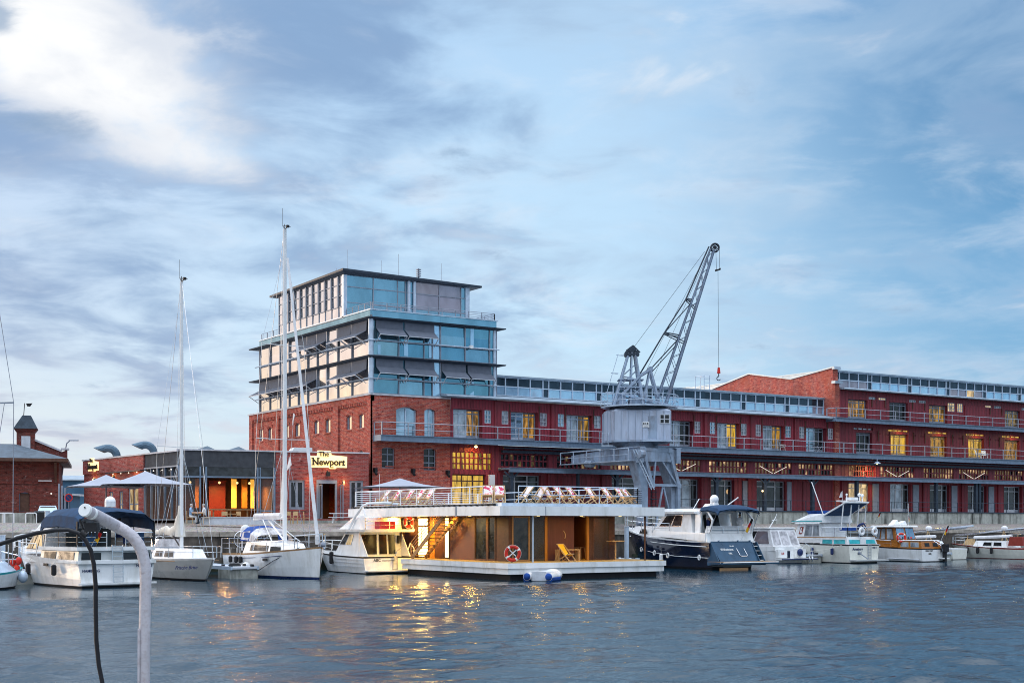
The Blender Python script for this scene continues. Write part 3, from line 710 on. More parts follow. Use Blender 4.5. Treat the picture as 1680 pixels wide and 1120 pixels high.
    for dx in (0, .55): mb.tube([(79.3+dx*1.1, 91.6, 14.7), (79.3+dx*1.1, 91.6, 16.1), (79.5+dx*1.1, 93, 16.15), (79.5+dx*1.1, 93, 14.7)], .04, 5)
    for i in range(4): mb.bar((79.3, 91.6, 14.9+.3*i), (79.9, 91.6, 14.9+.3*i), .03)
    P(mb, 'roof_ladder', 'steel_light')
    def gallery(par, x0, x1, zb, zt, first, step, rails, left_end=True):
        mb = MB(); mb.box(x0+.02, x1, 88.40, WY-.005, zb+.10, zt-.06); P(mb, 'gallery_floor', 'steel_dark', par)
        mb = MB(); mb.box(x0, x1, 88.30, 88.40, zb, zt); mb.box(x0, x1, 88.22, 88.42, zt, zt+.05)
        if left_end: mb.box(x0-.06, x0, 88.30, WY, zb+.02, zt+.04)
        P(mb, 'gallery_edge', 'steel_blue', par)
        us = [x for x in np.arange(first, x1, step)]
        mb = MB(); R_ = lambda u, v, w_: (u, 88.33, v)
        railing(mb, R_, [x0+.05]+us+[x1], zt, rails, 0, .033, .036)
        if left_end: railing(mb, lambda u, v, w_: (x0+.03, u, v), [88.33, WY-.05], zt, rails, 0, .033, .036)
        P(mb, 'gallery_railing', 'steel_rail', par)
    gallery(root, 45.95, XE, 9.14, 9.55, 48.16, 1.93, [10.02, 10.52])
    mb = MB(); mb.box(56.8, XE, 89.0, 89.3, 8.62, 8.82); mb.tube([(56.6, 88.6, 8.98), (XE, 88.6, 8.98)], .06, 6); P(mb, 'girder', 'steel_dark')
    mb = MB(); mb.box(56.7, XE, 87.9, 88.02, 7.14, 7.42); mb.box(56.7, XE, 87.84, 88.08, 7.42, 7.46); mb.box(56.7, XE, 87.84, 88.08, 7.10, 7.14); mb.frus([(56.7, 88.02), (XE, 88.02), (XE, WY), (56.7, WY)], 7.3, [(56.7, 88.02), (XE, 88.02), (XE, WY), (56.7, WY)], [7.38, 7.38, 7.5, 7.5])
    P(mb, 'canopy', 'steel_blue')
    for x in (57.0, 67.1, 77.7, 83.2, 89.0):
        mb = MB(); mb.box(x-.14, x+.14, 88.05, 88.33, 4.28, 7.3); mb.bar((x, 88.1, 6.6), (x+.65, 88.1, 7.12), .12); mb.bar((x, 88.1, 6.6), (x-.65, 88.1, 7.12), .12)
        P(mb, 'column', 'steel_dark')
    mb = MB(); mb.box(63.2, 63.4, 88.1, 88.3, 4.28, 7.2); P(mb, 'column', 'steel_dark')
    lamp('wall_light', K((54.3, 88.9, 8.98)), 230, (1, .42, .08), .15, root, True)
    mb = MB(); mb.ball((54.3, 88.9, 9.0), .12); P(mb, 'ceiling_lamp', 'lamp_glow')
    mb = MB(); mb.ball((82.75, 87.95, 6.0), .085); P(mb, 'wall_lamp', 'lamp_glow'); lamp('wall_light', K((82.75, 87.7, 6.0)), 25, (1, .6, .25), .1, root)
    # gable (party) wall and right-hand wing
    root2 = thing('warehouse', 'taller right wing of the warehouse with brick gable wall and two railed galleries', 'building', K((110, WY, 3.2)))
    Q = lambda mb, name, mt, par=root2, **k: mb.build(name, MAT[mt] if isinstance(mt, str) else [MAT[q] for q in mt], par, K, world=True, **k)
    prof = [(89.40, 15.98), (89.62, 15.98), (89.62, 17.42), (94.99, 16.84), (100.8, 17.85), (106.5, 16.75), (109.8, 17.25), (116, 17.3)]
    mb = MB(); mb.prism([(93.05, 89.40, 2.9)]+[(93.05, y, z) for y, z in prof]+[(93.05, 116, 2.9)], (.62, 0, 0)); Q(mb, 'gable_wall', 'brick_red')
    mb = MB()
    for (ya, za), (yb, zb) in zip(prof[2:], prof[3:]): mb.prism([(92.93, ya-.0, za+.004), (93.80, ya, za+.004), (93.80, ya, za+.13), (92.93, ya, za+.13)], (0, yb-ya, zb-za))
    mb.box(92.85, 93.85, 89.15, 89.62, 15.985, 16.22); mb.frus([(92.93, 89.3), (93.8, 89.3), (93.8, 89.62), (92.93, 89.62)], 17.3, [(92.93, 89.4), (93.8, 89.4), (93.8, 89.62), (92.93, 89.62)], 17.56)
    Q(mb, 'gable_coping', 'roof_metal')
    q = [94.7+5.56*k for k in range(6)]; X1 = 128.2; X0 = 93.68
    du = [(q[0]+.2, q[0]+2.8), (q[1]+.2, q[1]+2.75), (q[2]+.2, q[2]+2.8), (q[4]+.45, q[4]+2.85), (q[5]+.3, q[5]+2.8)]
    hi = [(q[0]+2.95, q[0]+3.9), (q[0]+4.3, q[0]+5.3), (q[1]+2.95, q[1]+3.9), (q[1]+4.3, q[1]+5.3), (q[3]+2.95, q[3]+3.95), (q[3]+4.35, q[3]+5.4), (q[4]+3.1, q[4]+4.1)]
    tall = [(q[2]+2.9, q[2]+3.95), (q[2]+4.28, q[2]+5.15)]
    hu = [(a, b, 12.78, 14.68) for a, b in du]+[(a, b, 14.78, 15.02) for a, b in hi]+[(a, b, 14.15, 15.0) for a, b in tall]+[(q[3]+2.2, q[3]+2.85, 12.78, 14.7)]
    mb = MB(); wall(mb, WF, X0, X1, 12.7, 15.5, hu, .5); Q(mb, 'upper_wall', 'clad_smooth')
    dm = [(96.0, 98.1)]+[(c+.38, c+2.75) for c in q[1:]]
    tr = [(a-.35, b+.1, 11.86, 12.12) for a, b in dm]+[(b+.45, b+1.1, 11.55, 11.68) for a, b in dm]+[(b+1.7, b+2.3, 11.5, 11.62) for a, b in dm[:-1]]
    mb = MB(); wall(mb, WF, X0, X1, 9.5, 12.7, [(a, b, 9.56, 11.66) for a, b in dm]+tr, .5); Q(mb, 'middle_wall', 'clad_smooth')
    lo = [(95.1, 98.45), (99.25, 103.92), (105.25, 109.56), (110.4, 114.9), (115.8, 120.3), (121.2, 125.8)]
    gd = [(c+.3, c+3.15) for c in q]; 
    mb = MB(); wall(mb, WF, X0, X1, 4.28, 9.5, [(a, b, 7.55, 8.58) for a, b in lo]+[(a, b, 4.3, 6.95) for a, b in gd], .45); Q(mb, 'lower_wall', 'clad_smooth')
    for c in q: Q(MB().box(c-.75, c+.05, WY-.14, WY-.002, 4.28, 7.1), 'sliding_panel', 'clad_smooth')
    for a, b in dm:
        for x in (b+.75, b+2.35): Q(MB().box(x, x+.09, WY-.06, WY-.002, 10.9, 11.9), 'rail_bracket', 'wood_dark')
    for x in (98.0, 99.78, 103.6, 105.3, 111.45, 113.25, 115, 116.85): Q(MB().box(x, x+.10, WY-.06, WY-.002, 14.1, 14.8), 'rail_bracket', 'wood_dark')
    Q(MB().box(111.2, 114.3, WY-.08, WY-.002, 12.8, 14.85), 'sliding_panel', 'clad_smooth')
    for i, (a, b) in enumerate(du): door(root2, WF, a, b, 12.8, 14.66, ['lit_amber', 'glass_dark', 'lit_door', 'lit_dim', 'glass_dark'][i], 3, .25, 'frame_grey')
    for i, (a, b) in enumerate(dm): door(root2, WF, a, b, 9.58, 11.64, ('glass_dark', 'lit_yellow', 'lit_door', 'lit_yellow', 'lit_amber', 'lit_door')[i], 3, .2, 'wood_pale' if i else 'frame_grey')
    for i, (a, b) in enumerate(gd):
        m_ = a+(b-a)*.68
        door(root2, WF, a, m_, 4.3, 6.95, 'lit_soft' if i == 0 else ('glass_pale' if i in (1,) else 'glass_shop'), 2, .5, 'frame_pale', .25)
        door(root2, WF, m_, b, 4.3, 6.95, 'lit_soft' if i == 0 else 'glass_dark', 1, .5, 'frame_grey', .38)
        mb = MB(); mb.box(b+.25, b+1.05, WY-.1, WY-.01, 4.3, 6.9); Q(mb, 'shutter', 'frame_grey')
    for i, (a, b) in enumerate(hi): window(root2, WF, a, b, 14.78, 15.02, 3, 1, .1, 'frame_pale', 'lit_soft' if i in (1, 4) else 'glass_pale', .05)
    for a, b in tall: window(root2, WF, a, b, 14.15, 15.0, 3, 3, .1, 'frame_pale', 'lit_soft', .05)
    for i, (a, b, c, d) in enumerate(tr):
        if i in (0, 6): g_ = 'glass_pale'
        else: g_ = 'lit_yellow' if i < 6 else 'lit_soft'
        window(root2, WF, a, b, c, d, 4 if i < 6 else 2, 1, .1, 'clad_smooth', g_, .07)
    for i, (a, b) in enumerate(lo):
        mb = MB(); us = lin(a, b, 11); grid_frame(mb, WF, us, [7.57, 8.07, 8.56], .04, .12, .10); o = Q(mb, 'band_window', 'clad_smooth')
        g = MB(); panes(g, WF, us, [7.57, 8.07, 8.56], .13, .01, pick=lambda a, c: random.choice((0, 0, 1, 2))); Q(g, 'pane', ('lit_band', 'lit_dim', 'glass_dark'), o)
        if i in (1, 3):
            for s_ in (-1, 1):
                g = MB(); c_ = (a+b)/2; g.bar((c_+s_*.1, WY+.02, 7.64), (c_+s_*1.6, WY+.02, 8.24), .03); Q(g, 'light_tube', 'lamp_white', o)
    mb = MB(); mb.frus([(X0, 88.9), (X1, 88.9), (X1, 91), (X0, 91)], [15.46, 15.46, 15.7, 15.7], [(X0, 88.9), (X1, 88.9), (X1, 91), (X0, 91)], [15.64, 15.64, 15.85, 15.85]); mb.tube([(X0, 88.85, 15.52), (X1, 88.85, 15.52)], .09, 6); Q(mb, 'eave', 'roof_metal')
    ns = [93.25+5.555*k for k in range(7)]
    us = sorted(v for n_ in ns for v in (n_, n_+.56, n_+1.81, n_+3.06, n_+4.31) if 93.8 < v < 128.1); us = [93.7]+us+[128.1]
    isn = lambda a: any(abs(a-n_) < .02 for n_ in ns)
    def pk(a, c):
        if c > 16.2 or isn(a): return 0
        return 2 if 95 < a < 98.7 else (3 if 112.5 < a < 113.9 else (2 if 110 < a < 115.3 else 1))
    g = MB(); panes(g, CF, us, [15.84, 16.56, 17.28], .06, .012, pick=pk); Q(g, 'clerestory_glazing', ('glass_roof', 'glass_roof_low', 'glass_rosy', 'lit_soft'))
    mb = MB(); grid_frame(mb, CF, us, [15.84, 16.56, 17.28], -.03, .1, .08); Q(mb, 'clerestory_frame', 'steel_light')
    mb = MB(); mb.box(93.7, X1, 90.6, 115.8, 17.32, 17.44); mb.box(93.7, X1, 91.1, 115.5, 15.0, 17.3); Q(mb, 'roof', 'roof_metal')
    gallery(root2, 92.1, X1, 12.42, 12.76, 93.9, 2.0, [13.2, 13.66])
    gallery(root2, XE, X1, 9.14, 9.55, 94.3, 1.93, [10.02, 10.52], False)
    mb = MB(); mb.box(XE, X1, 89.0, 89.3, 8.62, 8.82); mb.tube([(XE, 88.6, 8.98), (X1, 88.6, 8.98)], .06, 6); Q(mb, 'girder', 'steel_dark')
    mb = MB(); mb.box(XE, X1, 87.9, 88.02, 7.14, 7.42); mb.box(XE, X1, 87.84, 88.08, 7.42, 7.46); mb.box(XE, X1, 87.84, 88.08, 7.10, 7.14); mb.frus([(XE, 88.02), (X1, 88.02), (X1, WY), (XE, WY)], 7.3, [(XE, 88.02), (X1, 88.02), (X1, WY), (XE, WY)], [7.38, 7.38, 7.5, 7.5]); Q(mb, 'canopy', 'steel_blue')
    for x in (94.6, 105.4, 111.2, 111.7, 122):
        mb = MB(); mb.box(x-.14, x+.14, 88.05, 88.33, 4.28, 7.3); Q(mb, 'column', 'steel_dark')
    mb = MB(); mb.tube([(97.3, 88.2, 9.2), (97.3, 88.2, 8.85)], .03, 5); mb.frus([(97.3+.36*math.cos(i*.785), 88.2+.36*math.sin(i*.785)) for i in range(8)], 8.72, [(97.3+.08*math.cos(i*.785), 88.2+.08*math.sin(i*.785)) for i in range(8)], 8.92); Q(mb, 'pendant_lamp', 'steel_light')
    mb = MB(); mb.ball((97.3, 88.2, 8.72), .09); Q(mb, 'pendant_lamp', 'lamp_glow'); lamp('wall_light', K((97.3, 88.5, 8.62)), 170, (1, .62, .16), .15, root2, True)
    lamp('wall_light', K((97, 88.6, 6.9)), 45, (1, .6, .2), .2, root2, True)
    for k in range(1, 5): lamp('wall_light', K((q[k]+1.5, 88.9, 12.2)), 24, (1, .7, .2), .2, root2, True)
    # raised loading ramp
    root3 = thing('loading_ramp', 'stained pale concrete loading ramp with thin railing along the warehouse', 'ramp', K((80, 88, 2.9)))
    S = lambda mb, name, mt, par=root3: mb.build(name, MAT[mt], par, K, world=True)
    mb = MB(); x = 58.0
    while x < 128: mb.box(x, x+3.58, 87.6, WY-.01, 2.6, 4.26); x += 3.6
    S(mb, 'ramp_wall', 'concrete')
    mb = MB(); mb.box(58, 128.2, 87.52, 87.62, 4.2, 4.30); S(mb, 'ramp_edge', 'steel_dark')
    mb = MB(); railing(mb, lambda u, v, w_: (u, 87.66, v), lin(58.3, 128, 38), 4.28, [4.75, 5.2], 0, .02, .022); S(mb, 'ramp_railing', 'steel_dark')
    # things left on the gallery and far roofs
    hb = thing('far_hall', 'dark red gabled hall roof rising behind the right wing', 'building', K((137, 118, 3.2)))
    mb = MB(); z0, z1 = 18.0, 19.3
    mb.frus([(124, 112), (160, 112), (160, 128), (124, 128)], 3, [(124, 112), (160, 112), (160, 128), (124, 128)], 18.6); mb.build('wall', MAT['clad_smooth'], hb, K, world=True)
    mb = MB(); mb.prism([(122.5, 111, 18.5), (128.5, 111, 20.1), (160, 111, 20.7), (160, 111, 18.6)], (0, 18, 0)); mb.build('roof', MAT['clad_smooth'], hb, K, world=True)
def garden_chair(name, label, loc, rz, mt, group=None):
    t = thing(name, label, 'chair', loc, rz, group)
    m = MB(); m.box(-.25, .25, -.25, .25, .42, .46); m.build('seat', MAT[mt], t)
    m = MB(); m.prism([(-.25, .22, .46), (.25, .22, .46), (.25, .40, 1.0), (-.25, .40, 1.0)], (0, .03, .01)); m.build('backrest', MAT[mt], t)
    for sx in (-1, 1):
        for sy in (-1, 1):
            m = MB(); m.bar((sx*.22, sy*.20, .42), (sx*.25, sy*.26, 0), .045); m.build('leg', MAT[mt], t)
        m = MB(); m.bar((sx*.25, -.25, .65), (sx*.25, .28, .65), .04); m.bar((sx*.25, -.25, .65), (sx*.25, -.25, .45), .04); m.build('armrest', MAT[mt], t)
    return t
build_warehouse()
garden_chair('garden_chair', 'white plastic chair on the middle gallery, left one of two before a lit door', K((112.6, 88.95, 9.55)), .4, 'white_paint', 'white chairs on the gallery')
garden_chair('garden_chair', 'white plastic chair on the middle gallery, right one of two before a lit door', K((113.5, 88.95, 9.55)), -.5, 'white_paint', 'white chairs on the gallery')
garden_chair('garden_chair', 'cream folding chair on the gallery before the third lit door left of the gable', K((86.0, 88.95, 9.55)), 1.2, 'canvas_cream')
t = thing('folding_table', 'dark folding table with crossed legs on the gallery before the last dark door', 'table', K((90.4, 88.95, 9.55)))
m = MB(); m.box(-.45, .45, -.3, .3, .70, .74); m.build('top', MAT['steel_dark'], t)
for s in (-1, 1):
    m = MB(); m.bar((-.38*s, -.25*s, 0), (.38*s, -.25*s, .7), .05); m.build('leg', MAT['steel_rail'], t)
    m = MB(); m.bar((-.38*s, .25*s, 0), (.38*s, .25*s, .7), .05); m.build('leg', MAT['steel_rail'], t)
# ---------------------------------------------------------------- restaurant wing at the foot of the tower (own frame, turned 11.5 degrees)
def build_wing():
    a = math.radians(21.4); o3 = G(-22.88, 94.26, 3.2); RZ = a-TH
    root = thing('restaurant', 'low brick and glass restaurant wing with flat roof beside the tower', 'building', K(o3), RZ)
    s11 = lambda v: (v[0]*1.1, v[1]*1.1, (v[2]-3.2)*1.1)     # local, z given above the water
    P = lambda mb, name, mt, par=root, **k: mb.build(name, MAT[mt] if isinstance(mt, str) else [MAT[q] for q in mt], par, s11, **k)
    F = lambda u, v, w_: (u, w_, v)
    b = math.radians(105.6); cb, sb = math.cos(b), math.sin(b)
    Sd = lambda u, v, w_: (u*cb+w_*sb, u*sb-w_*cb, v)
    mb = MB()
    holes = [(7.66, 8.77, 4.17, 6.24), (9.68, 11.08, 3.5, 6.27), (12.04, 13.06, 4.2, 6.27)]
    wall(mb, F, 6.7, 13.46, 2.9, 8.2, holes, .3)
    mb.poly([(6.7, 0, 2.9), (6.7, .6, 2.9), (6.7, .6, 8.2), (6.7, 0, 8.2)])
    for h in holes: fbar(mb, F, h[0]-.1, h[1]+.1, h[2]-.12, h[2]-.002, -.06, .1)
    P(mb, 'brick_wall', 'brick_wing'); mb = MB()
    wall(mb, Sd, 6.0, 18.4, 2.9, 8.1, [(7.2, 9.2, 3.4, 5.8), (10.2, 11.0, 3.6, 5.6), (12.2, 13, 3.6, 5.6)], .3)
    fbar(mb, Sd, 6.0, 18.4, 7.05, 8.1, -.10, -.002)
    e0 = Sd(18.4, 0, 0); mb.poly([(e0[0], e0[1], 2.9), (14, 16, 2.9), (14, 16, 8.1), (e0[0], e0[1], 8.1)])
    P(mb, 'brick_wall', 'brick_wing')
    for h in (holes[0], holes[2]): window(root, F, *h, 2, 1, .14, 'frame_grey', 'glass_dark', .16, xf=s11, world=False)
    for h in ((7.2, 9.2, 3.4, 5.8), (10.2, 11.0, 3.6, 5.6), (12.2, 13, 3.6, 5.6)): window(root, Sd, *h, 2, 2, .14, 'frame_grey', 'lit_soft', .1, xf=s11, world=False)
    # open doorway with two leaves folded back
    mb = MB(); fbar(mb, F, 9.62, 11.12, 6.02, 6.27, -.06, .1); fbar(mb, F, 9.62, 9.78, 3.5, 6.02, -.03, .12); fbar(mb, F, 10.98, 11.12, 3.5, 6.02, -.03, .12); o = P(mb, 'door_frame', 'frame_grey')
    for u in (9.82, 11.35):
        mb = MB(); grid_frame(mb, lambda x, v, w_: (u+w_, -x, v), [.05, .72], [3.55, 5.9], 0, .05, .09); d = P(mb, 'door', 'frame_grey')
        g = MB(); g.poly([(u+.02, -.05, 3.55), (u+.02, -.72, 3.55), (u+.02, -.72, 5.9), (u+.02, -.05, 5.9)]); P(g, 'pane', 'glass_clear', d)
    # inside
    mb = MB(); fl = [(0, .15), (13.4, .15), (13.4, 8), Sd(20*.42, 0, .2)[:2]]
    mb.poly([(x, y, 3.42) for x, y in fl]); P(mb, 'floor', 'wood_dark')
    mb = MB(); mb.poly([(x, y, 7.05) for x, y in fl]); P(mb, 'ceiling', 'wood_dark')
    mb = MB(); mb.poly([(-2.2, 7.9, 3.4), (13.4, 7.9, 3.4), (13.4, 7.9, 7.05), (-2.2, 7.9, 7.05)]); mb.poly([(6.6, .7, 3.4), (6.6, 7.9, 3.4), (6.6, 7.9, 7.05), (6.6, .7, 7.05)]); P(mb, 'back_wall', 'cloth_brown')
    mb = MB(); mb.box(2.9, 4.1, 5.4, 5.6, 3.45, 6.3); P(mb, 'red_panel', 'stripe_red')
    for x0, x1, mt in ((4.35, 4.72, 'lit_panel'), (5.1, 5.5, 'panel_orange'), (5.75, 6.0, 'lit_panel'), (6.25, 6.42, 'panel_orange'), (1.75, 2.0, 'panel_orange')):
        mb = MB(); mb.box(x0, x1, 4.3, 4.45, 4.3, 6.4); P(mb, 'light_panel', mt)
    for x0, y0 in ((1.2, 2), (3.3, 2.2), (4.6, 2.4), (5.6, 3), (10.2, 4)):
        mb = MB(); mb.ball((x0, y0+1, 6.1 if x0 < 10 else 5.0), .09); P(mb, 'pendant_lamp', 'lamp_glow')
    for x, y, z, e in ((1.0, 3.2, 5.9, 90), (3.6, 3.4, 6.0, 210), (5.6, 3.0, 5.9, 150), (10.4, 3.2, 5.4, 120)):
        lamp('room_light', s11((x, y, z)), e*1.2, (1, .48, .12), .3, root, True)
    mb = MB(); mb.box(2.4, 6.2, 1.6, 2.2, 4.12, 4.2); 
    for x in (2.6, 3.8, 5, 6.0): mb.box(x, x+.1, 1.8, 1.9, 3.45, 4.12)
    P(mb, 'long_table', 'wood_pale')
    # glass front and its side return
    mb = MB(); fbar(mb, F, 0, 6.7, 7.08, 8.2, 0, .25)
    fbar(mb, Sd, 0, 6.0, 7.13, 8.12, 0, .2); P(mb, 'fascia', 'fascia')
    g = MB(); panes(g, F, [0.1, 1.7, 3.6, 5.5, 6.6], [6.45, 7.08], .06, .01); P(g, 'glazing', 'glass_shop'); g = MB(); panes(g, F, [0.1, 1.45], [3.5, 6.4], .05, .01); P(g, 'glazing', 'glass_clear')
    g = MB(); panes(g, F, [5.6, 6.6], [3.5, 6.4], .05, .01); P(g, 'glazing', 'glass_clear'); g = MB(); panes(g, Sd, [.1, 1.2, 2.4, 3.6, 4.8, 6.0], [3.5, 6.42], .05, .01); P(g, 'glazing', 'glass_clear')
    g = MB(); panes(g, Sd, [.1, 1.2, 2.4, 3.6, 4.8, 6.0], [6.42, 7.13], .05, .01); P(g, 'glazing', 'glass_shop')
    mb = MB(); fbar(mb, F, 0, 6.7, 6.34, 6.45, -.08, .1)
    for u, w_ in ((.04, .14), (1.46, .1), (1.86, .12), (5.42, .12), (5.60, .08), (6.6, .14)): fbar(mb, F, u-w_/2, u+w_/2, 3.4, 7.1, -.06, .1)
    for u in lin(0, 6, 5): fbar(mb, Sd, u-.05, u+.05, 3.4, 7.13, -.05, .1)
    for v in (3.45, 6.42, 7.13): fbar(mb, Sd, 0, 6, v-.05, v+.05, -.07, .1)
    fbar(mb, F, 5.6, 6.6, 4.0, 4.1, -.02, .06); P(mb, 'mullion', 'steel_blue')
    mb = MB(); mb.box(-.15, 13.5, -.10, .25, 8.2, 8.30)
    mb.prism([Sd(0, 8.12, -.15), Sd(18.5, 8.12, -.15), Sd(18.5, 8.12, .25), Sd(0, 8.12, .25)], (0, 0, .10)); P(mb, 'roof_edge', 'coping')
    mb = MB(); mb.poly([(0, .2, 8.12), (13.4, .2, 8.12), (14, 16, 8.12), (e0[0], e0[1], 8.12)]); P(mb, 'roof', 'slate')
    for x in (2.2, 4.4):
        mb = MB()
        mb.prism([(x-1.25, 1.6, 8.2), (x+.95, 1.6, 8.2), (x, 1.6, 8.62)], (0, 4, 0)); P(mb, 'skylight', 'roof_metal')
    mb = MB(); mb.frus([(8.0, 1.2), (9.6, 1.2), (9.6, 2.6), (8.0, 2.6)], 8.15, [(8.3, 1.2), (9.6, 1.2), (9.6, 2.6), (8.3, 2.6)], 8.62); P(mb, 'roof_box', 'white_paint')
    # string of small lamps under the side ledge, wall lamps, floodlight
    mb = MB(); fbar(mb, Sd, 6.2, 13.0, 6.98, 7.05, -.3, 0); P(mb, 'ledge', 'steel_dark')
    for i in range(8):
        mb = MB(); p_ = Sd(.8+i*1.55, 6.90, -.2); mb.ball(p_, .05, m=0, n=6, k=4); P(mb, 'string_bulb', 'lamp_white')
    lamp('wall_light', s11(Sd(7.5, 6.6, -.5)), 40, (1, .5, .12), .1, root)
    for u, v, fn in ((9.22, 6.10, F), (11.58, 6.10, F), (15.9, 6.6, Sd), (11.9, 6.65, Sd)):
        mb = MB(); fbar(mb, fn, u-.07, u+.07, v-.12, v+.12, -.16, -.002); P(mb, 'sconce', 'steel_dark')
        mb = MB(); fbar(mb, fn, u-.06, u+.06, v+.12, v+.15, -.15, -.02); fbar(mb, fn, u-.06, u+.06, v-.15, v-.12, -.15, -.02); mb.ball(fn(u, v, -.20), .05, n=8, k=5); P(mb, 'sconce_glow', 'lamp_glow')
        lamp('sconce_light', s11(fn(u, v, -.36)), 26, (1, .46, .10), .08, root)
    mb = MB(); mb.box(10.3, 10.55, -.35, -.1, 6.55, 6.85); mb.bar((10.42, 0, 6.95), (10.42, -.25, 6.75), .05); P(mb, 'floodlight', 'rubber')
    # steps and raised terrace
    mb = MB(); mb.box(.4, 13.2, -1.0, -.01, 2.8, 3.40); P(mb, 'step', 'concrete')
    # glowing sign over the door
    def sign(name, label, fn, x, z, sc_):
        pr = 0 if fn is F else -.13
        t = thing(name, label, 'sign', root.matrix_world @ Vector((0, 0, 0)), 0)
        t.location = K(o3); t.rotation_euler = (0, 0, RZ)
        o = Vector(fn(0, 0, 0)); xd = Vector(fn(1, 0, 0))-o
        if xd.x < -.05: xd = -xd
        at = lambda u, v, w_: fn(x+(u*sc_ if fn is F else -u*sc_), z+v*sc_, w_+pr)
        m = MB(); m.text('Newport', (0, 0, 0), (1, 0, 0), (0, 0, 1), 1.); wn = max(v[0] for v in m.v)
        m = MB(); m.text('Newport', at(0, 0, -.12), xd, (0, 0, 1), 2.66/wn*sc_, bold=.02*sc_, depth=.03)
        for u0, u1, v0 in ((-.03, .22, -.02), (-.05, .16, .50), (.40, .60, .50), (1.52, 1.74, -.22), (2.44, 2.64, -.02)):
            fbar(m, at, u0, u1, v0, v0+.07, -.155, -.095)
        m.text('The', at(.55, .70, -.12), xd, (0, 0, 1), .52*sc_, bold=.008*sc_, depth=.03)
        m.build('lettering', MAT['letter_black'], t, s11)
        if sc_ > .9:
            m = MB(); m.text('RESTAURANT & BAR', at(.34, -.38, -.05), xd, (0, 0, 1), .17, depth=.02); m.build('lettering', MAT['letter_black'], t, s11)
        m = MB(); n = 26
        out = [(-.14, -.20), (1.35, -.20), (1.45, -.30), (1.9, -.30), (2.0, -.20), (2.84, -.20), (2.86, .70), (1.6, .80), (1.5, 1.15), (.45, 1.15), (.40, .72), (-.16, .72)]
        m.prism([at(u, v, -.02) for u, v in out], Vector(fn(0, 0, -.03))-o)
        m.build('glow_panel', MAT['sign_glow'], t, s11)  # glowing board stands in for the halo of the backlit letters
        return t
    sign('restaurant_sign', 'large backlit sign with black letters above the restaurant door', F, 9.28, 7.34, .90)
    lamp('sign_light', s11((10.5, -.7, 7.4)), 40, (1, .62, .2), .3, root)
    sign('restaurant_sign', 'small backlit sign with black letters high on the restaurant brick side wall', Sd, 16.9, 7.42, .76)
    # bent exhaust ducts on the roof
    for i, (s_, w_, k) in enumerate(((12.3, .35, 1.0), (5.4, .45, .92))):
        p0 = Vector(Sd(s_, 8.1, w_)); rt = []
        R = .66*k
        t = thing('exhaust_duct', ('larger' if i == 0 else 'second') + ' bent steel exhaust duct ' + ('near the left end of the restaurant roof' if i == 0 else 'on the restaurant roof above the glass corner'), 'duct', K(o3), RZ, 'roof ducts')
        path = [p0-Vector((0, 0, .2)), p0+Vector((0, 0, .12*k))]+[p0+Vector((-R+R*math.cos(q), 0, .12*k+R*math.sin(q))) for q in lin(.35, 2.0, 6)]
        q = path[-1]; dd = (path[-1]-path[-2]).normalized(); u_ = Vector((-dd.z, 0, dd.x)); u_ = u_ if u_.z > 0 else -u_; n_ = Vector((0, 1, 0))
        m = MB(); m.tube(path, .31*k, 10, caps=False)
        ring = lambda r, sl, o_: [q+u_*(r*math.cos(a_))+n_*(r*math.sin(a_))+dd*(o_+sl*math.cos(a_)) for a_ in [6.2832*j/10 for j in range(10)]]
        m.loft([ring(.31*k, 0, 0), ring(.30*k, .34*k, .40*k)], caps=False); m.build('pipe', MAT['duct_metal'], t, s11)
        m = MB(); m.loft([ring(.29*k, .33*k, .38*k), ring(.2*k, .1, .05)], caps=True); m.build('mouth', MAT['steel_dark'], t, s11)
    return root
build_wing()

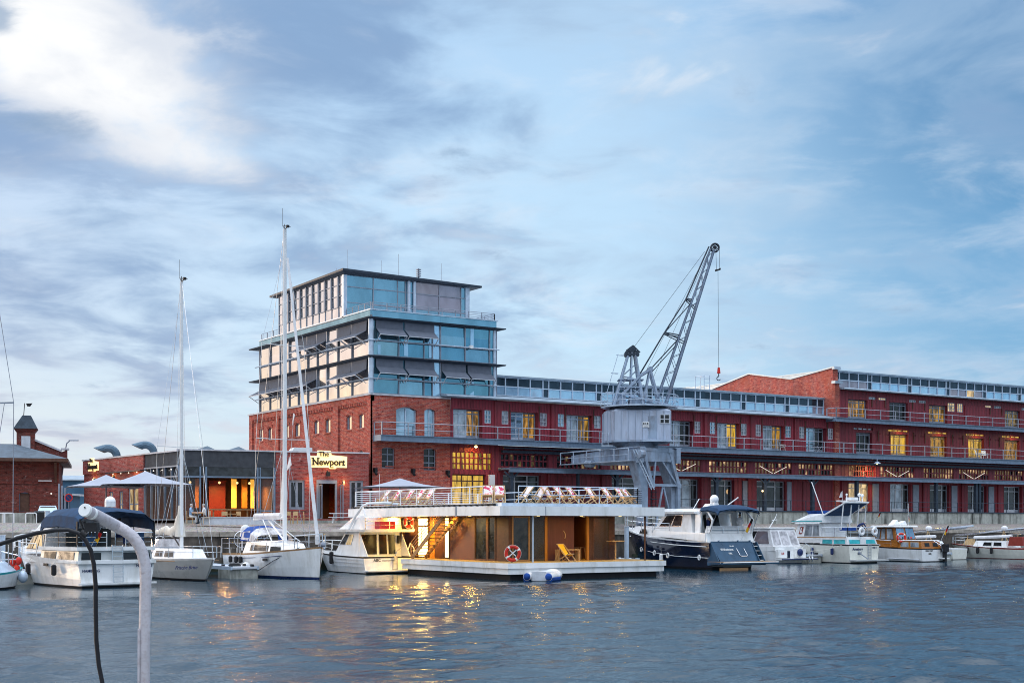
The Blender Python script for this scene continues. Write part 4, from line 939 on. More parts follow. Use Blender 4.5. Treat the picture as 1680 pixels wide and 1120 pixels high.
# ---------------------------------------------------------------- brick pump house on the left
def build_pump_house():
    D0 = 118; o = G(-41.5, D0, 3.2)
    RZ = -TH+.29; o = G(-38.95, D0, 3.2)-Vector((2.55*math.cos(RZ), 2.55*math.sin(RZ), 0))
    root = thing('brick_house', 'old dark brick house with slate hip roof and small roof turret at far left', 'building', o, RZ)
    P = lambda mb, name, mt, par=root, **k: mb.build(name, MAT[mt], par, lambda v: (v[0], v[1], v[2]-3.2), **k)
    F = lambda u, v, w_: (u, w_, v)
    X0, X1 = -12, 2.55
    hs = [(-.65, .18, 4.2, 5.85, .1), (-5.5, -4.4, 4.4, 6.2, .15), (-9, -7.9, 4.4, 6.2, .15)]
    mb = MB(); wall(mb, F, X0, X1, 4.1, 8.9, hs, .35)
    mb.poly([(X1, 0, 3), (X1, 12, 3), (X1, 12, 8.9), (X1, 0, 8.9)]); mb.poly([(X0, 0, 3), (X0, 12, 3), (X0, 12, 8.9), (X0, 0, 8.9)])
    mb.box(X0, .9, -.08, -.003, 6.55, 6.75)
    P(mb, 'brick_wall', 'brick_old')
    mb = MB(); mb.box(X0-.05, X1+.05, -.12, .2, 2.9, 4.1); P(mb, 'plinth', 'concrete')
    mb = MB(); fbar(mb, F, -.62, .15, 4.22, 5.8, .2, .26); P(mb, 'door', 'wood_dark')
    for h in hs[1:]: window(root, F, *h[:4], 2, 3, .2, 'frame_pale', 'glass_dark', .08, xf=lambda v: (v[0], v[1], v[2]-3.2), world=False)
    mb = MB(); mb.frus([(X0-1, -1.25), (X1+.75, -1.25), (X1+.75, 13), (X0-1, 13)], 8.72, [(X0+3, 3.6), (-1.2, 3.6), (-1.2, 8), (X0+3, 8)], 10.15); P(mb, 'roof', 'slate')
    mb = MB(); mb.box(X0-1.05, X1+.80, -1.3, 13.05, 8.45, 8.715); P(mb, 'eave', 'wood_dark')
    mb = MB()
    for x in (X1-.25, -3.6, -8): mb = MB(); mb.bar((x, 0, 6.9), (x, -1.0, 8.45), .18); mb.bar((x, -.06, 6.7), (x, -.06, 8.4), .16); P(mb, 'eave_bracket', 'wood_dark')
    def mv(q): q.v = [(x+1.15, y, z) for x, y, z in q.v]
    mb = MB(); mb.prism([(-.9, 4.5, 8.7), (2.0, 4.5, 8.7), (2.0, 4.5, 9.75), (1.5, 4.5, 9.55), (-.9, 4.5, 10.55)], (0, .5, 0)); mv(mb); P(mb, 'fire_wall', 'brick_old')
    mb = MB(); mb.prism([(-.9, 4.35, 10.56), (1.5, 4.35, 9.56), (1.5, 4.35, 9.74), (-.9, 4.35, 10.74)], (0, .8, 0)); mb.box(1.45, 2.15, 4.3, 5.2, 9.76, 9.9); mv(mb); P(mb, 'coping', 'coping')
    mb = MB(); mb.box(-2.25, -.75, 4.2, 5.6, 9.4, 11.5); mb.frus([(-2.25, 4.2), (-.75, 4.2), (-.75, 5.6), (-2.25, 5.6)], 11.2, [(-2.5, 3.95), (-.5, 3.95), (-.5, 5.85), (-2.5, 5.85)], 11.55); mv(mb); t = P(mb, 'turret', 'brick_old')
    mb = MB(); mb.prism([(-2.5, 3.9, 11.56), (-.5, 3.9, 11.56), (-1.05, 3.9, 12.7), (-1.75, 3.9, 12.7)], (0, 2, 0)); mv(mb); P(mb, 'turret_roof', 'slate', t)
    mb = MB(); mb.box(-1.85, -1.1, 4.15, 4.199, 9.7, 10.9); mv(mb); P(mb, 'turret_window', 'frame_pale', t)
    mb = MB(); mb.tube([(-1.7, 4.8, 12.6), (-1.6, 4.8, 13.85)], .035, 5); mb.prism([(-1.5, 4.8, 13.82), (-.95, 4.8, 13.86), (-1.15, 4.8, 13.56), (-1.4, 4.8, 13.58)], (0, .1, 0)); mv(mb); P(mb, 'weather_vane', 'rubber')
    mb = MB(); mb.box(.9, .9+1.1, -.3, -.13, 7.4-.6, 7.48-.6); P(mb, 'wall_light', 'white_paint')
    mb = MB(); mb.ball((1.95, -.15, 5.75), .07); P(mb, 'wall_light', 'lamp_white')
    # street lamp rising behind the eave
    t = thing('street_lamp', 'slim grey street lamp with bent arm behind the brick house', 'lamp', G(-41.9, 126, 3.2), -TH)
    m = MB(); m.tube([(-.0, 0, 0), (.95, 0, 6.9), (1.05, 0, 7.35), (1.35, 0, 7.6)], [.09, .06, .06, .05], 7); m.build('pole', MAT['frame_grey'], t, smooth=True)
    m = MB(); m.box(1.25, 2.1, -.12, .12, 7.55, 7.68); m.build('lamp_head', MAT['frame_pale'], t)
build_pump_house()
def build_left_land():
    t = thing('shed', 'long low blue steel shed between brick house and restaurant', 'building', G(-58, 150, 3.2), -TH)
    m = MB(); m.box(-6, 14, 0, 20, 0, 4.7); m.build('wall', MAT['shed_blue'], t)
    m = MB(); m.prism([(-6.3, -.3, 4.7), (14.3, -.3, 4.7), (14.3, 10, 5.5), (-6.3, 10, 5.5)], (0, 0, .12)); m.build('roof', MAT['roof_metal'], t)
    t = thing('shed', 'small blue kiosk with white trim behind the parked car', 'building', G(-44.2, 128, 3.2), -TH)
    m = MB(); m.box(-1.2, 3, 0, 3, 0, 2.6); m.build('wall', MAT['shed_blue'], t)
    m = MB(); m.box(-1.4, 3.3, -.3, 3.3, 2.6, 2.78); m.build('roof', MAT['frame_pale'], t)
    # inverted-U bicycle stands along the quay
    proto = None
    for i, px in enumerate((-1, 14, 51)):
        loc = G((px-840)/2253*95, 95, 3.16)
        lb = ['white hoop bicycle stand cut by the left picture edge', 'white hoop bicycle stand left of the black bin, clear of it', 'white hoop bicycle stand right in front of the black bin'][i]
        if not proto:
            proto = thing('bicycle_stand', lb, 'bicycle stand', loc, -TH, 'bicycle stands on the quay')
            m = MB(); m.tube([(-.37, 0, -.05), (-.37, 0, .66), (-.31, 0, .73), (.31, 0, .73), (.37, 0, .66), (.37, 0, -.05)], .04, 7); m.build('hoop', MAT['white_paint'], proto)
        else: dup(proto, loc, None, lb)
    t = thing('litter_bin', 'black wheeled litter bin beside the bicycle stand and parked car', 'bin', G((67-840)/2253*99, 99, 3.2), -TH)
    m = MB(); m.frus([(-.30, -.3), (.30, -.3), (.30, .3), (-.30, .3)], .08, [(-.38, -.38), (.38, -.38), (.38, .36), (-.38, .36)], .78); m.build('body', MAT['bin_black'], t)
    m = MB(); m.frus([(-.40, -.40), (.40, -.40), (.40, .40), (-.40, .40)], .79, [(-.34, -.3), (.34, -.3), (.34, .36), (-.34, .36)], .88); m.build('lid', MAT['bin_black'], t)
    for s in (-1, 1):
        m = MB(); m.tube([(s*.36, .25, .1), (s*.30, .25, .1)], .1, 10); m.build('wheel', MAT['rubber'], t)
    # parked car
    t = thing('parked_car', 'silver blue hatchback parked by the brick house', 'car', G((78-840)/2253*110, 110, 3.2), -TH+.35)
    prof = [(-.85, .25), (-.88, .70), (-.82, .88), (.82, .88), (.88, .70), (.85, .25)]
    ys = [(-2.0, .92, -.1), (-1.95, 1., 0), (-.9, 1., .02), (.9, 1., .02), (1.9, .98, 0), (2.05, .9, -.12)]
    m = MB(); m.loft([[(x*k, y, z+(dz if z > .6 else 0)) for x, z in prof] for y, k, dz in ys], 0, True, True)
    b = m.build('body', MAT['car_paint'], t, smooth=True)
    m = MB(); m.frus([(-.78, -1.5), (.78, -1.5), (.78, 1.0), (-.78, 1.0)], .88, [(-.6, -.95), (.6, -.95), (.6, .35), (-.6, .35)], 1.40); m.build('cabin', MAT['car_paint'], t)
    m = MB()
    m.poly([(-.68, -1.42, .94), (.68, -1.42, .94), (.55, -1.02, 1.34), (-.55, -1.02, 1.34)]); m.poly([(-.785, -1.2, .94), (-.785, .8, .94), (-.64, .3, 1.34), (-.64, -.9, 1.34)]); m.poly([(.785, -1.2, .94), (.785, .8, .94), (.64, .3, 1.34), (.64, -.9, 1.34)]); m.poly([(-.68, .93, .94), (.68, .93, .94), (.55, .42, 1.34), (-.55, .42, 1.34)])
    m.build('window', MAT['glass_dark'], t)
    for sx in (-1, 1):
        for y in (-1.3, 1.25):
            m = MB(); m.tube([(sx*.70, y, .31), (sx*.9, y, .31)], .31, 14); w_ = m.build('wheel', MAT['rubber'], t)
            m = MB(); m.tube([(sx*.89, y, .31), (sx*.912, y, .31)], .19, 10); m.build('rim', MAT['chrome'], w_)
        m = MB(); m.box(sx*.62-.14, sx*.62+.14, -2.03, -1.9, .58, .72); m.build('tail_light', MAT['red_plastic'], t)
    m = MB(); m.box(-.26, .26, -2.04, -1.98, .42, .53); m.build('number_plate', MAT['white_paint'], t)
    # poles, sign and mooring posts
    t = thing('sign_post', 'grey post with round blue and red no-stopping sign near the blue kiosk', 'sign', G((113-840)/2253*100, 100, 3.2), -TH)
    m = MB(); m.tube([(0, 0, 0), (0, 0, 2.2)], .035, 6); m.build('post', MAT['frame_grey'], t)
    m = MB(); m.tube([(0, -.04, 1.85), (0, -.06, 1.85)], .30, 16); d = m.build('disc', MAT['red_plastic'], t)
    m = MB(); m.tube([(0, -.055, 1.85), (0, -.068, 1.85)], .23, 16); m.build('disc_field', MAT['stripe_navy'], d)
    m = MB(); m.bar((-.17, -.07, 2.02), (.17, -.07, 1.68), .055, .01); m.build('disc_bar', MAT['red_plastic'], d)
    for i, px in enumerate((97, 102, 107)):
        t = tag(MB().tube([(0, 0, 0), (0, 0, 2.9-.15*i)], .07, 7).build('steel_post', MAT['frame_grey']), ['tall grey steel post nearest the brick house corner', 'middle grey steel post beside the brick house', 'shortest grey steel post beside the no-stopping sign'][i], 'post', 'grey posts by the brick house')
        t.location = G((px-840)/2253*101, 101, 3.2)
    for px, zt, d, lb in ((77.5, 3.9, 84.6, 'pale blue steel mooring pile with flat cap behind the motor yacht bow'), (4, 2.5, 74, 'pale blue mooring pile at left picture edge beside the covered boat'), (32, 2.4, 74, 'thin grey mooring pile standing in dark water at far left'), (1028, 5.0, 90, 'light blue mooring pile behind the dark yacht bow')):
        t = thing('mooring_pile', lb, 'mooring pile', G((px-840)/2253*d, d, -.4), 0)
        r = .15 if px != 32 else .06
        m = MB(); m.tube([(0, 0, -.6), (0, 0, zt+.4-(2.05 if px == 1028 else 0))], r, 12); m.build('pile', MAT['steel_light'], t, smooth=True)
        m = MB(); m.tube([(0, 0, zt+.4-(2.05 if px == 1028 else 0)), (0, 0, zt+.45-(2.05 if px == 1028 else 0))], r+.02, 12); m.build('cap', MAT['frame_pale'], t)
build_left_land()

def parasol(loc, R, h, zr, label, mt='parasol_cloth'):
    t = thing('parasol', label, 'parasol', loc, .4-TH, 'square parasols on the quay')
    m = MB(); m.tube([(0, 0, 0), (0, 0, h-.05)], .05, 8); m.build('pole', MAT['frame_grey'], t)
    m = MB(); n = 8; rim = []
    for i in range(n):
        a = math.pi/4*i+math.pi/8*0; k = R*(1.0 if i % 2 else .74)
        rim.append((k*math.cos(a), k*math.sin(a), zr+(.0 if i % 2 else .05)))
    for i in range(n):
        A, B = Vector(rim[i]), Vector(rim[(i+1) % n]); Cc = Vector((0, 0, h))
        for j in range(4):
            f0, f1 = j/4, (j+1)/4
            sag = lambda f: Vector((0, 0, -.12*math.sin(math.pi*f)))
            if j == 3: m.poly([A.lerp(Cc, f0)+sag(f0), B.lerp(Cc, f0)+sag(f0), Cc])
            else: m.poly([A.lerp(Cc, f0)+sag(f0), B.lerp(Cc, f0)+sag(f0), B.lerp(Cc, f1)+sag(f1), A.lerp(Cc, f1)+sag(f1)])
    m.build('canopy', MAT[mt], t)
    m = MB()
    for i in range(n): m.bar((0, 0, h-.5), (rim[i][0]*.97, rim[i][1]*.97, rim[i][2]-.10), .035)
    m.build('rib', MAT['frame_grey'], t)
    m = MB(); m.box(-.45, .45, -.45, .45, 0, .1); m.build('base', MAT['concrete'], t)
    return t
parasol(G(-29.7*1.03, 103.5, 3.15), 3.8, 3.7, 2.75, 'left pale square parasol beside the restaurant brick side wall')
parasol(G(-604/2253*99, 99.5, 3.12), 4.1, 3.85, 2.82, 'largest pale square parasol in front of the restaurant glass corner')
parasol(G(-184/2253*101, 101, 3.2), 3.9, 3.3, 2.6, 'pale square parasol below the tower, half hidden by the houseboat roof')

def bench_table(name, label, loc, rz):
    t = thing(name, label, 'picnic table', loc, rz)
    m = MB(); m.box(-.95, .95, -.38, .38, .70, .75); m.build('top', MAT['white_paint'], t)
    for s in (-1, 1):
        m = MB(); m.box(-.95, .95, s*.75-.14, s*.75+.14, .42, .46); m.build('seat', MAT['white_paint'], t)
    for s in (-1, 1):
        m = MB(); m.bar((s*.65, -.72, 0), (s*.65, .25, .70), .07); m.bar((s*.65, .72, 0), (s*.65, -.25, .70), .07); m.bar((s*.65, -.8, .39), (s*.65, .8, .39), .06); m.build('leg', MAT['white_paint'], t)
    return t
bench_table('picnic_table', 'white picnic table with crossed legs beside the restaurant door', G((562-840)/2253*102, 102, 3.2), -TH)
def cafe_chair(loc, rz, label, mt='wood_pale'):
    t = thing('cafe_chair', label, 'chair', loc, rz, 'wooden chairs on the restaurant terrace')
    m = MB(); m.box(-.22, .22, -.22, .22, .43, .47); m.build('seat', MAT[mt], t)
    m = MB(); m.box(-.22, .22, .19, .23, .62, .92); m.build('backrest', MAT[mt], t)
    for sx in (-1, 1):
        for sy in (-1, 1):
            m = MB(); m.bar((sx*.2, sy*.2, 0), (sx*.2, sy*.2, .43 if sy < 0 else .62), .04); m.build('leg', MAT[mt], t)
    return t
def cafe_table(loc, label):
    t = thing('cafe_table', label, 'table', loc, -TH, 'tables on the restaurant terrace')
    m = MB(); m.box(-.4, .4, -.4, .4, .72, .76); m.build('top', MAT['wood_pale'], t)
    m = MB(); m.tube([(0, 0, .0), (0, 0, .72)], .05, 6); m.box(-.25, .25, -.25, .25, 0, .03); m.build('base', MAT['steel_dark'], t)
    return t
TD = 96.5
def terr(px, d=TD, z=3.14): return G((px-840)/2253*d, d, z)
cafe_table(terr(326), 'small wooden table between two seated men in front of the glass corner')
cafe_chair(terr(311.5), math.pi/2+-TH+.2, 'wooden chair under the man in light blue shirt'); cafe_chair(terr(339.5), -math.pi/2-TH, 'wooden chair with its back turned to the white planter, right of the two men')
cafe_table(terr(380, 101), 'wooden table inside the opening under the yellow panels'); cafe_chair(terr(370, 100.6), -TH+3.0, 'wooden chair in front of the red panel'); cafe_chair(terr(388, 100.6), -TH-.6, 'wooden chair lit orange under the yellow panels')
for i, px in enumerate((474, 488, 503)): cafe_chair(terr(px, 101), -TH+[.5, 2.6, 1.8][i], ['wooden chair below the wide grey window, left of three', 'wooden chair below the wide grey window, middle of three', 'wooden chair below the wide grey window, nearest the door'][i])
t = thing('terrace_planter', 'long low white planter in front of the restaurant opening', 'planter', terr(392, 96.8, 3.1), -TH)
m = MB(); m.box(-2.55, 2.5, -.3, .5, 0, .50); m.box(-2.6, 2.55, -.36, .56, .50, .54); m.build('box', MAT['frame_pale'], t)
m = MB(); m.box(-2.5, 2.45, -.26, .46, .541, .56); m.build('soil', MAT['wood_dark'], t)
# ---------------------------------------------------------------- harbour crane
def build_crane():
    cx, cy = 70.5, 90.0
    root = thing('harbour_crane', 'old grey half-portal harbour crane with raised lattice jib in front of the warehouse', 'crane', (cx, cy, 2.9))
    P = lambda mb, name, mt='crane_paint', par=root, **k: mb.build(name, MAT[mt], par, world=True, **k)
    U0 = lambda v: tuple(Vector((cx, cy, 0))+Vector((CS*v[0]+SN*v[1], -SN*v[0]+CS*v[1], v[2])))
    UP = lambda mb, name, mt='crane_paint', par=root, **k: mb.build(name, MAT[mt], par, U0, world=True, **k)
    # portal girder back to the building
    for x in (68.5, 72.3):
        mb = MB(); mb.prism([(x, 86.9, 9.3), (x, 86.9, 8.1), (x, 91.5, 8.0), (x, 96.4, 8.35), (x, 96.4, 9.0), (x, 91.5, 9.3)], (.42, 0, 0))
        mb.box(x-.12, x+.54, 86.9, 96.4, 9.3, 9.38); P(mb, 'girder')
    mb = MB(); mb.box(68.9, 72.3, 87.1, 88.1, 8.2, 9.25); mb.box(68.9, 72.3, 91, 92, 8.2, 9.25); mb.box(68.9, 72.3, 95.6, 96.3, 8.4, 9.0); mb.each('cross_beam', MAT['crane_paint'], root, world=True); mb = MB(); mb.tube([(70.5, 89.6, 8.9), (70.5, 89.6, 10)], 1.6, 16); P(mb, 'slew_column')
    mb = MB(); mb.box(67.8, 68.45, 87.5, 97.2, 8.22, 8.28); railing(mb, lambda u, v, w_: (67.85, u, v), lin(87.6, 97.1, 5), 8.28, [8.75, 9.25], 0, .03, .03); P(mb, 'walkway', 'steel_light')
    mb = MB(); mb.tube([(68.3, 93, 8.2), (68.3, 93.9, 8.2)], .3, 10); mb.tube([(68.15, 86.6, 8.75), (68.6, 86.6, 8.75)], .34, 10); P(mb, 'winch_drum')
    # quay leg: trapezoid frame on two stout legs, seen square to the quay
    y = 87.2
    a, b, c, d = (69.0, y, 9.15), (71.75, y, 9.15), (69.95, y, 6.3), (72.7, y, 6.3)
    mb = MB(); mb.bar(a, b, .26, .26); mb.bar(a, c, .26, .26); mb.bar(b, d, .28, .28); mb.bar(c, d, .2, .2)
    m0 = (70.4, y, 9.0); mb.bar(m0, (70.1, y, 6.35), .14, .14); mb.bar(m0, (72.55, y, 6.35), .14, .14)
    for p_ in (a, b, c, d): mb.box(p_[0]-.2, p_[0]+.2, y-.17, y+.17, p_[2]-.22, p_[2]+.18)
    P(mb, 'leg_frame')
    for x, t_ in ((69.35, 68.9), (72.5, 71.9)):
        mb = MB(); mb.frus([(x-.32, y+.2), (x+.32, y+.2), (x+.32, y+.9), (x-.32, y+.9)], 2.6, [(x-.36, y+.2), (x+.36, y+.2), (x+.36, y+1.1), (x-.36, y+1.1)], 6.3)
        mb.frus([(x-.36, y+.2), (x+.36, y+.2), (x+.36, y+1.1), (x-.36, y+1.1)], 6.301, [(t_-.7, y+.2), (t_+.4, y+.2), (t_+.4, y+1.3), (t_-.7, y+1.3)], 9.1); P(mb, 'leg')
        mb = MB(); mb.box(x-.9, x+.9, y, y+1.1, 2.55, 3.0)
        for s in (-.55, .55): mb.tube([(x+s, y-.05, 2.85), (x+s, y+.2, 2.85)], .3, 12)
        P(mb, 'bogie', 'steel_dark')
    mb = MB(); mb.bar((71.1, y, 6.3), (70.3, y, 2.7), .12); mb.bar((71.1, y, 6.3), (72.2, y, 2.7), .12); mb.bar((70.5, y, 4.2), (71.9, y, 4.2), .08); mb.bar((72.7, y, 6.3), (72.7, y, 2.7), .26); P(mb, 'leg_brace')
    mb = MB()
    for s in (-.22, .22): mb.bar((68.0+s*.2, 87.0+s, 9.1), (69.5+s*.2, 86.5+s, 5.9), .07)
    for i in range(12): mb.bar((68.0+1.5*i/12-.05, 86.78-.5*i/12, 9.1-3.2*i/12), (68.0+1.5*i/12+.05, 87.22-.5*i/12, 9.1-3.2*i/12), .045)
    P(mb, 'ladder', 'steel_light')
    mb = MB()
    for s in (-.25, .25): mb.bar((70.6+s, y+.6, 6.0), (70.6+s, y+.6, 2.7), .06)
    for i in range(11): mb.box(70.33, 70.87, y+.42, y+.75, 2.9+.28*i, 2.94+.28*i)
    P(mb, 'ladder', 'steel_dark')
    # slewing house: an eight-sided cab
    x0, x1 = -2.68, 2.68
    oc = [(x0, -.6), (-1.95, -2.1), (.3, -2.45), (x1-.05, -2.35), (x1, 2.2), (1.8, 2.7), (-1.7, 2.7), (x0, 1.4)]
    inn = [(p_[0]*.90, p_[1]*.88) for p_ in oc]
    mb = MB(); mb.frus(oc, 9.98, oc, 12.35)
    mb.frus(oc, 12.351, inn, 12.52)
    UP(mb, 'cab', 'crane_cab')
    mb = MB(); mb.frus([(p_[0]*1.03, p_[1]*1.03) for p_ in oc], 9.82, [(p_[0]*1.03, p_[1]*1.03) for p_ in oc], 9.975); mb.frus([(p_[0]*.5, p_[1]*.5) for p_ in oc], 9.4, [(p_[0]*.72, p_[1]*.72) for p_ in oc], 9.82); UP(mb, 'cab_base')
    mb = MB()
    for i in range(8):
        A, B = Vector((*oc[i], 0)), Vector((*oc[(i+1) % 8], 0)); L_ = (B-A).length; n_ = max(1, int(L_/.55))
        for j in range(n_):
            q = A.lerp(B, j/n_); mb.bar((q.x*1.004, q.y*1.004, 10), (q.x*1.004, q.y*1.004, 12.33), .035)
    UP(mb, 'cab_seam')
    mb = MB(); grid_frame(mb, lambda u, v, w_: (u, -2.38+w_+.012*(u), v), [1.75, 2.12, 2.5], [11.3, 11.65, 12.02], -.06, .0, .06); o = UP(mb, 'cab_window', 'frame_pale')
    mb = MB(); mb.poly([(1.75, -2.40, 11.3), (2.5, -2.395, 11.3), (2.5, -2.395, 12.02), (1.75, -2.40, 12.02)]); UP(mb, 'pane', 'glass_dark', o)
    mb = MB(); fbar(mb, lambda u, v, w_: (u, -2.42+w_, v), .75, 1.45, 10.1, 11.9, -.02, .05); UP(mb, 'cab_door', 'crane_paint')
    mb = MB(); fbar(mb, lambda u, v, w_: (u, -2.47+w_, v), .32, .86, 11.15, 11.42, -.03, .02); fbar(mb, lambda u, v, w_: (u, -2.47+w_, v), .32, .86, 10.98, 11.10, -.03, .02); UP(mb, 'sign_plate', 'white_paint')
    mb = MB(); mb.tube([(.42, -2.51, 11.28), (.42, -2.515, 11.28)], .07, 8); mb.box(.54, .62, -2.515, -2.505, 11.22, 11.34); mb.box(.67, .79, -2.515, -2.505, 11.22, 11.34); mb.box(.40, .78, -2.515, -2.505, 11.02, 11.05); UP(mb, 'plate_marking', 'rubber')
    mb = MB(); mb.box(.3, 3.4, -3.0, -2.4, 9.82, 9.9); mb.box(-2.9, -2.0, -1.6, -.6, 9.5, 9.58); UP(mb, 'cab_step', 'steel_light')
    mb = MB(); mb.tube([(-2.9, -1.5, 9.5), (-2.9, -1.5, 10.6), (-2.4, -1.5, 10.6), (-2.4, -1.5, 9.5)], .035, 6); UP(mb, 'cab_rail', 'steel_light')
    # round platform and rails
    mb = MB(); mb.tube([(0.2, 0, 12.5), (.2, 0, 12.72)], 2.4, 20); UP(mb, 'slew_ring', 'steel_dark')
    pl = [(3.2*math.cos(i*math.pi/6)+.3, 3.0*math.sin(i*math.pi/6)) for i in range(12)]
    mb = MB(); mb.frus(pl, 12.74, pl, 12.84); UP(mb, 'platform', 'steel_light')
    mb = MB()
    for i in range(12):
        A, B = pl[i], pl[(i+1) % 12]
        mb.bar((*A, 12.84), (*A, 13.75), .05)
        for z in (13.25, 13.75): mb.bar((*A, z), (*B, z), .045)
    UP(mb, 'platform_railing', 'steel_light')
    # A-frame mast with machinery
    top = (-.35, 0, 17.3)
    mb = MB()
    for s in (-1, 1):
        mb.bar((-1.9, s*1.0, 12.85), (top[0]-.25, s*.35, top[2]), .16); mb.bar((.55, s*1.0, 12.85), (top[0]+.25, s*.35, top[2]), .18); mb.bar((-.5, s*.9, 12.85), (top[0], s*.4, top[2]), .12)
        mb.bar((-1.45, s*.85, 14.4), (.25, s*.85, 14.4), .1); mb.bar((-1.65, s*.9, 13.6), (.15, s*.7, 14.9), .08); mb.bar((-1.1, s*.7, 15.3), (.15, s*.7, 15.0), .1); mb.bar((-1.35, s*.8, 14.6), (.0, s*.6, 15.8), .07)
        mb.bar((-.9, s*.6, 15.6), (.0, s*.5, 16.4), .07)
    mb.bar((-1.1, -.7, 15.3), (-1.1, .7, 15.3), .1); mb.box(-1.5, .6, -.8, .8, 15.02, 15.08)
    UP(mb, 'mast')
    mb = MB()
    for q in ((-.35, 17.45, .36), (-.7, 17.2, .28), (-.02, 17.25, .24)): mb.tube([(q[0], -.45, q[1]), (q[0], .45, q[1])], q[2], 12)
    mb.box(-.75, .25, -.5, .5, 17.05, 17.25); mb.bar((-.8, 0, 17.5), (-.2, 0, 17.95), .1); mb.bar((-.2, 0, 17.9), (.35, 0, 17.35), .1); UP(mb, 'mast_head', 'steel_dark')
    mb = MB()
    for k, z in ((0, 17.1), (1, 15.6), (2, 14.0)):
        xo = -1.0-.45*k
        mb.tube([(xo, -.3, z), (xo-.45, -.3, z+.05), (xo-.6, 0, z+.05), (xo-.45, .3, z+.05), (xo, .3, z)], .025, 5)
    for s in (-.28, 0, .28): mb.bar((-1.5, s, 17.1), (-2.4, s, 14.05), .03)
    UP(mb, 'ladder_cage', 'steel_light')
    # luffing arms
    mb = MB()
    for s in (-.7, .7):
        mb.bar((-1.9, s, 13.0), (.25, s, 15.35), .34, .2); mb.bar((.25, s, 15.35), (1.15, s, 15.9), .26, .2); mb.bar((1.15, s, 15.9), (1.95, s, 12.95), .16); mb.bar((1.15, s, 15.9), (.55, s, 12.95), .12)
        mb.bar((-1.6, s*1.5, 13.9), (2.6, s*1.5, 12.95), .12); mb.bar((-.3, s, 14.2), (1.7, s, 13.1), .1); mb.bar((-1.0, s, 13.0), (.6, s, 14.6), .09); mb.bar((.3, s, 13.0), (.9, s, 14.6), .09); mb.bar((.8, s, 14.4), (1.5, s, 14.5), .07)
    mb.tube([(1.15, -.8, 15.9), (1.15, .8, 15.9)], .22, 10); mb.box(-.6, .7, -.6, .6, 12.86, 13.55); mb.box(-1.7, -.9, -.8, .8, 12.86, 13.9); UP(mb, 'luffing_gear')
    # jib
    foot = [Vector((1.75, s*.8, 13.5)) for s in (-1, 1)]; ft2 = [Vector((2.45, s*.8, 13.0)) for s in (-1, 1)]
    tip = Vector((6.35, 0, 25.9))
    L1 = lambda f, s: foot[s].lerp(tip+Vector((-.18, (-1, 1)[s]*.14, 0)), f)
    L2 = lambda f, s: ft2[s].lerp(tip+Vector((.12, (-1, 1)[s]*.14, -.1)), f)
    mb = MB()
    for s in (0, 1):
        mb.tube([L1(0, s), L1(1, s)], .075, 6); mb.tube([L2(0, s), L2(1, s)], .105, 6)
        n_ = 18
        for i in range(n_):
            A, B = (L1(i/n_, s), L2((i+1)/n_, s)) if i % 2 else (L2(i/n_, s), L1((i+1)/n_, s))
            mb.bar(A, B, .042)
    for i in range(18):
        mb.bar(L1(i/18, 0), L1((i+1)/18, 1), .04); mb.bar(L1(i/18, 1), L1(i/18, 0), .04); mb.bar(L2(i/18, 1), L2((i+1)/18, 0), .04)
    UP(mb, 'jib', 'crane_jib')
    k1, k2 = Vector((4.15, 0, 21.75)), Vector((2.35, 0, 18.95)); base = Vector((.3, 0, 15.5))
    mb = MB()
    for s, dy in ((0, -.45), (1, .45)):
        v = Vector((0, dy, 0)); t_ = tip+Vector((-.3, dy*.3, .2))
        mb.tube([base+v, k2+v, k1+v*.7, t_], .055, 5)
        mb.bar(k1+v*.7, L1(.66, s), .09); mb.bar(k2+v, L1(.42, s), .09); mb.bar(k2+v, L2(.40, s), .07); mb.bar(k1+v*.7, L2(.62, s), .07)
        mb.bar(k2+v, L1(.64, s), .07); mb.bar(L1(.40, s), Vector((1.15, dy*1.6, 15.9)), .09); mb.bar(L1(.36, s), Vector((1.2, dy*1.6, 15.6)), .07)
    mb.bar(k2+Vector((0, -.45, 0)), k2+Vector((0, .45, 0)), .07); mb.bar(k1+Vector((0, -.3, 0)), k1+Vector((0, .3, 0)), .07)
    UP(mb, 'jib_stay', 'steel_dark')
    mb = MB()
    for s in (-.12, .12): mb.torus((tip.x+.2, s, tip.z+.12), .34, .06, (0, 1, 0), 16, 6)
    for i in range(6):
        a_ = i*math.pi/6; mb.bar((tip.x+.2-.36*math.cos(a_), 0, tip.z+.15-.36*math.sin(a_)), (tip.x+.2+.36*math.cos(a_), 0, tip.z+.15+.36*math.sin(a_)), .06)
    UP(mb, 'jib_head', 'steel_dark')
    mb = MB(); r_ = .018
    mb.tube([(-.3, 0, 17.6), (5.7, 0, 25.7)], r_, 4); mb.tube([(.9, .3, 15.9), (5.9, .1, 25.6)], r_, 4); mb.tube([(1.4, -.3, 15.2), (5.9, -.1, 25.4)], r_, 4)
    hx = tip.x+.58
    for dx in (-.30, .0): mb.tube([(hx+dx, 0, tip.z), (hx+dx*.8, 0, tip.z-1.75)], r_, 4)
    mb.tube([(hx-.12, 0, tip.z-1.75), (hx-.06, 0, 16.1)], r_, 4); UP(mb, 'cable', 'rubber')
    mb = MB(); mb.prism([(hx-.36, -.08, 24.05), (hx+.1, -.08, 24.2), (hx+.1, -.08, 24.35), (hx-.1, -.08, 24.25), (hx-.36, -.08, 24.2)], (0, .16, 0)); UP(mb, 'sheave_block', 'rubber')
    mb = MB(); mb.frus([(hx-.19, -.14), (hx+.07, -.14), (hx+.07, .14), (hx-.19, .14)], 15.62, [(hx-.14, -.1), (hx+.02, -.1), (hx+.02, .1), (hx-.14, .1)], 16.1); UP(mb, 'hook_block', 'red_plastic')
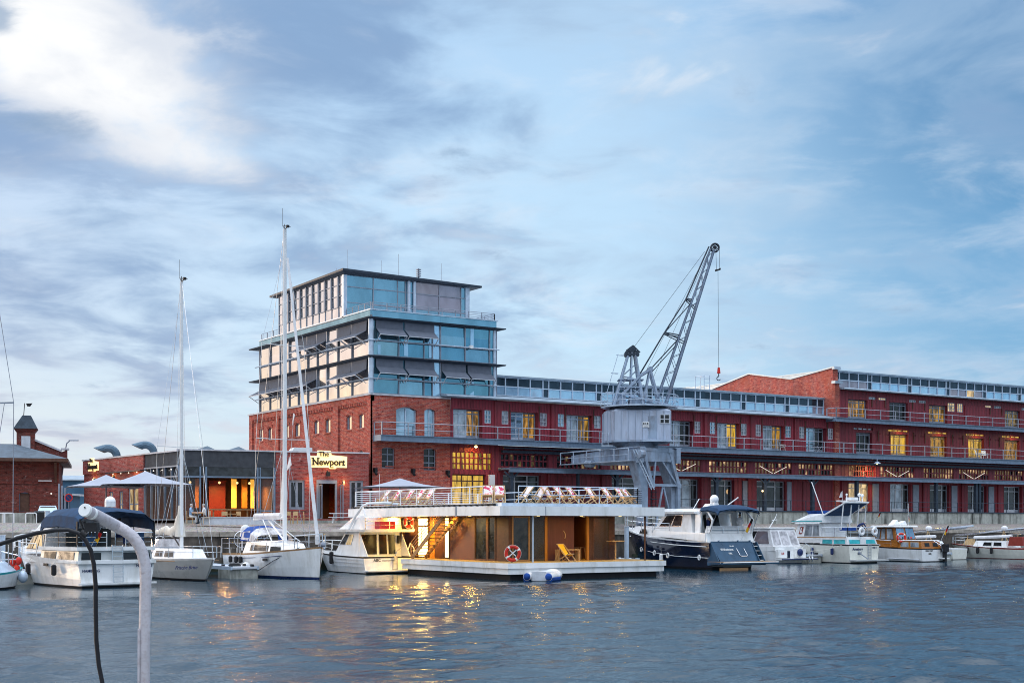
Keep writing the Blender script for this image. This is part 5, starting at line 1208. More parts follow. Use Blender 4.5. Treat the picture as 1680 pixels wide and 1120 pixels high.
    mb = MB(); hk = [(hx-.06, 0, 15.62), (hx-.06, 0, 15.35)]+[(hx-.06+.16*math.sin(q)*-1+.0, 0, 15.2+.16*math.cos(q)) for q in lin(0, 4.2, 8)]
    mb.tube([Vector(p_) for p_ in hk], .04, 6); UP(mb, 'hook', 'steel_dark')
build_crane()

# ---------------------------------------------------------------- houseboat
def build_houseboat():
    root = thing('houseboat', 'flat-roofed two-level houseboat with brown panels, warm lamps and white deck edge', 'houseboat', (46.5, 66, 0))
    P = lambda mb, name, mt, par=root, **k: mb.build(name, MAT[mt] if isinstance(mt, str) else [MAT[q] for q in mt], par, world=True, **k)
    X0, X1, Y0, Y1 = 40.9, 52.1, 63.6, 82.4; YD = 76.0
    mb = MB(); mb.box(X0+.35, X1-.5, Y0+.3, YD-.3, -.6, .33); mb.box(43.2, X1-.5, YD-.3, Y1-.4, -.6, .33); P(mb, 'pontoon', 'antifoul')
    mb = MB(); mb.box(X0+.08, X1-.1, Y0+.08, YD-.05, .34, .66); mb.box(X0, X1, Y0, YD, .664, .96); mb.box(42.85, X1-.1, YD-.05, Y1, .34, .66); mb.box(42.8, X1, YD, Y1, .664, .96); P(mb, 'deck_edge', 'gelcoat')
    mb = MB(); mb.box(X0+.1, X1-.1, Y0+.1, YD-.1, .93, .985); mb.box(42.9, X1-.1, YD-.1, Y1-.1, .93, .984); P(mb, 'deck', 'deck_boards')
    F = lambda u, v, w_: (u, 66+w_, v); L = lambda u, v, w_: (42.5+.045*max(0, u-70)+w_, u, v)
    zb, zt = .985, 3.58
    def panel(fn, a, b, mt, name='wall_panel', w0=0, w1=.14, z0=zb, z1=zt, par=root):
        mb = MB(); fbar(mb, fn, a+.006, b-.006, z0, z1, w0, w1); return P(mb, name, mt, par)
    for a, b, mt in ((77.35, 79.2, 'panel_brown'), (79.22, 80.2, 'panel_orange'), (74.9, 75.6, 'panel_orange'), (73.62, 74.88, 'panel_brown'), (69.75, 72.85, 'panel_brown'), (66.0, 67.35, 'wood_dark')): panel(L, a, b, mt)
    panel(L, 80.2, 82.0, 'panel_brown')
    for a, b in ((75.75, 77.3), (72.9, 73.6)):
        mb = MB(); grid_frame(mb, L, [a+.05, b-.05], [zb+.05, 3.0, zt-.05], -.03, .1, .1); o = P(mb, 'lit_door', 'wood_dark')
        g = MB(); panes(g, L, [a+.05, b-.05], [zb, 3.0, zt-.05], .02, .004); P(g, 'pane', 'lit_plain', o)
    mb = MB(); grid_frame(mb, L, [67.4, 68.2, 68.35, 69.7], [zb+.05, zt-.05], -.04, .1, .1); o = P(mb, 'sliding_door', 'wood_dark')
    g = MB(); panes(g, L, [67.4, 68.2, 68.35, 69.7], [zb, zt], .02, .004); P(g, 'pane', 'glass_shop', o)
    for a, b, mt in ((42.5, 42.72, 'wood_dark'), (45.02, 45.2, 'panel_orange'), (45.2, 47.1, 'panel_brown'), (48.03, 48.2, 'panel_orange'), (49.75, 50.1, 'wood_dark'), (48.2, 48.42, 'wood_dark')): panel(F, a, b, mt)
    mb = MB(); grid_frame(mb, F, [42.76, 43.9], [zb+.05, zt-.05], -.03, .1, .1); o = P(mb, 'glass_door', 'teak')
    g = MB(); panes(g, F, [42.76, 43.9], [zb, 2.0, zt], .02, .004); P(g, 'pane', 'glass_shop', o)
    mb = MB(); grid_frame(mb, F, [48.46, 49.7], [zb+.05, zt-.05], -.03, .1, .1); o = P(mb, 'glass_door', 'wood_dark')
    g = MB(); panes(g, F, [48.46, 49.7], [zb, zt], .02, .004); P(g, 'pane', 'glass_clear', o)
    mb = MB(); mb.box(43.95, 45.02, 66.03, 66.09, zb, zt); P(mb, 'tinted_pane', 'glass_clear')
    mb = MB(); mb.box(50.0, 50.1, 66.15, 81, zb, zt); mb.box(42.66, 50, 81.85, 81.95, zb, zt); mb.box(42.66, 45, 70.5, 70.6, zb, zt); mb.box(46.5, 50, 71.0, 71.1, zb, zt); P(mb, 'inner_wall', 'panel_brown')
    mb = MB(); mb.box(44.2, 44.5, 70.42, 70.49, 2.4, 2.7); mb.box(44.65, 44.95, 70.42, 70.49, 2.2, 2.55); mb.box(43.7, 44.0, 70.42, 70.49, 2.3, 2.65); P(mb, 'picture', 'white_paint')
    # curved mark on the brown panel
    mb = MB(); mb.tube([(46.1+.35*math.cos(q), 65.985, 2.45+.35*math.sin(q)) for q in lin(-.5, 1.0, 6)], .025, 4); P(mb, 'panel_mark', 'wood_pale')
    # roof
    mb = MB(); mb.box(40.4, 52.0, 63.62, Y1, 3.6, 4.12); P(mb, 'roof', 'gelcoat')
    mb = MB(); mb.box(40.75, 50.6, 64.0, 82.2, 4.124, 4.3); P(mb, 'roof_deck', 'steel_light')
    mb = MB(); y = 64.6
    while y < 82: mb.box(40.55, 40.74, y, y+.35, 4.16, 4.26); y += .62
    mb.each('edge_bracket', MAT['rubber'], root, world=True)
    mb = MB(); mb.box(43.42, 43.46, 63.60, 63.62, 3.6, 4.12); mb.box(40.36, 40.4, 68.3, 68.42, 3.55, 4.14); mb.each('roof_joint', MAT['frame_grey'], root, world=True)
    mb = MB(); mb.box(42.2, 50.4, 66.0, 82, 3.585, 3.598); P(mb, 'soffit', 'panel_brown')
    for x, y in ((42.86, 64.05), (50.86, 64.05)):
        mb = MB(); mb.tube([(x, y, .98), (x, y, 3.6)], .055, 8); P(mb, 'post', 'steel_light' if x < 45 else 'wood_dark')
    # roof railings
    mb = MB(); R_ = lambda u, v, w_: (u, 64.05, v)
    railing(mb, R_, lin(41.9, 50.3, 3), 4.3, [4.78, 5.25], 0, .032, .02); railing(mb, lambda u, v, w_: (50.3, u, v), lin(64.05, 81.8, 6), 4.3, [4.78, 5.25], 0, .03, .02); P(mb, 'roof_railing', 'steel_light')
    mb = MB(); zs = [4.3+.95*i/7 for i in range(1, 8)]
    railing(mb, lambda u, v, w_: (40.8, u, v), lin(65.4, 82.1, 8), 4.3, [5.25], 0, .036, .022)
    for z in zs[:-1]: mb.tube([(40.8, 65.4, z), (40.8, 82.1, z)], .007, 4)
    railing(mb, lambda u, v, w_: (u, 82.1, v), lin(40.8, 50.3, 4), 4.3, zs, 0, .02, .035); P(mb, 'roof_railing', 'gelcoat')
    # spiral stair end at the right
    mb = MB()
    for i in range(9): mb.box(50.4, 50.9, 64.4, 64.7, 4.1+.12*i, 4.13+.12*i)
    P(mb, 'roof_ladder', 'steel_dark')
    # stair to the roof
    mb = MB(); ya, yb, n_ = 75.4, 71.2, 12
    for x in (41.35, 42.3): mb.bar((x, ya, 1.0), (x, yb, 3.75), .06, .26)
    for i in range(n_):
        f = (i+.5)/n_; y = ya+(yb-ya)*f; z = 1.05+2.6*f; mb.box(41.38, 42.27, y-.14, y+.14, z, z+.05)
    o = P(mb, 'stair', 'teak')
    mb = MB()
    for k in (.25, .45, .65, .9): mb.tube([(41.3, ya, 1.1+k), (41.3, yb, 3.75+k)], .02, 5)
    for f in (0, .33, .66, 1): mb.bar((41.3, ya+(yb-ya)*f, 1.1+2.65*f), (41.3, ya+(yb-ya)*f, 2.0+2.65*f), .04)
    P(mb, 'stair_railing', 'wood_pale', o)
    # furniture inside
    mb = MB(); mb.box(47.3, 48.0, 66.9, 67.5, 1.0, 1.72); mb.box(47.2, 47.9, 67.6, 67.7, 1.0, 2.3); P(mb, 'cupboard', 'wood_dark')
    # down-lights
    for i, (x, y, e) in enumerate(((41.6, 78.2, 150), (41.6, 75.0, 200), (41.6, 72.0, 130), (41.6, 68.8, 90), (43.4, 64.3, 34), (46.4, 64.3, 40), (49.2, 64.3, 34), (46, 68.5, 7), (49.2, 68, 16))):
        mb = MB(); mb.tube([(x, y, 3.57), (x, y, 3.595)], .09, 10); P(mb, 'downlight', 'lamp_glow'); lamp('deck_light', (x, y, 3.55), e*1.05, (1, .56, .08), .2, root, True)
build_houseboat()

def deckchair(label, loc, rz, cloth='print'):
    t = thing('deckchair', label, 'deckchair', loc, rz, 'deckchairs on the houseboat roof')
    for s in (-1, 1):
        m = MB(); m.bar((s*.29, -.55, .0), (s*.29, .42, .98), .045, .05); m.build('rail', MAT['wood_pale'], t)
        m = MB(); m.bar((s*.25, .45, .0), (s*.25, -.42, .42), .045, .05); m.build('rail', MAT['wood_pale'], t)
        m = MB(); m.bar((s*.31, .16, .72), (s*.31, .55, .02), .035); m.build('prop', MAT['wood_pale'], t)
    m = MB(); m.bar((-.31, .42, .98), (.31, .42, .98), .05); m.bar((-.27, -.42, .42), (.27, -.42, .42), .05); m.bar((-.30, -.5, .03), (.30, -.5, .03), .04); m.each('crossbar', MAT['wood_pale'], t)
    m = MB(); q = [(.40, .97), (.26, .76), (.12, .56), (-.03, .39), (-.20, .31), (-.42, .41)]
    for (a, za), (b, zb) in zip(q, q[1:]): m.prism([(-.24, a, za), (.24, a, za), (.24, b, zb), (-.24, b, zb)], (0, .0, .012))
    c = m.build('sling', DCK[cloth], t)
    return t
def print_cloth():
    mt = bpy.data.materials.new('printed_cloth'); mt.use_nodes = True; T = NT(mt.node_tree)
    co = T.n('ShaderNodeTexCoord').outputs['Object']; z = T.n('ShaderNodeSeparateXYZ', {0: co})
    inf = T.n('ShaderNodeObjectInfo').outputs['Random']
    off = T.n('ShaderNodeVectorMath', {0: co, 1: T.n('ShaderNodeCombineXYZ', {0: T.m('MULTIPLY', inf, 9.)}).outputs[0]}, operation='ADD').outputs[0]
    n = T.noise(off, 5.5, 2, .5); n2 = T.noise(off, 4., 2, .5, .5)
    c = T.mix(T.ss(n, .50, .55), (.80, .74, .74), (.62, .045, .12))
    c = T.mix(T.ss(n2, .56, .6), c, (.72, .68, .80))
    c = T.mix(T.ss(z.outputs[2], .55, .42), c, (.75, .36, .12))
    p = T.n('ShaderNodeBsdfPrincipled', {'Base Color': c, 'Roughness': .85}); T.n('ShaderNodeOutputMaterial', {0: p.outputs[0]}); return mt
DCK = {'print': print_cloth(), 'plain': MAT['deckchair_cloth'], 'yellow': mat('yellow_cloth', (.80, .50, .03), .8)}
ZR = 4.3
def fx(px, y):                                     # spot on the roof whose bearing from the quay opposite is that of the photograph
    r = (px-840)/2253; d = y/(CS-SN*r); return Vector((d*(CS*r+SN), y, ZR))
row = [(862, 65.2, -1.45, 'pale plain deckchair, leftmost of the front row on the houseboat roof', 'plain'), (885, 65.3, -1.35, 'second deckchair from the left of the front roof row, plain pale cloth', 'plain'),
       (901, 65.1,   .35, 'third deckchair from the left of the front roof row, first with red print facing right', 'print'), (921, 65.0,   .33, 'fourth deckchair from the left in the front roof row, red print', 'print'),
       (941, 65.0,   .38, 'fifth deckchair from the left in the front roof row, red print', 'print'), (972, 65.0,   .3, 'fourth deckchair from the right end of the front roof row, standing apart', 'print'),
       (999, 65.0,    .36, 'third deckchair from the right end of the front roof row', 'print'), (1021, 65.1,   .35, 'second deckchair from the right end of the front roof row', 'print'), (1031, 65.5,   .4, 'last deckchair at the right end of the front roof row', 'print')]
for px, y, rz, lb, c in row: deckchair(lb, fx(px, y), rz, c)
for i, y in enumerate((79.6, 78.0, 76.3, 74.9, 73.7)):
    deckchair(['deckchair at the far left end of the slanting row behind the wire railing', 'second deckchair from the far left in the row behind the wire railing', 'middle deckchair of five in the row behind the wire railing', 'fourth deckchair of five in the row behind the wire railing', 'nearest deckchair of five in the row behind the wire railing'][i], (41.55, y, ZR), -1.55+.05*i)
deckchair('deckchair alone near the roof corner, tall and tilted, just behind the wire railing end', (42.2, 67.0, ZR), .1)
deckchair('left deckchair of the pair at the railing gap on the roof corner, seen square on', fx(800, 64.9), -.6)
deckchair('right deckchair of the pair at the railing gap on the roof corner, seen square on', fx(820, 64.9), -.5)
t = deckchair('yellow wooden deckchair on the lit lower deck before the brown panel', (45.7, 64.9, .99), .25, 'yellow')
t['group'] = 'loungers on the lower deck'
t = thing('garden_bench', 'low wooden bench on the lower deck behind the yellow deckchair', 'bench', (46.3, 65.55, .985))
m = MB(); m.box(-.75, .75, -.22, .22, .62, .67); m.build('seat', MAT['wood_pale'], t)
for s in (-1, 1):
    m = MB(); m.box(s*.70-.04, s*.70+.04, -.2, .2, 0, .62); m.build('leg', MAT['wood_pale'], t)
t = thing('bar_table', 'tall pale bar table on the lower deck by the right glass door', 'table', (49.7, 65.4, .985))
m = MB(); m.box(-.45, .45, -.3, .3, 1.10, 1.16); m.build('top', MAT['wood_pale'], t)
m = MB(); m.tube([(0, 0, 0), (0, 0, 1.1)], .05, 6); m.box(-.3, .3, -.2, .2, 0, .03); m.build('base', MAT['wood_pale'], t)
for i, x in enumerate((47.45, 47.95)):
    t = thing('stool', ('left' if i == 0 else 'right') + ' dark wooden stool inside the dark houseboat opening right of the brown panel', 'stool', (x, 66.5, .985), 0, 'stools in the houseboat')
    m = MB(); m.box(-.2, .2, -.2, .2, .72, .77); m.build('seat', MAT['wood_dark'], t)
    for sx in (-1, 1):
        for sy in (-1, 1):
            m = MB(); m.bar((sx*.16, sy*.16, .72), (sx*.2, sy*.2, 0), .04); m.build('leg', MAT['teak'], t)
def life_ring(label, loc, ax, R=.36):
    t = thing('life_ring', label, 'life ring', loc, 0, 'red and white life rings')
    m = MB(); m.torus((0, 0, 0), R, .095, ax, 24, 8, mfn=lambda i: 1 if i % 6 == 0 else 0); m.build('ring', [MAT['red_plastic'], MAT['ring_white']], t, smooth=True)
    m = MB(); m.torus((0, 0, 0), R+.10, .015, ax, 20, 4); m.build('grab_line', MAT['rope'], t)
    return t
t = life_ring('large red and white life ring at the houseboat deck corner', (41.45, 63.95, 1.5), (.5, .85, 0), .37)
m = MB(); a = Vector((.5, .85, 0)).normalized().orthogonal(); m.bar((-.22, .1, -.2), (.2, -.1, .22), .10, .05); m.bar((-.15, .1, .2), (.15, -.1, -.15), .07, .05); m.build('float_line', MAT['white_paint'], t)
m = MB(); m.tube([(0, .08, -.51), (0, .08, .3)], .03, 6); m.build('stand', MAT['rubber'], t)
# inflatable dinghy
t = thing('inflatable_dinghy', 'small white and blue inflatable dinghy floating against the houseboat corner', 'dinghy', (42.75, 62.75, .02), -.9)
m = MB(); R = .22
path = [(-.62, -1.2, .24), (-.62, .3, .24), (-.55, .9, .28), (-.3, 1.3, .36), (0, 1.42, .40), (.3, 1.3, .36), (.55, .9, .28), (.62, .3, .24), (.62, -1.2, .24)]
m.tube(path, R, 12); b = m.build('tube', MAT['gelcoat'], t, smooth=True)
m = MB()
for s in (-1, 1): m.ball((s*.62, -1.2, .24), .2, .16, .2); m.tube([(s*.66, -1.19, .14), (s*.66, .4, .14)], .20, 10)
m.build('tube_patch', MAT['canvas_blue'], b)
m = MB(); m.box(-.42, .42, -1.0, -.93, .02, .52); m.build('transom', MAT['frame_pale'], t)
m = MB(); m.box(-.45, .45, -.95, 1.1, .05, .10); m.build('floor', MAT['frame_grey'], t)
m = MB(); m.box(-.5, .5, .1, .35, .36, .42); m.build('seat', MAT['canvas_blue'], t)
# ---------------------------------------------------------------- boats
def hull(parent, L, B, zs, zb, mats, rake=1.0, tw=.85, wl=.82, nst=16, bow_full=2.2, stripe=(.0, .10), band=None, trake=0., deck='gelcoat', deckdrop=.06, name='hull', chine=.35):
    """mats: bottom, boot stripe, topside, rail. local y runs from stern (0) to bow (L), water at z=0"""
    fr = [-.35, 0, stripe[1], None, None, None, None]
    rings = []
    def half(s): return B/2*(tw+(1-tw)*math.sin(min(s/.4, 1)*math.pi/2) if s < .4 else max(.012, (1-((s-.4)/.6)**bow_full)))
    def sheer(s): return zs+(zb-zs)*s**1.8
    for i in range(nst+1):
        s = i/nst; h = half(s); z1 = sheer(s); st = []
        zz = [-.35, 0., stripe[1], z1*chine+.1*s, z1*.74, z1-.10, z1]
        for z in zz:
            t = max(0, z)/z1
            k = wl*(1-.55*s**2.5); k = k+(1-k)*min(1, t)**.75
            hw = h*k*(.55 if z < 0 else 1)
            y = s*L-rake*(1-t)*s**5-trake*(t-.3)*(1-s)**6*(-1)
            st.append((hw, y, z))
        rings.append([(-x, y, z) for x, y, z in st[::-1]]+st)
    n = len(rings[0]); mb = MB()
    mi = [3, 2, 2, 2, 1, 0, 0, 0, 1, 2, 2, 2, 3]
    if band: mi[band] = mi[12-band] = 4
    for a, b in zip(rings, rings[1:]):
        for j in range(n-1): mb.poly([a[j], a[j+1], b[j+1], b[j]], mi[j])
    a = rings[0]
    for j in range(6): mb.poly([a[j], a[j+1], a[n-2-j], a[n-1-j]], mi[j])
    o = mb.build(name, [MAT[q] for q in mats], parent, smooth=True)
    d = MB()
    for a, b in zip(rings, rings[1:]):
        f = .97
        d.poly([(a[0][0]*f, a[0][1], a[0][2]-deckdrop), (a[-1][0]*f, a[-1][1], a[-1][2]-deckdrop), (b[-1][0]*f, b[-1][1], b[-1][2]-deckdrop), (b[0][0]*f, b[0][1], b[0][2]-deckdrop)])
    d.build('deck', MAT[deck], parent)
    return half, sheer
def quadpanel(mb, P, u0, u1, v0, v1, off=.012, m=0, skew=0.):
    """panel set just proud of a four-cornered face P (bottom-left, bottom-right, top-right, top-left)"""
    P = [Vector(p) for p in P]; nrm = (P[1]-P[0]).cross(P[3]-P[0]).normalized()*off
    at = lambda u, v: P[0].lerp(P[1], u).lerp(P[3].lerp(P[2], u), v)+nrm
    mb.poly([at(u0, v0), at(u1, v0), at(u1+skew, v1), at(u0+skew, v1)], m)
def rail(parent, pts, h, nr=2, r=.02, mt='chrome', name='rail', base=0.):
    mb = MB(); top = [Vector(p)+Vector((0, 0, h)) for p in pts]
    for p, q in zip(pts, top): mb.bar(p, q, r*2)
    mb.tube(top, r*1.2, 5)
    for k in range(1, nr): mb.tube([Vector(p)+Vector((0, 0, h*k/nr)) for p in pts], r*.7, 4)
    return mb.build(name, MAT[mt], parent)
def boat(name, label, cat, loc, rz=0., group=None): return thing(name, label, cat, loc, rz, group)
def cabin(parent, p0, z0, p1, z1, mt, name='cabin', roof=None, over=.12, rt=.09):
    za = z0 if isinstance(z0, (list, tuple)) else [z0]*len(p0); zb_ = z1 if isinstance(z1, (list, tuple)) else [z1]*len(p1)
    if roof:
        cxm = sum(p[0] for p in p1)/len(p1); cym = sum(p[1] for p in p1)/len(p1)
        ex = [(p[0]+over*(1 if p[0] > cxm else -1), p[1]+over*(1 if p[1] > cym else -1)) for p in p1]
        m2 = MB(); m2.frus(ex, [z+.002 for z in zb_], ex, [z+rt*.6 for z in zb_]); m2.frus(ex, [z+rt*.6+.001 for z in zb_], [(cxm+(p[0]-cxm)*.93, cym+(p[1]-cym)*.95) for p in ex], [z+rt for z in zb_]); m2.build('cabin_roof', MAT[roof], parent)
    mb = MB(); n = len(p0)
    for i in range(n):
        j = (i+1) % n; P = [Vector((*p0[i], za[i])), Vector((*p0[j], za[j])), Vector((*p1[j], zb_[j])), Vector((*p1[i], zb_[i]))]
        g = lambda u, v: P[0].lerp(P[1], u).lerp(P[3].lerp(P[2], u), v)
        for a in range(6):
            for b in range(4): mb.poly([g(a/6, b/4), g((a+1)/6, b/4), g((a+1)/6, (b+1)/4), g(a/6, (b+1)/4)])
    mb.poly([(*p, z) for p, z in zip(p1, zb_)]); o = mb.build(name, MAT[mt], parent)
    def face(i):
        j = (i+1) % len(p0); return [(*p0[i], za[i]), (*p0[j], za[j]), (*p1[j], zb_[j]), (*p1[i], zb_[i])]
    return o, face
def cabwin(parent, face, specs, glass='glass_boat', frame='frame_pale', name='cabin_window'):
    for u0, u1, v0, v1, *sk in specs:
        s = sk[0] if sk else 0
        if frame:
            m = MB(); quadpanel(m, face, u0-.012, u1+.012, v0-.04, v1+.04, .022, 0, s); o = m.build(name, MAT[frame], parent)
            m = MB(); quadpanel(m, face, u0, u1, v0, v1, .032, 0, s); m.build('pane', MAT[glass], o)
        else:
            m = MB(); quadpanel(m, face, u0, u1, v0, v1, .028, 0, s); m.build(name, MAT[glass], parent)
def fender(parent, p, r=.11, l=.55, mt='rubber', rope_to=None):
    m = MB(); m.tube([(p[0], p[1], p[2]-l/2), (p[0], p[1], p[2]-l/2+.06), (p[0], p[1], p[2]+l/2-.06), (p[0], p[1], p[2]+l/2)], [r*.5, r, r, r*.4], 9); o = m.build('fender', MAT[mt], parent, smooth=True)
    m = MB(); m.tube([(p[0], p[1], p[2]+l/2), rope_to or (p[0]*.98, p[1], p[2]+l/2+.5)], .012, 4); m.build('fender_rope', MAT['rope'], o)
def flag(parent, p, q, drop=.55, w_=.34):
    m = MB(); m.tube([p, q], .016, 5); o = m.build('flag_staff', MAT['chrome'], parent)
    d = Vector(p)-Vector(q); d.normalize(); q = Vector(q)
    m = MB()
    for i in range(3):
        for j in range(4):
            A = lambda f, k: q+d*(.05+f*drop)+Vector((.10*math.sin(k*4)+w_*.25*k, -.05*k, -w_*.5*k-.05*k*f))
            m.poly([A(i/3, j/4), A((i+1)/3, j/4), A((i+1)/3, (j+1)/4), A(i/3, (j+1)/4)], i)
    m.build('flag', [MAT['flag_black'], MAT['flag_red'], MAT['flag_gold']], o)
def ladder(parent, x, y, z0, z1, w_=.3, dy=-.06, n=4, mt='chrome', name='ladder'):
    m = MB()
    for s in (-1, 1): m.bar((x+s*w_/2, y+dy, z0), (x+s*w_/2, y+dy, z1), .035)
    for i in range(n): m.bar((x-w_/2, y+dy, z0+.08+(z1-z0-.16)*i/(n-1)), (x+w_/2, y+dy, z0+.08+(z1-z0-.16)*i/(n-1)), .05, .03)
    return m.build(name, MAT[mt], parent)
def lettering(parent, txt, o, size, mt='stripe_navy', xd=(1, 0, 0), ud=(0, 0, 1), bold=.003, align='CENTER'):
    m = MB(); m.text(txt, o, xd, ud, size, bold=bold, depth=.004, align=align); return m.build('lettering', MAT[mt], parent)
def rect(x0, x1, y0, y1): return [(x0, y0), (x1, y0), (x1, y1), (x0, y1)]
def steering(parent, c, R=.4):
    m = MB(); m.torus(c, R, .02, (0, 1, 0), 18, 5)
    for i in range(3): a = i*2.1+.5; m.bar(c, (c[0]+R*math.cos(a), c[1], c[2]+R*math.sin(a)), .025)
    m.bar(c, (c[0], c[1], c[2]-.7), .08); m.build('steering_wheel', MAT['chrome'], parent)

# 1 motor yacht, stern to us (left)
def yacht_left():
    t = boat('motor_yacht', 'white motor yacht lettered HAMBURG with dark blue bimini top and stern ladder', 'motor yacht', (20.5, 67.6, 0), .15)
    W = 4.3
    hull(t, 11.6, W, 1.36, 1.95, ['antifoul', 'antifoul', 'gelcoat', 'gelcoat'], rake=1.6, tw=.94, wl=.88, bow_full=2.0, chine=.32)
    m = MB(); m.box(-W/2*.95, W/2*.95, -.12, -.005, 1.18, 1.34); m.box(-W/2*.94, W/2*.94, -.22, -.005, .16, .25); m.build('rubbing_strake', MAT['gelcoat'], t)
    m = MB(); m.box(-W/2*.96-.03, -W/2*.96+.02, .0, 6.5, 1.20, 1.32); m.box(W/2*.96-.02, W/2*.96+.03, 0, 6.5, 1.2, 1.32); m.each('rubbing_strake', MAT['gelcoat'], t)
    # raised aft cabin
    p0 = rect(-1.98, 1.98, .1, 4.6); p1 = rect(-1.9, 1.9, .16, 4.6)
    o, face = cabin(t, p0, 1.3, p1, 1.82, 'gelcoat_grey', 'aft_cabin')
    m = MB(); m.box(-2.05, 2.05, .02, 4.7, 1.822, 2.0); m.build('aft_deck', MAT['gelcoat'], t)
    cabwin(t, face(0), [(.04, .30, .1, .8), (.60, .97, .1, .8)], 'glass_boat', None)
    cabwin(t, face(3), [(.10, .42, .15, .85), (.50, .9, .15, .85)], 'glass_boat', None)
    # saloon and flybridge
    p0 = [(-1.75, 4.6), (1.75, 4.6), (1.6, 7.6), (-1.6, 7.6)]; p1 = [(-1.6, 4.7), (1.6, 4.7), (1.35, 6.6), (-1.35, 6.6)]
    o, face = cabin(t, p0, 1.7, p1, 2.75, 'gelcoat', 'saloon', 'gelcoat', .2)
    cabwin(t, face(3), [(.06, .34, .15, .85), (.40, .62, .15, .85), (.68, .94, .15, .8, -.05)], 'lit_soft', 'wood_dark'); cabwin(t, face(1), [(.1, .45, .15, .85), (.52, .9, .15, .85)]); cabwin(t, face(2), [(.08, .48, .15, .85), (.52, .92, .15, .85)])
    m = MB(); m.frus(rect(-1.45, 1.45, 4.3, 6.4), 2.85, [(-1.5, 4.3), (1.5, 4.3), (1.2, 5.9), (-1.2, 5.9)], 3.4, caps=False); m.build('flybridge', MAT['gelcoat'], t)
    m = MB(); m.box(-1.2, 1.2, 3.2, 3.3, 2.0, 2.9); m.build('wind_break', MAT['glass_boat'], t)
    # bimini: bent cloth over hoops
    arc = [(-2.05, 2.9), (-1.95, 3.45), (-1.5, 3.78), (0, 3.92), (1.5, 3.78), (1.95, 3.45), (2.05, 2.9)]
    m = MB(); m.loft([[(x, y, z+dz) for x, z in arc] for y, dz in ((.0, -.16), (.4, 0), (2.3, .12), (4.0, .05), (4.5, -.2))], 0, False, False)
    m.loft([[(x*.985, y, z+dz-.04) for x, z in arc] for y, dz in ((.0, -.16), (.4, 0), (2.3, .12), (4.0, .05), (4.5, -.2))], 0, False, False); m.build('bimini', MAT['canvas_navy'], t, smooth=True)
    m = MB()
    for x in (-1.98, 1.98):
        for y in (.2, 2.3, 4.3): m.tube([(x, y, 2.0), (x*1.02, y, 3.0)], .025, 5)
    for s in (-1, 1): m.bar((s*2.02, .06, 3.25), (s*2.02, .06, 2.1), .12, .05)
    m.build('bimini_frame', MAT['rubber'], t)
    m = MB(); m.frus([(.35+.27*math.cos(q), 1.5+.27*math.sin(q)) for q in lin(0, 5.6, 8)], 3.98, [(.35+.27*math.cos(q), 1.5+.27*math.sin(q)) for q in lin(0, 5.6, 8)], 4.25); m.ball((.35, 1.5, 4.25), .27, n=14, k=6, half=True); m.build('radar_dome', MAT['dome_white'], t, smooth=True)
    ladder(t, .0, -.05, .2, 1.1, .5, -.1, 4); ladder(t, .0, -.0, 1.2, 2.1, .55, -.06, 4)
    rail(t, [(-2.0, .1, 2.0), (-.5, .08, 2.0)], .72, 3); rail(t, [(.5, .08, 2.0), (2.0, .1, 2.0), (2.0, 2.2, 2.0), (2.0, 4.4, 2.0)], .72, 3); rail(t, [(-2.0, .1, 2.0), (-2.0, 2.2, 2.0), (-2.0, 4.2, 2.0)], .72, 3)
    m = MB()
    for x, y in ((-1.2, .45), (1.35, .5)): m.box(x-.35, x+.35, y, y+.08, 2.05, 2.7)
    m.each('spray_cloth', MAT['canvas_navy'], t)
    rail(t, [(-2.0, 5.0, 1.5), (-1.95, 7, 1.55), (-1.6, 9, 1.7), (-.9, 10.6, 1.85), (-.1, 11.5, 1.95), (.1, 11.5, 1.95), (.9, 10.6, 1.85), (1.6, 9, 1.7), (1.95, 7, 1.55)], .62, 2, .022, 'white_paint')
    lettering(t, 'HAMBURG', (-1.35, -.02, .78), .19); lettering(t, 'HENNING', (1.45, -.02, 1.0), .19)
    flag(t, (-1.35, .05, 2.0), (-1.05, -.55, 3.0), .75, .5)
    for yy in (2.2, 5.4, 7.6): fender(t, (-2.28, yy, .85), .13, .55, 'rubber', (-2.0, yy, 1.6))
    m = MB(); m.box(-2.19, -2.15, 3.2, 3.7, 1.02, 1.16); m.build('hawse_hole', MAT['rubber'], t)
    m = MB(); m.torus((-2.12, 9.6, .9), .25, .08, (1, 0, 0), 14, 6); m.build('anchor_fender', MAT['white_paint'], t)
    # galley window inside light
    m = MB(); m.box(-.3, .7, 4.55, 4.6, 2.05, 2.6); m.build('companion_door', MAT['glass_dark'], t)
yacht_left()

def mast(parent, y, zb, zt, r=.10, spreaders=((.55, 1.2),), mt='white_paint', x=0):
    m = MB(); m.tube([(x, y, zb), (x, y, zt)], [r, r*.85], 9); o = m.build('mast', MAT[mt], parent, smooth=True)
    m = MB()
    for f, w_ in spreaders:
        z = zb+(zt-zb)*f
        for s in (-1, 1): m.bar((x, y, z), (x+s*w_, y-.25, z+.05), .06, .04)
    m.build('spreader', MAT[mt], o)
    return o
def rigging(parent, segs, r=.013, mt='chrome'):
    m = MB()
    for p, q in segs: m.tube([p, q], r, 4)
    return m.build('rigging', MAT[mt], parent)
def masthead(parent, y, z):
    m = MB(); m.bar((0, y, z), (0, y+.5, z+.05), .04); m.bar((0, y, z), (0, y-.3, z+.25), .03); m.tube([(0, y-.3, z+.25), (0, y-.3, z+1.3)], .012, 4); m.bar((-.25, y+.3, z+.12), (.2, y+.3, z+.12), .03); m.bar((0, y, z), (0, y+.0, z+.3), .03); m.box(-.08, .08, y+.42, y+.6, z+.02, z+.16); m.build('masthead_gear', MAT['rubber'], parent)

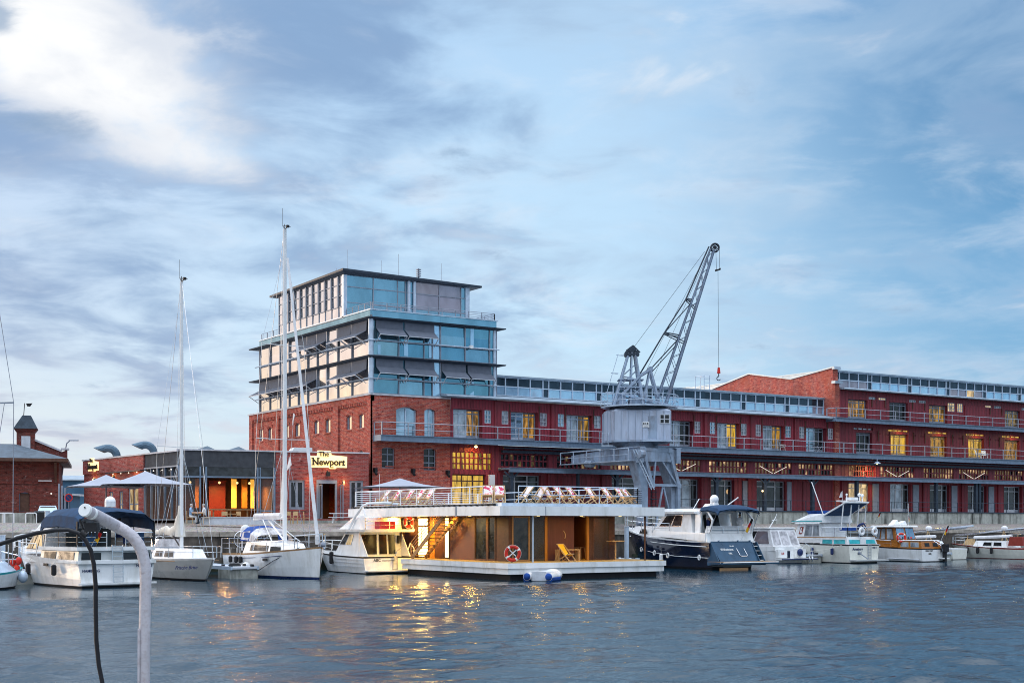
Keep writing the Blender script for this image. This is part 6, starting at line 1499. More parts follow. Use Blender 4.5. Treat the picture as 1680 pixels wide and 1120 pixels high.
# 2 grey-green sailing boat "Frische Brise", bow to us
def sail_grey():
    t = boat('sailing_boat', 'pale grey sailing boat with blue bow script and cream sail cover on its boom', 'sailing boat', (26.85, 81.2, 0), math.pi)
    hull(t, 10.0, 3.2, 1.15, 1.28, ['antifoul', 'antifoul', 'gelcoat_grey', 'gelcoat'], rake=1.3, tw=.7, wl=.8, bow_full=1.9)
    o, f = cabin(t, [(-1.05, 2.6), (1.05, 2.6), (.55, 7.6), (-.55, 7.6)], 1.15, [(-.9, 2.8), (.9, 2.8), (.4, 7.2), (-.4, 7.2)], 1.72, 'gelcoat')
    cabwin(t, f(1), [(.1, .3, .2, .75), (.36, .6, .2, .75)]); cabwin(t, f(3), [(.4, .64, .2, .75), (.7, .9, .2, .75)])
    mast(t, 4.9, 1.7, 17.0, .11, ((.38, 1.35),), 'white_paint'); masthead(t, 4.9, 17.0)
    rigging(t, [((0, 10.0, 1.3), (0, 5.0, 16.9)), ((0, .1, 1.2), (0, 4.8, 17))]+[((s*1.5, 4.5, 1.3), (s*1.35, 4.7, 7.6)) for s in (-1, 1)]+[((s*1.35, 4.7, 7.6), (0, 4.9, 16.6)) for s in (-1, 1)]+[((s*1.45, 4.9+d, 1.3), (0, 4.9, 7.5)) for s in (-1, 1) for d in (-.6, .4)]+[((.15*k, 4.8, 3), (.05*k, 4.85, 14)) for k in (-2, 2)], .011)
    m = MB(); rings = []
    for i in range(13):
        f_ = i/12; y = 4.75-f_*4.2; r = .34*(1-.55*f_)+.05*math.sin(i*2.1); zc = 2.75+.08*math.sin(i)-.05*f_+(.55*(1-f_*5) if f_ < .2 else 0)
        rings.append([(r*.62*math.cos(q), y+.03*math.sin(q*3+i), zc+r*(1.5 if f_ < .12 else 1)*math.sin(q)) for q in [k*math.pi/5 for k in range(10)]])
    m.loft(rings); m.tube([(0, 4.7, 2.4), (0, 4.72, 4.2)], [.32, .12], 8); m.build('sail_cover', MAT['canvas_cream'], t, smooth=True)
    m = MB(); m.tube([(0, 4.7, 2.45), (0, .4, 2.5)], .07, 7); m.build('boom', MAT['chrome'], t)
    m = MB(); m.bar((0, 4.8, 1.75), (.05, 3.6, 2.45), .06); m.build('kicker', MAT['rubber'], t)
    m = MB(); m.frus([(-.85, 1.9), (.85, 1.9), (.8, 3.0), (-.8, 3.0)], 1.5, [(-.75, 1.9), (.75, 1.9), (.6, 2.7), (-.6, 2.7)], 2.25); m.build('sprayhood', MAT['vinyl_clear'], t)
    rail(t, [(-1.5, 1, 1.2), (-1.62, 4, 1.2), (-1.4, 6.8, 1.25), (-.8, 9, 1.3), (-.12, 10.1, 1.3), (.12, 10.1, 1.3), (.8, 9, 1.3), (1.4, 6.8, 1.25), (1.62, 4, 1.2)], .6, 2, .014)
    m = MB()
    for s in (-1, 1): m.tube([(s*1.57, 2.2, 1.02), (s*1.5, 5.4, 1.06), (s*1.28, 7.4, 1.08)], .022, 5)
    m.build('rub_rail', MAT['teak'], t)
    m = MB(); a = Vector((1.34, 7.35, .90)); b = Vector((.30, 9.5, .97)); lettering(t, 'Frische Brise', (.99, 8.42, .66), .30, xd=(-.50, .86, .03), ud=(-.28, .10, .95), bold=.004)
    steering(t, (0, 1.1, 2.0), .4)
sail_grey()

# 3 big white sailing yacht, bow to us
def sail_white():
    t = boat('sailing_boat', 'large white sailing yacht with tall mast, navy sprayhood and furled white boom sail', 'sailing boat', (32.95, 81.7, 0), math.pi)
    hull(t, 12.6, 3.75, 1.32, 1.86, ['antifoul', 'stripe_navy', 'gelcoat', 'teak'], rake=.35, tw=.84, wl=.86, bow_full=2.1, stripe=(0, .13), band=None)
    m = MB()
    for s in (-1, 1): pass
    p0 = [(-1.3, 2.6), (1.3, 2.6), (1.05, 6), (.45, 9.2), (-.45, 9.2), (-1.05, 6)]; p1 = [(-1.1, 2.9), (1.1, 2.9), (.85, 6), (.3, 8.6), (-.3, 8.6), (-.85, 6)]
    o, f = cabin(t, p0, 1.3, p1, [2.15, 2.15, 2.08, 1.98, 1.98, 2.08], 'gelcoat')
    cabwin(t, f(1), [(.25, .95, .28, .7)], 'glass_boat', None); cabwin(t, f(5), [(.05, .75, .28, .7)], 'glass_boat', None); cabwin(t, f(4), [(.55, .97, .25, .65)], 'glass_boat', None); cabwin(t, f(2), [(.03, .45, .25, .65)], 'glass_boat', None)
    mast(t, 6.0, 2.0, 20.6, .135, ((.33, 1.7), (.63, 1.35)), 'white_paint'); masthead(t, 6.0, 20.6)
    rigging(t, [((0, .1, 1.4), (0, 5.9, 20.5))]+[((s*1.8, 5.6, 1.6), (s*1.7, 5.75, 8.15)) for s in (-1, 1)]+[((s*1.7, 5.75, 8.15), (s*1.35, 5.75, 13.8)) for s in (-1, 1)]+[((s*1.35, 5.75, 13.8), (0, 6, 19.5)) for s in (-1, 1)]+[((s*1.75, 5.4, 1.6), (0, 6, 8)) for s in (-1, 1)]+[((.18, 5.8, 3), (.12, 5.9, 19)), ((-.18, 5.8, 3), (-.1, 5.9, 16)), ((0, 4.0, 3.6), (0, 5.8, 17))], .013)
    m = MB(); m.tube([(0, 11.9, 2.35), (0, 6.5, 18.8)], [.12, .075], 8); m.tube([(0, 11.95, 2.0), (0, 11.9, 2.4)], .16, 8); m.build('furled_jib', MAT['canvas_white'], t, smooth=True)
    m = MB(); m.tube([(0, 5.8, 3.50), (0, 1.3, 3.42)], .09, 8); m.build('boom', MAT['white_paint'], t)
    m = MB(); rings = [[(.15*math.cos(q), y, 3.62+.17*math.sin(q)) for q in [k*math.pi/4 for k in range(8)]] for y in (5.5, 4.4, 3.2, 2.2, 1.5)]; m.loft(rings); m.prism([(-.03, 5.85, 3.4), (-.03, 5.3, 3.55), (-.03, 5.75, 6.6)], (.06, 0, 0)); m.build('furled_sail', MAT['canvas_white'], t, smooth=True)
    # sprayhood: canvas hoop with clear sides
    arc = [(-1.28, 0), (-1.18, .5), (-.8, .82), (0, .92), (.8, .82), (1.18, .5), (1.28, 0)]
    rr = [(2.2, 1.0, 0), (2.9, 1.0, .02), (3.6, .9, -.08), (4.4, .45, -.3)]
    m = MB(); m.loft([[(x, y, 2.12+z*k+dz*.2) for x, z in arc] for y, k, dz in rr[:3]], 0, False, False); m.loft([[(x*.97, y, 2.1+z*k*.97) for x, z in arc] for y, k, dz in rr[:3]], 0, False, False)
    m.build('sprayhood', MAT['canvas_blue'], t, smooth=True)
    m = MB(); m.loft([[(x, y, 2.12+z*k+dz*.1) for x, z in arc] for y, k, dz in rr[2:]], 0, False, False)
    for s in (-1, 1): m.poly([(s*1.285, 2.35, 2.2), (s*1.29, 3.5, 2.15), (s*1.10, 3.4, 2.72), (s*1.19, 2.4, 2.66)])
    m.build('sprayhood_window', MAT['vinyl_clear'], t, smooth=True)
    m = MB()
    for s in (-1, 1): m.tube([(s*.9, 6.2, 2.1), (s*.3, 3.4, 3.4)], .03, 5)
    m.tube([(-.1, 5.6, 2.2), (-.05, 3.5, 3.35)], .06, 6); m.build('boom_strut', MAT['white_paint'], t)
    steering(t, (-.75, 1.15, 2.2), .5); steering(t, (.75, 1.15, 2.2), .5)
    m = MB(); m.frus([(-.1, .15), (.5, .15), (.5, .6), (-.1, .6)], 2.35, [(.0, .2), (.4, .2), (.4, .55), (0, .55)], 2.95); m.ball((.2, .38, 2.75), .34, .3, .34, 12, 7); m.build('covered_dome', MAT['canvas_white'], t, smooth=True)
    rail(t, [(-1.65, .1, 1.35), (-.6, .1, 1.35), (.6, .1, 1.35), (1.65, .1, 1.35), (1.75, 1.6, 1.35)], .9, 3, .02); rail(t, [(1.75, 1.6, 1.4), (1.85, 3.5, 1.4), (1.85, 5.5, 1.45), (1.65, 7.5, 1.5), (1.25, 9.5, 1.6), (.85, 10.8, 1.7)], .6, 2, .013); rail(t, [(-1.65, .1, 1.35), (-1.8, 2, 1.4), (-1.85, 4.5, 1.4), (-1.65, 7.5, 1.5), (-1.25, 9.5, 1.6), (-.85, 10.8, 1.7)], .6, 2, .013)
    rail(t, [(.95, 10.6, 1.75), (.5, 11.8, 1.82), (.1, 12.5, 1.85), (-.1, 12.5, 1.85), (-.5, 11.8, 1.82), (-.95, 10.6, 1.75)], .72, 2, .022)
    m = MB(); m.bar((0, 12.2, 1.88), (0, 13.0, 1.95), .14, .06); m.bar((0, 12.7, 1.95), (0, 13.15, 1.72), .08); m.tube([(-.12, 12.8, 1.98), (.12, 12.8, 1.98)], .12, 8); m.build('anchor', MAT['frame_grey'], t)
    m = MB(); m.box(1.66, 1.72, 6.9, 7.7, 1.0, 1.14); m.box(-1.72, -1.66, 6.9, 7.7, 1.0, 1.14); m.build('hull_window', MAT['rubber'], t)
    m = MB()
    for s in (-1, 1): m.tube([(s*1.80, 2.0, 1.07), (s*1.86, 5, 1.13), (s*1.66, 7.4, 1.22), (s*1.30, 9.2, 1.32)], .022, 4)
    m.build('cove_stripe', MAT['stripe_navy'], t)
    m = MB(); m.tube([(.75, 10.9, 1.8), (1.5, 8.2, 1.0), (1.75, 6.4, .45), (1.95, 4.6, .35)], .02, 5); m.build('mooring_line', MAT['rope_dark'], t)
    m = MB(); m.ball((2.0, 4.9, .58), .29, .29, .3, 12, 8); m.build('ball_fender', MAT['dome_white'], t, smooth=True)
    for y in (2.2, 3.1, 3.8): fender(t, (1.9, y, 1.0), .12, .4)
    m = MB(); m.prism([(.0, 7.4, 8.9), (.0, 7.9, 9.5), (.0, 7.6, 9.6)], (.02, 0, 0)); m.prism([(.0, 7.0, 7.1), (.0, 7.25, 6.6), (.0, 6.5, 6.3), (.0, 6.45, 6.5)], (.03, 0, 0)); m.tube([(0, 6.3, 4.2), (0, 7.7, 9.6)], .012, 4); m.build('pennant', MAT['canvas_white'], t)
    for o in t.children_recursive:                                  # shorter forebody
        if o.type == 'MESH':
            for v in o.data.vertices:
                if v.co.y > 6.2: v.co.y = 6.2+(v.co.y-6.2)*.766
sail_white()

# 4 white flybridge cruiser lettered ABC
def cruiser_abc():
    t = boat('motor_cruiser', 'white flybridge motor cruiser with black stern lettering and radar arch moored beside the houseboat', 'motor cruiser', (40.65, 77.0, 0), 0)
    W = 3.9
    hull(t, 9.9, W, 1.08, 1.42, ['antifoul', 'antifoul', 'gelcoat', 'rubber'], rake=1.1, tw=.95, wl=.9, bow_full=2.1, stripe=(0, .06), chine=.4)
    m = MB()
    for k, z in enumerate((.45, .68, .88)):
        m.tube([(-W/2*.955-.02*k, .05, z), (-W/2*.99, 3.5, z+.04), (-W/2*.93, 5.2, z+.08)], .016, 4); m.tube([(W/2*.955+.02*k, .05, z), (W/2*.99, 3.5, z+.04), (W/2*.93, 5.2, z+.08)], .016, 4)
    m.each('strake', MAT['frame_pale'], t)
    m = MB(); m.box(-1.9, 2.15, -.75, 0, .16, .24); m.build('swim_platform', MAT['gelcoat'], t)
    p0 = [(-1.55, 1.3), (1.55, 1.3), (1.35, 5.3), (-1.35, 5.3)]; p1 = [(-1.45, 1.4), (1.45, 1.4), (1.1, 4.1), (-1.1, 4.1)]
    o, f = cabin(t, p0, 1.05, p1, 2.62, 'gelcoat')
    cabwin(t, f(0), [(.05, .42, .1, .9), (.48, .66, .1, .9), (.70, .86, .1, .9)], 'glass_boat', 'frame_pale')
    cabwin(t, f(3), [(.36, .62, .48, .9, .05)], 'lit_soft', 'frame_pale'); cabwin(t, f(3), [(.04, .30, .48, .9, .10)], 'glass_boat', 'frame_pale'); cabwin(t, f(1), [(.1, .45, .48, .9), (.52, .9, .48, .9)]); cabwin(t, f(2), [(.08, .48, .4, .9), (.52, .92, .4, .9)])
    m = MB(); m.frus(rect(-1.75, 1.75, .0, 4.9), 2.63, rect(-1.8, 1.8, -.05, 4.7), 2.80); m.build('cabin_roof', MAT['gelcoat'], t)
    m = MB(); m.frus([(-1.5, 1.2), (1.5, 1.2), (1.2, 4.8), (-1.2, 4.8)], 2.8, [(-1.45, 1.3), (1.45, 1.3), (.8, 3.6), (-.8, 3.6)], 3.55, caps=False); m.frus([(-1.2, 2.6), (1.2, 2.6), (.9, 4.2), (-.9, 4.2)], 2.85, [(-1.0, 2.9), (1.0, 2.9), (.6, 3.4), (-.6, 3.4)], 3.68); m.build('flybridge', MAT['gelcoat'], t)
    m = MB()
    for s in (-1, 1): m.tube([(s*1.55, 2.7, 2.8), (s*1.5, 1.7, 3.7), (s*1.40, 1.0, 4.25), (s*1.15, .8, 4.42), (0, .75, 4.48)], .085, 8)
    for s in (-1, 1): m.tube([(s*1.4, 1.0, 4.25), (s*1.45, .5, 3.6), (s*1.45, .35, 2.85)], .05, 6)
    m.tube([(-.6, .8, 4.46), (-.6, .8, 4.8)], .03, 5); m.tube([(-.3, .8, 4.46), (-.3, .8, 6.3)], .012, 4); m.build('radar_arch', MAT['white_paint'], t, smooth=True)
    rail(t, [(-1.7, .05, 2.8), (0, .02, 2.8), (1.7, .05, 2.8)], .75, 3); 
    m = MB(); m.box(-.6, .5, .2, .9, 2.82, 3.3); m.build('flybridge_seat', MAT['cloth_red'], t)
    for s in (-1, 1):
        m = MB(); m.prism([(s*1.5, 1.3, 1.08), (s*1.5, .1, 1.08), (s*1.5, 1.2, 2.5)], (.06, 0, 0)); m.build('cockpit_wing', MAT['gelcoat'], t)
    m = MB(); m.tube([(1.6, .8, 1.1), (1.72, .45, 1.9), (1.74, .0, 1.6), (1.74, -.0, 1.1)], .035, 6); m.build('grab_rail', MAT['white_paint'], t)
    for x in (.25, 2.0 if False else 1.55):
        m = MB(); m.tube([(x, -.2, .95), (x+.1, -.25, 1.4), (x+.55, -.3, 1.75)], .035, 6); m.box(x-.1, x+.1, -.3, -.1, .9, 1.12); m.build('davit', MAT['chrome'], t)
    m = MB(); m.tube([(1.25, 1.2, 1.9), (1.25, 1.15, 2.4)], .10, 8); m.build('hanging_bag', MAT['rubber'], t)
    ladder(t, .35, -.02, .2, 1.05, .32, -.05, 3, 'frame_grey')
    lettering(t, 'ABC', (-1.15, -.02, .78), .26, 'letter_black', align='LEFT'); m = MB()
    m.text('YACHTCHARTER', (-.55, -.02, .79), (1, 0, 0), (0, 0, 1), .115, depth=.004); m.build('lettering', MAT['letter_black'], t)
    lettering(t, 'TIN W', (1.35, -.02, .80), .17, 'frame_grey')
    rail(t, [(-1.75, 4.8, 1.25), (-1.5, 6.4, 1.3), (-1.0, 7.8, 1.36), (-.3, 9.0, 1.42), (.3, 9.0, 1.42), (1.0, 7.8, 1.36), (1.5, 6.4, 1.3)], .62, 2, .022, 'white_paint')
    fender(t, (-1.95, 4.4, .95), .14, .8)
    m = MB(); m.tube([(1.7, -.1, 1.0), (2.2, -.4, .7), (2.3, -.6, .3)], .022, 5); m.build('mooring_line', MAT['rope'], t)
cruiser_abc()
t = life_ring('red and white horseshoe life ring on the flybridge rail of the white cruiser', (42.0, 76.98, 3.25), (0, 1, 0), .28)

# 5 dark blue yacht, stern to us
def yacht_navy():
    t = boat('motor_yacht', 'dark navy motor yacht with white superstructure, sloping blue transom and navy bimini', 'motor yacht', (64.25, 71.3, 0))
    W = 4.6
    hull(t, 12.2, W, 1.95, 2.95, ['antifoul', 'antifoul', 'navy_gloss', 'gelcoat'], rake=2.2, tw=.94, wl=.80, bow_full=2.0, stripe=(0, .16), trake=0, deckdrop=.02)
    m = MB(); m.prism([(-1.95, -.005, 1.88), (1.75, -.005, 1.88), (1.9, -.75, .55), (-1.7, -.75, .55)], (0, .02, .0)); m.frus(rect(-1.95, 1.75, -.02, .3), 1.885, rect(-1.95, 1.75, 0, .3), 1.95); m.build('transom', MAT['navy_matt'], t)
    m = MB()
    for s, x in ((-1, -1.97), (1, 1.77), (1, 2.25)): m.prism([(x, -.02, 1.9), (x, .3, 1.9), (x, .3, .3), (x, -.9, .3), (x, -.9, .55)], (.06, 0, 0))
    m.each('transom_side', MAT['navy_matt'], t)
    m = MB()
    for i in range(4): m.box(1.84, 2.24, -.75+.2*i, -.5+.2*i+.1, .62+.32*i, .66+.32*i)
    m.build('stern_steps', MAT['gelcoat'], t)
    m = MB(); m.box(-2.3, 3.0, -1.5, -.05, .40, .56); m.build('swim_platform', MAT['navy_matt'], t)
    m = MB(); m.box(-2.25, 2.9, -1.45, -.06, .562, .58); m.box(-2.2, .3, -1.3, -1.2, .0, .16); m.build('platform_deck', MAT['teak'], t)
    m = MB(); m.tube([(-2.31, -1.4, .52), (-2.0, -1.53, .52), (2.9, -1.53, .52)], .035, 6); m.build('platform_trim', MAT['gelcoat'], t)
    # transom hatch outline + text
    T_ = lambda u, v, w_: (u, -.01-.75*(1.88-v)/1.33-.02+w_*0, v)
    m = MB(); m.tube([T_(.15, 1.45, 0), T_(.25, 1.0, 0), T_(.35, .93, 0), T_(.85, .93, 0), T_(.93, 1.0, 0), T_(.83, 1.45, 0)], .028, 6); m.build('hatch_rail', MAT['chrome'], t)
    ud = Vector((0, .75, 1.33)).normalized()
    lettering(t, 'Wilhelmine', T_(-.75, 1.32, 0), .25, 'gelcoat', ud=ud); lettering(t, 'KIEL', T_(-.55, 1.08, 0), .17, 'gelcoat', ud=ud); lettering(t, 'HA 05', T_(-.2, 1.58, 0), .14, 'gelcoat', ud=ud)
    # aft cockpit, wheelhouse
    m = MB(); m.frus(rect(-2.15, 2.15, .12, 2.2), 1.95, rect(-2.1, 2.1, .3, 2.2), 2.5); m.build('aft_cabin', MAT['gelcoat'], t)
    m = MB(); m.frus(rect(-1.6, 1.6, .3, 1.0), 2.51, rect(-1.45, 1.45, .45, 1.0), 3.0); m.build('seat_box', MAT['gelcoat'], t)
    m = MB(); m.box(-1.55, 1.55, .30, .34, 2.70, 2.74); m.build('seat_trim', MAT['navy_matt'], t)
    p0 = [(-1.9, 1.9), (1.9, 1.9), (1.6, 7.0), (-1.6, 7.0)]; p1 = [(-1.75, 2.3), (1.75, 2.3), (1.4, 5.7), (-1.4, 5.7)]
    o, f = cabin(t, p0, 2.2, p1, 3.85, 'gelcoat', 'wheelhouse')
    cabwin(t, f(3), [(.10, .40, .50, .93, .06), (.45, .70, .50, .93, .02)], 'glass_boat', 'chrome'); cabwin(t, f(1), [(.3, .55, .50, .93), (.6, .9, .50, .93)]); cabwin(t, f(2), [(.06, .48, .45, .93), (.52, .94, .45, .93)])
    cabwin(t, f(0), [(.30, .70, .30, .95)], 'glass_boat', 'gelcoat')
    m = MB(); m.frus(rect(-1.95, 1.95, 1.7, 6.5), 3.86, rect(-2.0, 2.0, 1.7, 6.4), 4.0); m.frus(rect(-2.0, 2.0, 1.7, 6.4), 4.001, rect(-1.5, 1.5, 2.0, 5.6), 4.22); m.build('wheelhouse_roof', MAT['gelcoat'], t, smooth=True)
    m = MB(); m.frus([(-1.7, 6.8), (1.7, 6.8), (1.0, 10.2), (-1.0, 10.2)], 2.2, [(-1.55, 6.6), (1.55, 6.6), (.8, 9.8), (-.8, 9.8)], 2.98); m.build('fore_cabin', MAT['gelcoat'], t)
    m = MB(); m.frus(rect(-2.22, -2.14, .3, 6.4), [1.95, 1.95, 2.3, 2.3], rect(-2.16, -2.08, .3, 6.2), [2.5, 2.5, 2.72, 2.72]); m.frus(rect(2.14, 2.22, .3, 6.4), [1.95, 1.95, 2.3, 2.3], rect(2.08, 2.16, .3, 6.2), [2.5, 2.5, 2.72, 2.72]); m.each('side_bulwark', MAT['gelcoat'], t)
    m = MB(); m.frus([(-1.76, 7.2), (-1.70, 7.2), (-1.32, 8.6), (-1.38, 8.6)], 2.42, [(-1.70, 7.4), (-1.64, 7.4), (-1.36, 8.3), (-1.42, 8.3)], 2.78); m.build('porthole', MAT['glass_boat'], t)
    # radar arch, bimini over the stern cockpit
    m = MB()
    for s in (-1, 1): m.prism([(s*1.75-.06, 1.8, 2.5), (s*1.75-.06, 1.3, 2.5), (s*1.6-.06, 1.25, 4.1), (s*1.6-.06, 1.9, 4.1)], (.12, 0, 0)); m.tube([(s*1.65, 1.3, 4.1), (s*1.75, .5, 4.0), (s*1.85, -.1, 3.4), (s*1.88, .1, 2.5)], .085, 7)
    m.box(-1.65, 1.65, 1.3, 1.85, 4.05, 4.2); m.frus(rect(-.9, .3, 1.4, 2.2), 4.2, rect(-.7, .1, 1.5, 2.0), 4.55); m.build('radar_arch', MAT['gelcoat'], t)
    m = MB(); m.ball((-.3, 1.5, 4.85), .31, .31, .33, 14, 8); m.frus([(-.5, 1.25), (-.1, 1.25), (-.1, 1.75), (-.5, 1.75)], 4.4, [(-.48, 1.3), (-.12, 1.3), (-.12, 1.7), (-.48, 1.7)], 4.7); m.build('radar_dome', MAT['dome_white'], t, smooth=True)
    m = MB(); m.tube([(-1.6, 2.2, 4.2), (-.9, 2.4, 4.9)], .03, 5); m.tube([(.3, 1.3, 4.2), (1.4, .9, 5.0)], .045, 5); m.each('antenna', MAT['white_paint'], t)
    arc = [(-1.95, 4.08), (-1.8, 4.32), (-.9, 4.45), (.9, 4.45), (1.8, 4.32), (1.95, 4.08)]
    m = MB(); sec = ((-.75, -.25), (-.5, -.08), (.3, .06), (1.1, .02), (1.3, -.2))
    m.loft([[(x, y, z+d-.05) for x, z in arc] for y, d in sec], 0, False, False); m.loft([[(x*.98, y, z+d-.13) for x, z in arc] for y, d in sec], 0, False, False); m.build('bimini', MAT['canvas_navy'], t, smooth=True)
    m = MB()
    for s in (-1, 1): m.tube([(s*1.9, -.6, 3.95), (s*1.95, .1, 2.5)], .022, 5); m.tube([(s*1.9, 1.1, 4.0), (s*1.85, 1.0, 2.5)], .022, 5)
    m.build('bimini_frame', MAT['chrome'], t)
    rail(t, [(-2.0, .3, 2.5), (-.6, .25, 2.5), (.8, .25, 2.5), (2.0, .3, 2.5)], .45, 2, .018); rail(t, [(-2.1, 4.2, 2.45), (-2.2, 6, 2.5), (-2.0, 7.5, 2.6), (-1.5, 9.2, 2.75), (-.8, 10.8, 2.9), (-.1, 11.9, 3.05), (.1, 11.9, 3.05), (.8, 10.8, 2.9), (1.5, 9.2, 2.75), (2, 7.5, 2.6)], .72, 2, .02)
    flag(t, (.9, .1, 2.0), (1.5, -.35, 3.6), 1.0, .5)
    # white lines and fender rings along the side
    m = MB()
    for s in (-1, 1):
        m.tube([(s*2.17, .2, 1.58), (s*2.26, 3.5, 1.68), (s*2.16, 6, 1.85), (s*1.7, 8.2, 2.08)], .035, 5)
        m.tube([(s*2.16, .0, .82), (s*2.24, 3.5, .90), (s*2.02, 6.2, 1.1), (s*1.45, 8.4, 1.35), (s*.9, 9.5, 1.55)], .022, 5)
        for y, z, x in ((.9, .84, 2.19), (4.2, .93, 2.25), (5.9, 1.07, 2.09), (8.0, 1.3, 1.6)): m.torus((s*x, y, z), .16, .05, (1, .25*s, 0), 10, 5)
    m.build('side_line', MAT['gelcoat'], t)
    fender(t, (-2.2, 5.0, .78), .14, .5, 'dome_white', (-2.15, 5.1, 2.2))
    m = MB()
    for x in (-1.2, .55, 1.65): m.tube([(x, .08, 1.99), (x, -.05, 1.99)], .05, 7)
    m.build('stern_cleat', MAT['chrome'], t)
yacht_navy()

# 6 small white cruiser with canvas tent, stern to us
def cruiser_small():
    t = boat('motor_boat', 'small white motor boat with clear tent windows and orange glow beside the navy yacht', 'motor boat', (78.1, 79.9, 0))
    W = 3.1
    hull(t, 6.8, W, 1.0, 1.35, ['antifoul', 'stripe_navy', 'gelcoat', 'gelcoat'], rake=1.0, tw=.95, wl=.9, stripe=(0, .05))
    m = MB(); m.box(-1.6, 2.3, -.8, 0, .30, .42); m.build('swim_platform', MAT['gelcoat'], t)
    m = MB(); m.tube([(-1.6, -.82, .36), (2.3, -.82, .36)], .05, 6); m.build('platform_trim', MAT['stripe_navy'], t)
    p0 = [(-1.5, .3), (1.5, .3), (1.3, 4.6), (-1.3, 4.6)]; p1 = [(-1.35, .9), (1.35, .9), (1.0, 3.4), (-1.0, 3.4)]
    o, f = cabin(t, p0, 1.35, p1, 2.78, 'canvas_white', 'canvas_tent', 'gelcoat', .1)
    cabwin(t, f(0), [(.05, .30, .1, .85), (.36, .64, .1, .85), (.70, .95, .1, .85)], 'vinyl_clear', None, 'tent_window'); cabwin(t, f(3), [(.42, .9, .15, .85)], 'glass_rosy', None, 'tent_window'); cabwin(t, f(3), [(.08, .36, .15, .85, .05)], 'glass_boat', None, 'tent_window'); cabwin(t, f(1), [(.1, .5, .15, .85), (.56, .9, .15, .85)], 'vinyl_clear', None, 'tent_window')
    m = MB(); m.box(-1.52, 1.52, .05, 2.0, 1.0, 1.345); m.box(-1.45, -.5, -.25, .05, .45, 1.1); m.box(.5, 1.5, -.3, .05, .45, 1.15); m.build('cockpit_side', MAT['gelcoat'], t)
    m = MB(); m.box(-.45, .0, -.06, .02, .42, 1.0); m.build('cockpit_door', MAT['navy_gloss'], t)
    m = MB(); m.ball((.75, -.42, .88), .27, .2, .3, 12, 8); m.build('ball_fender', MAT['stripe_navy'], t, smooth=True)
    m = MB(); m.tube([(1.2, .0, 1.15), (1.35, -.4, 1.6), (1.9, -.5, 1.3), (2.1, -.5, .45)], .03, 6); m.build('grab_rail', MAT['chrome'], t)
    m = MB()
    for x in (1.3, 1.6): m.tube([(x, -.85, .55), (x, -.95, .35), (x, -.88, .15)], .04, 6)
    m.build('platform_ladder', MAT['chrome'], t)
    m = MB(); m.tube([(.2, 2.5, 2.85), (.6, 2.2, 3.7)], .04, 6); m.bar((.3, 2.3, 3.45), (.85, 2.3, 3.5), .05); m.bar((.6, 2.2, 3.7), (.7, 2.2, 3.95), .04); m.build('light_mast', MAT['white_paint'], t)
    lettering(t, 'Lilli', (-1.0, -.28, .74), .22, 'flag_red')
    lamp('cabin_light', (78.0, 81.9, 2.2), 30, (1, .55, .3), .1, t)
cruiser_small()

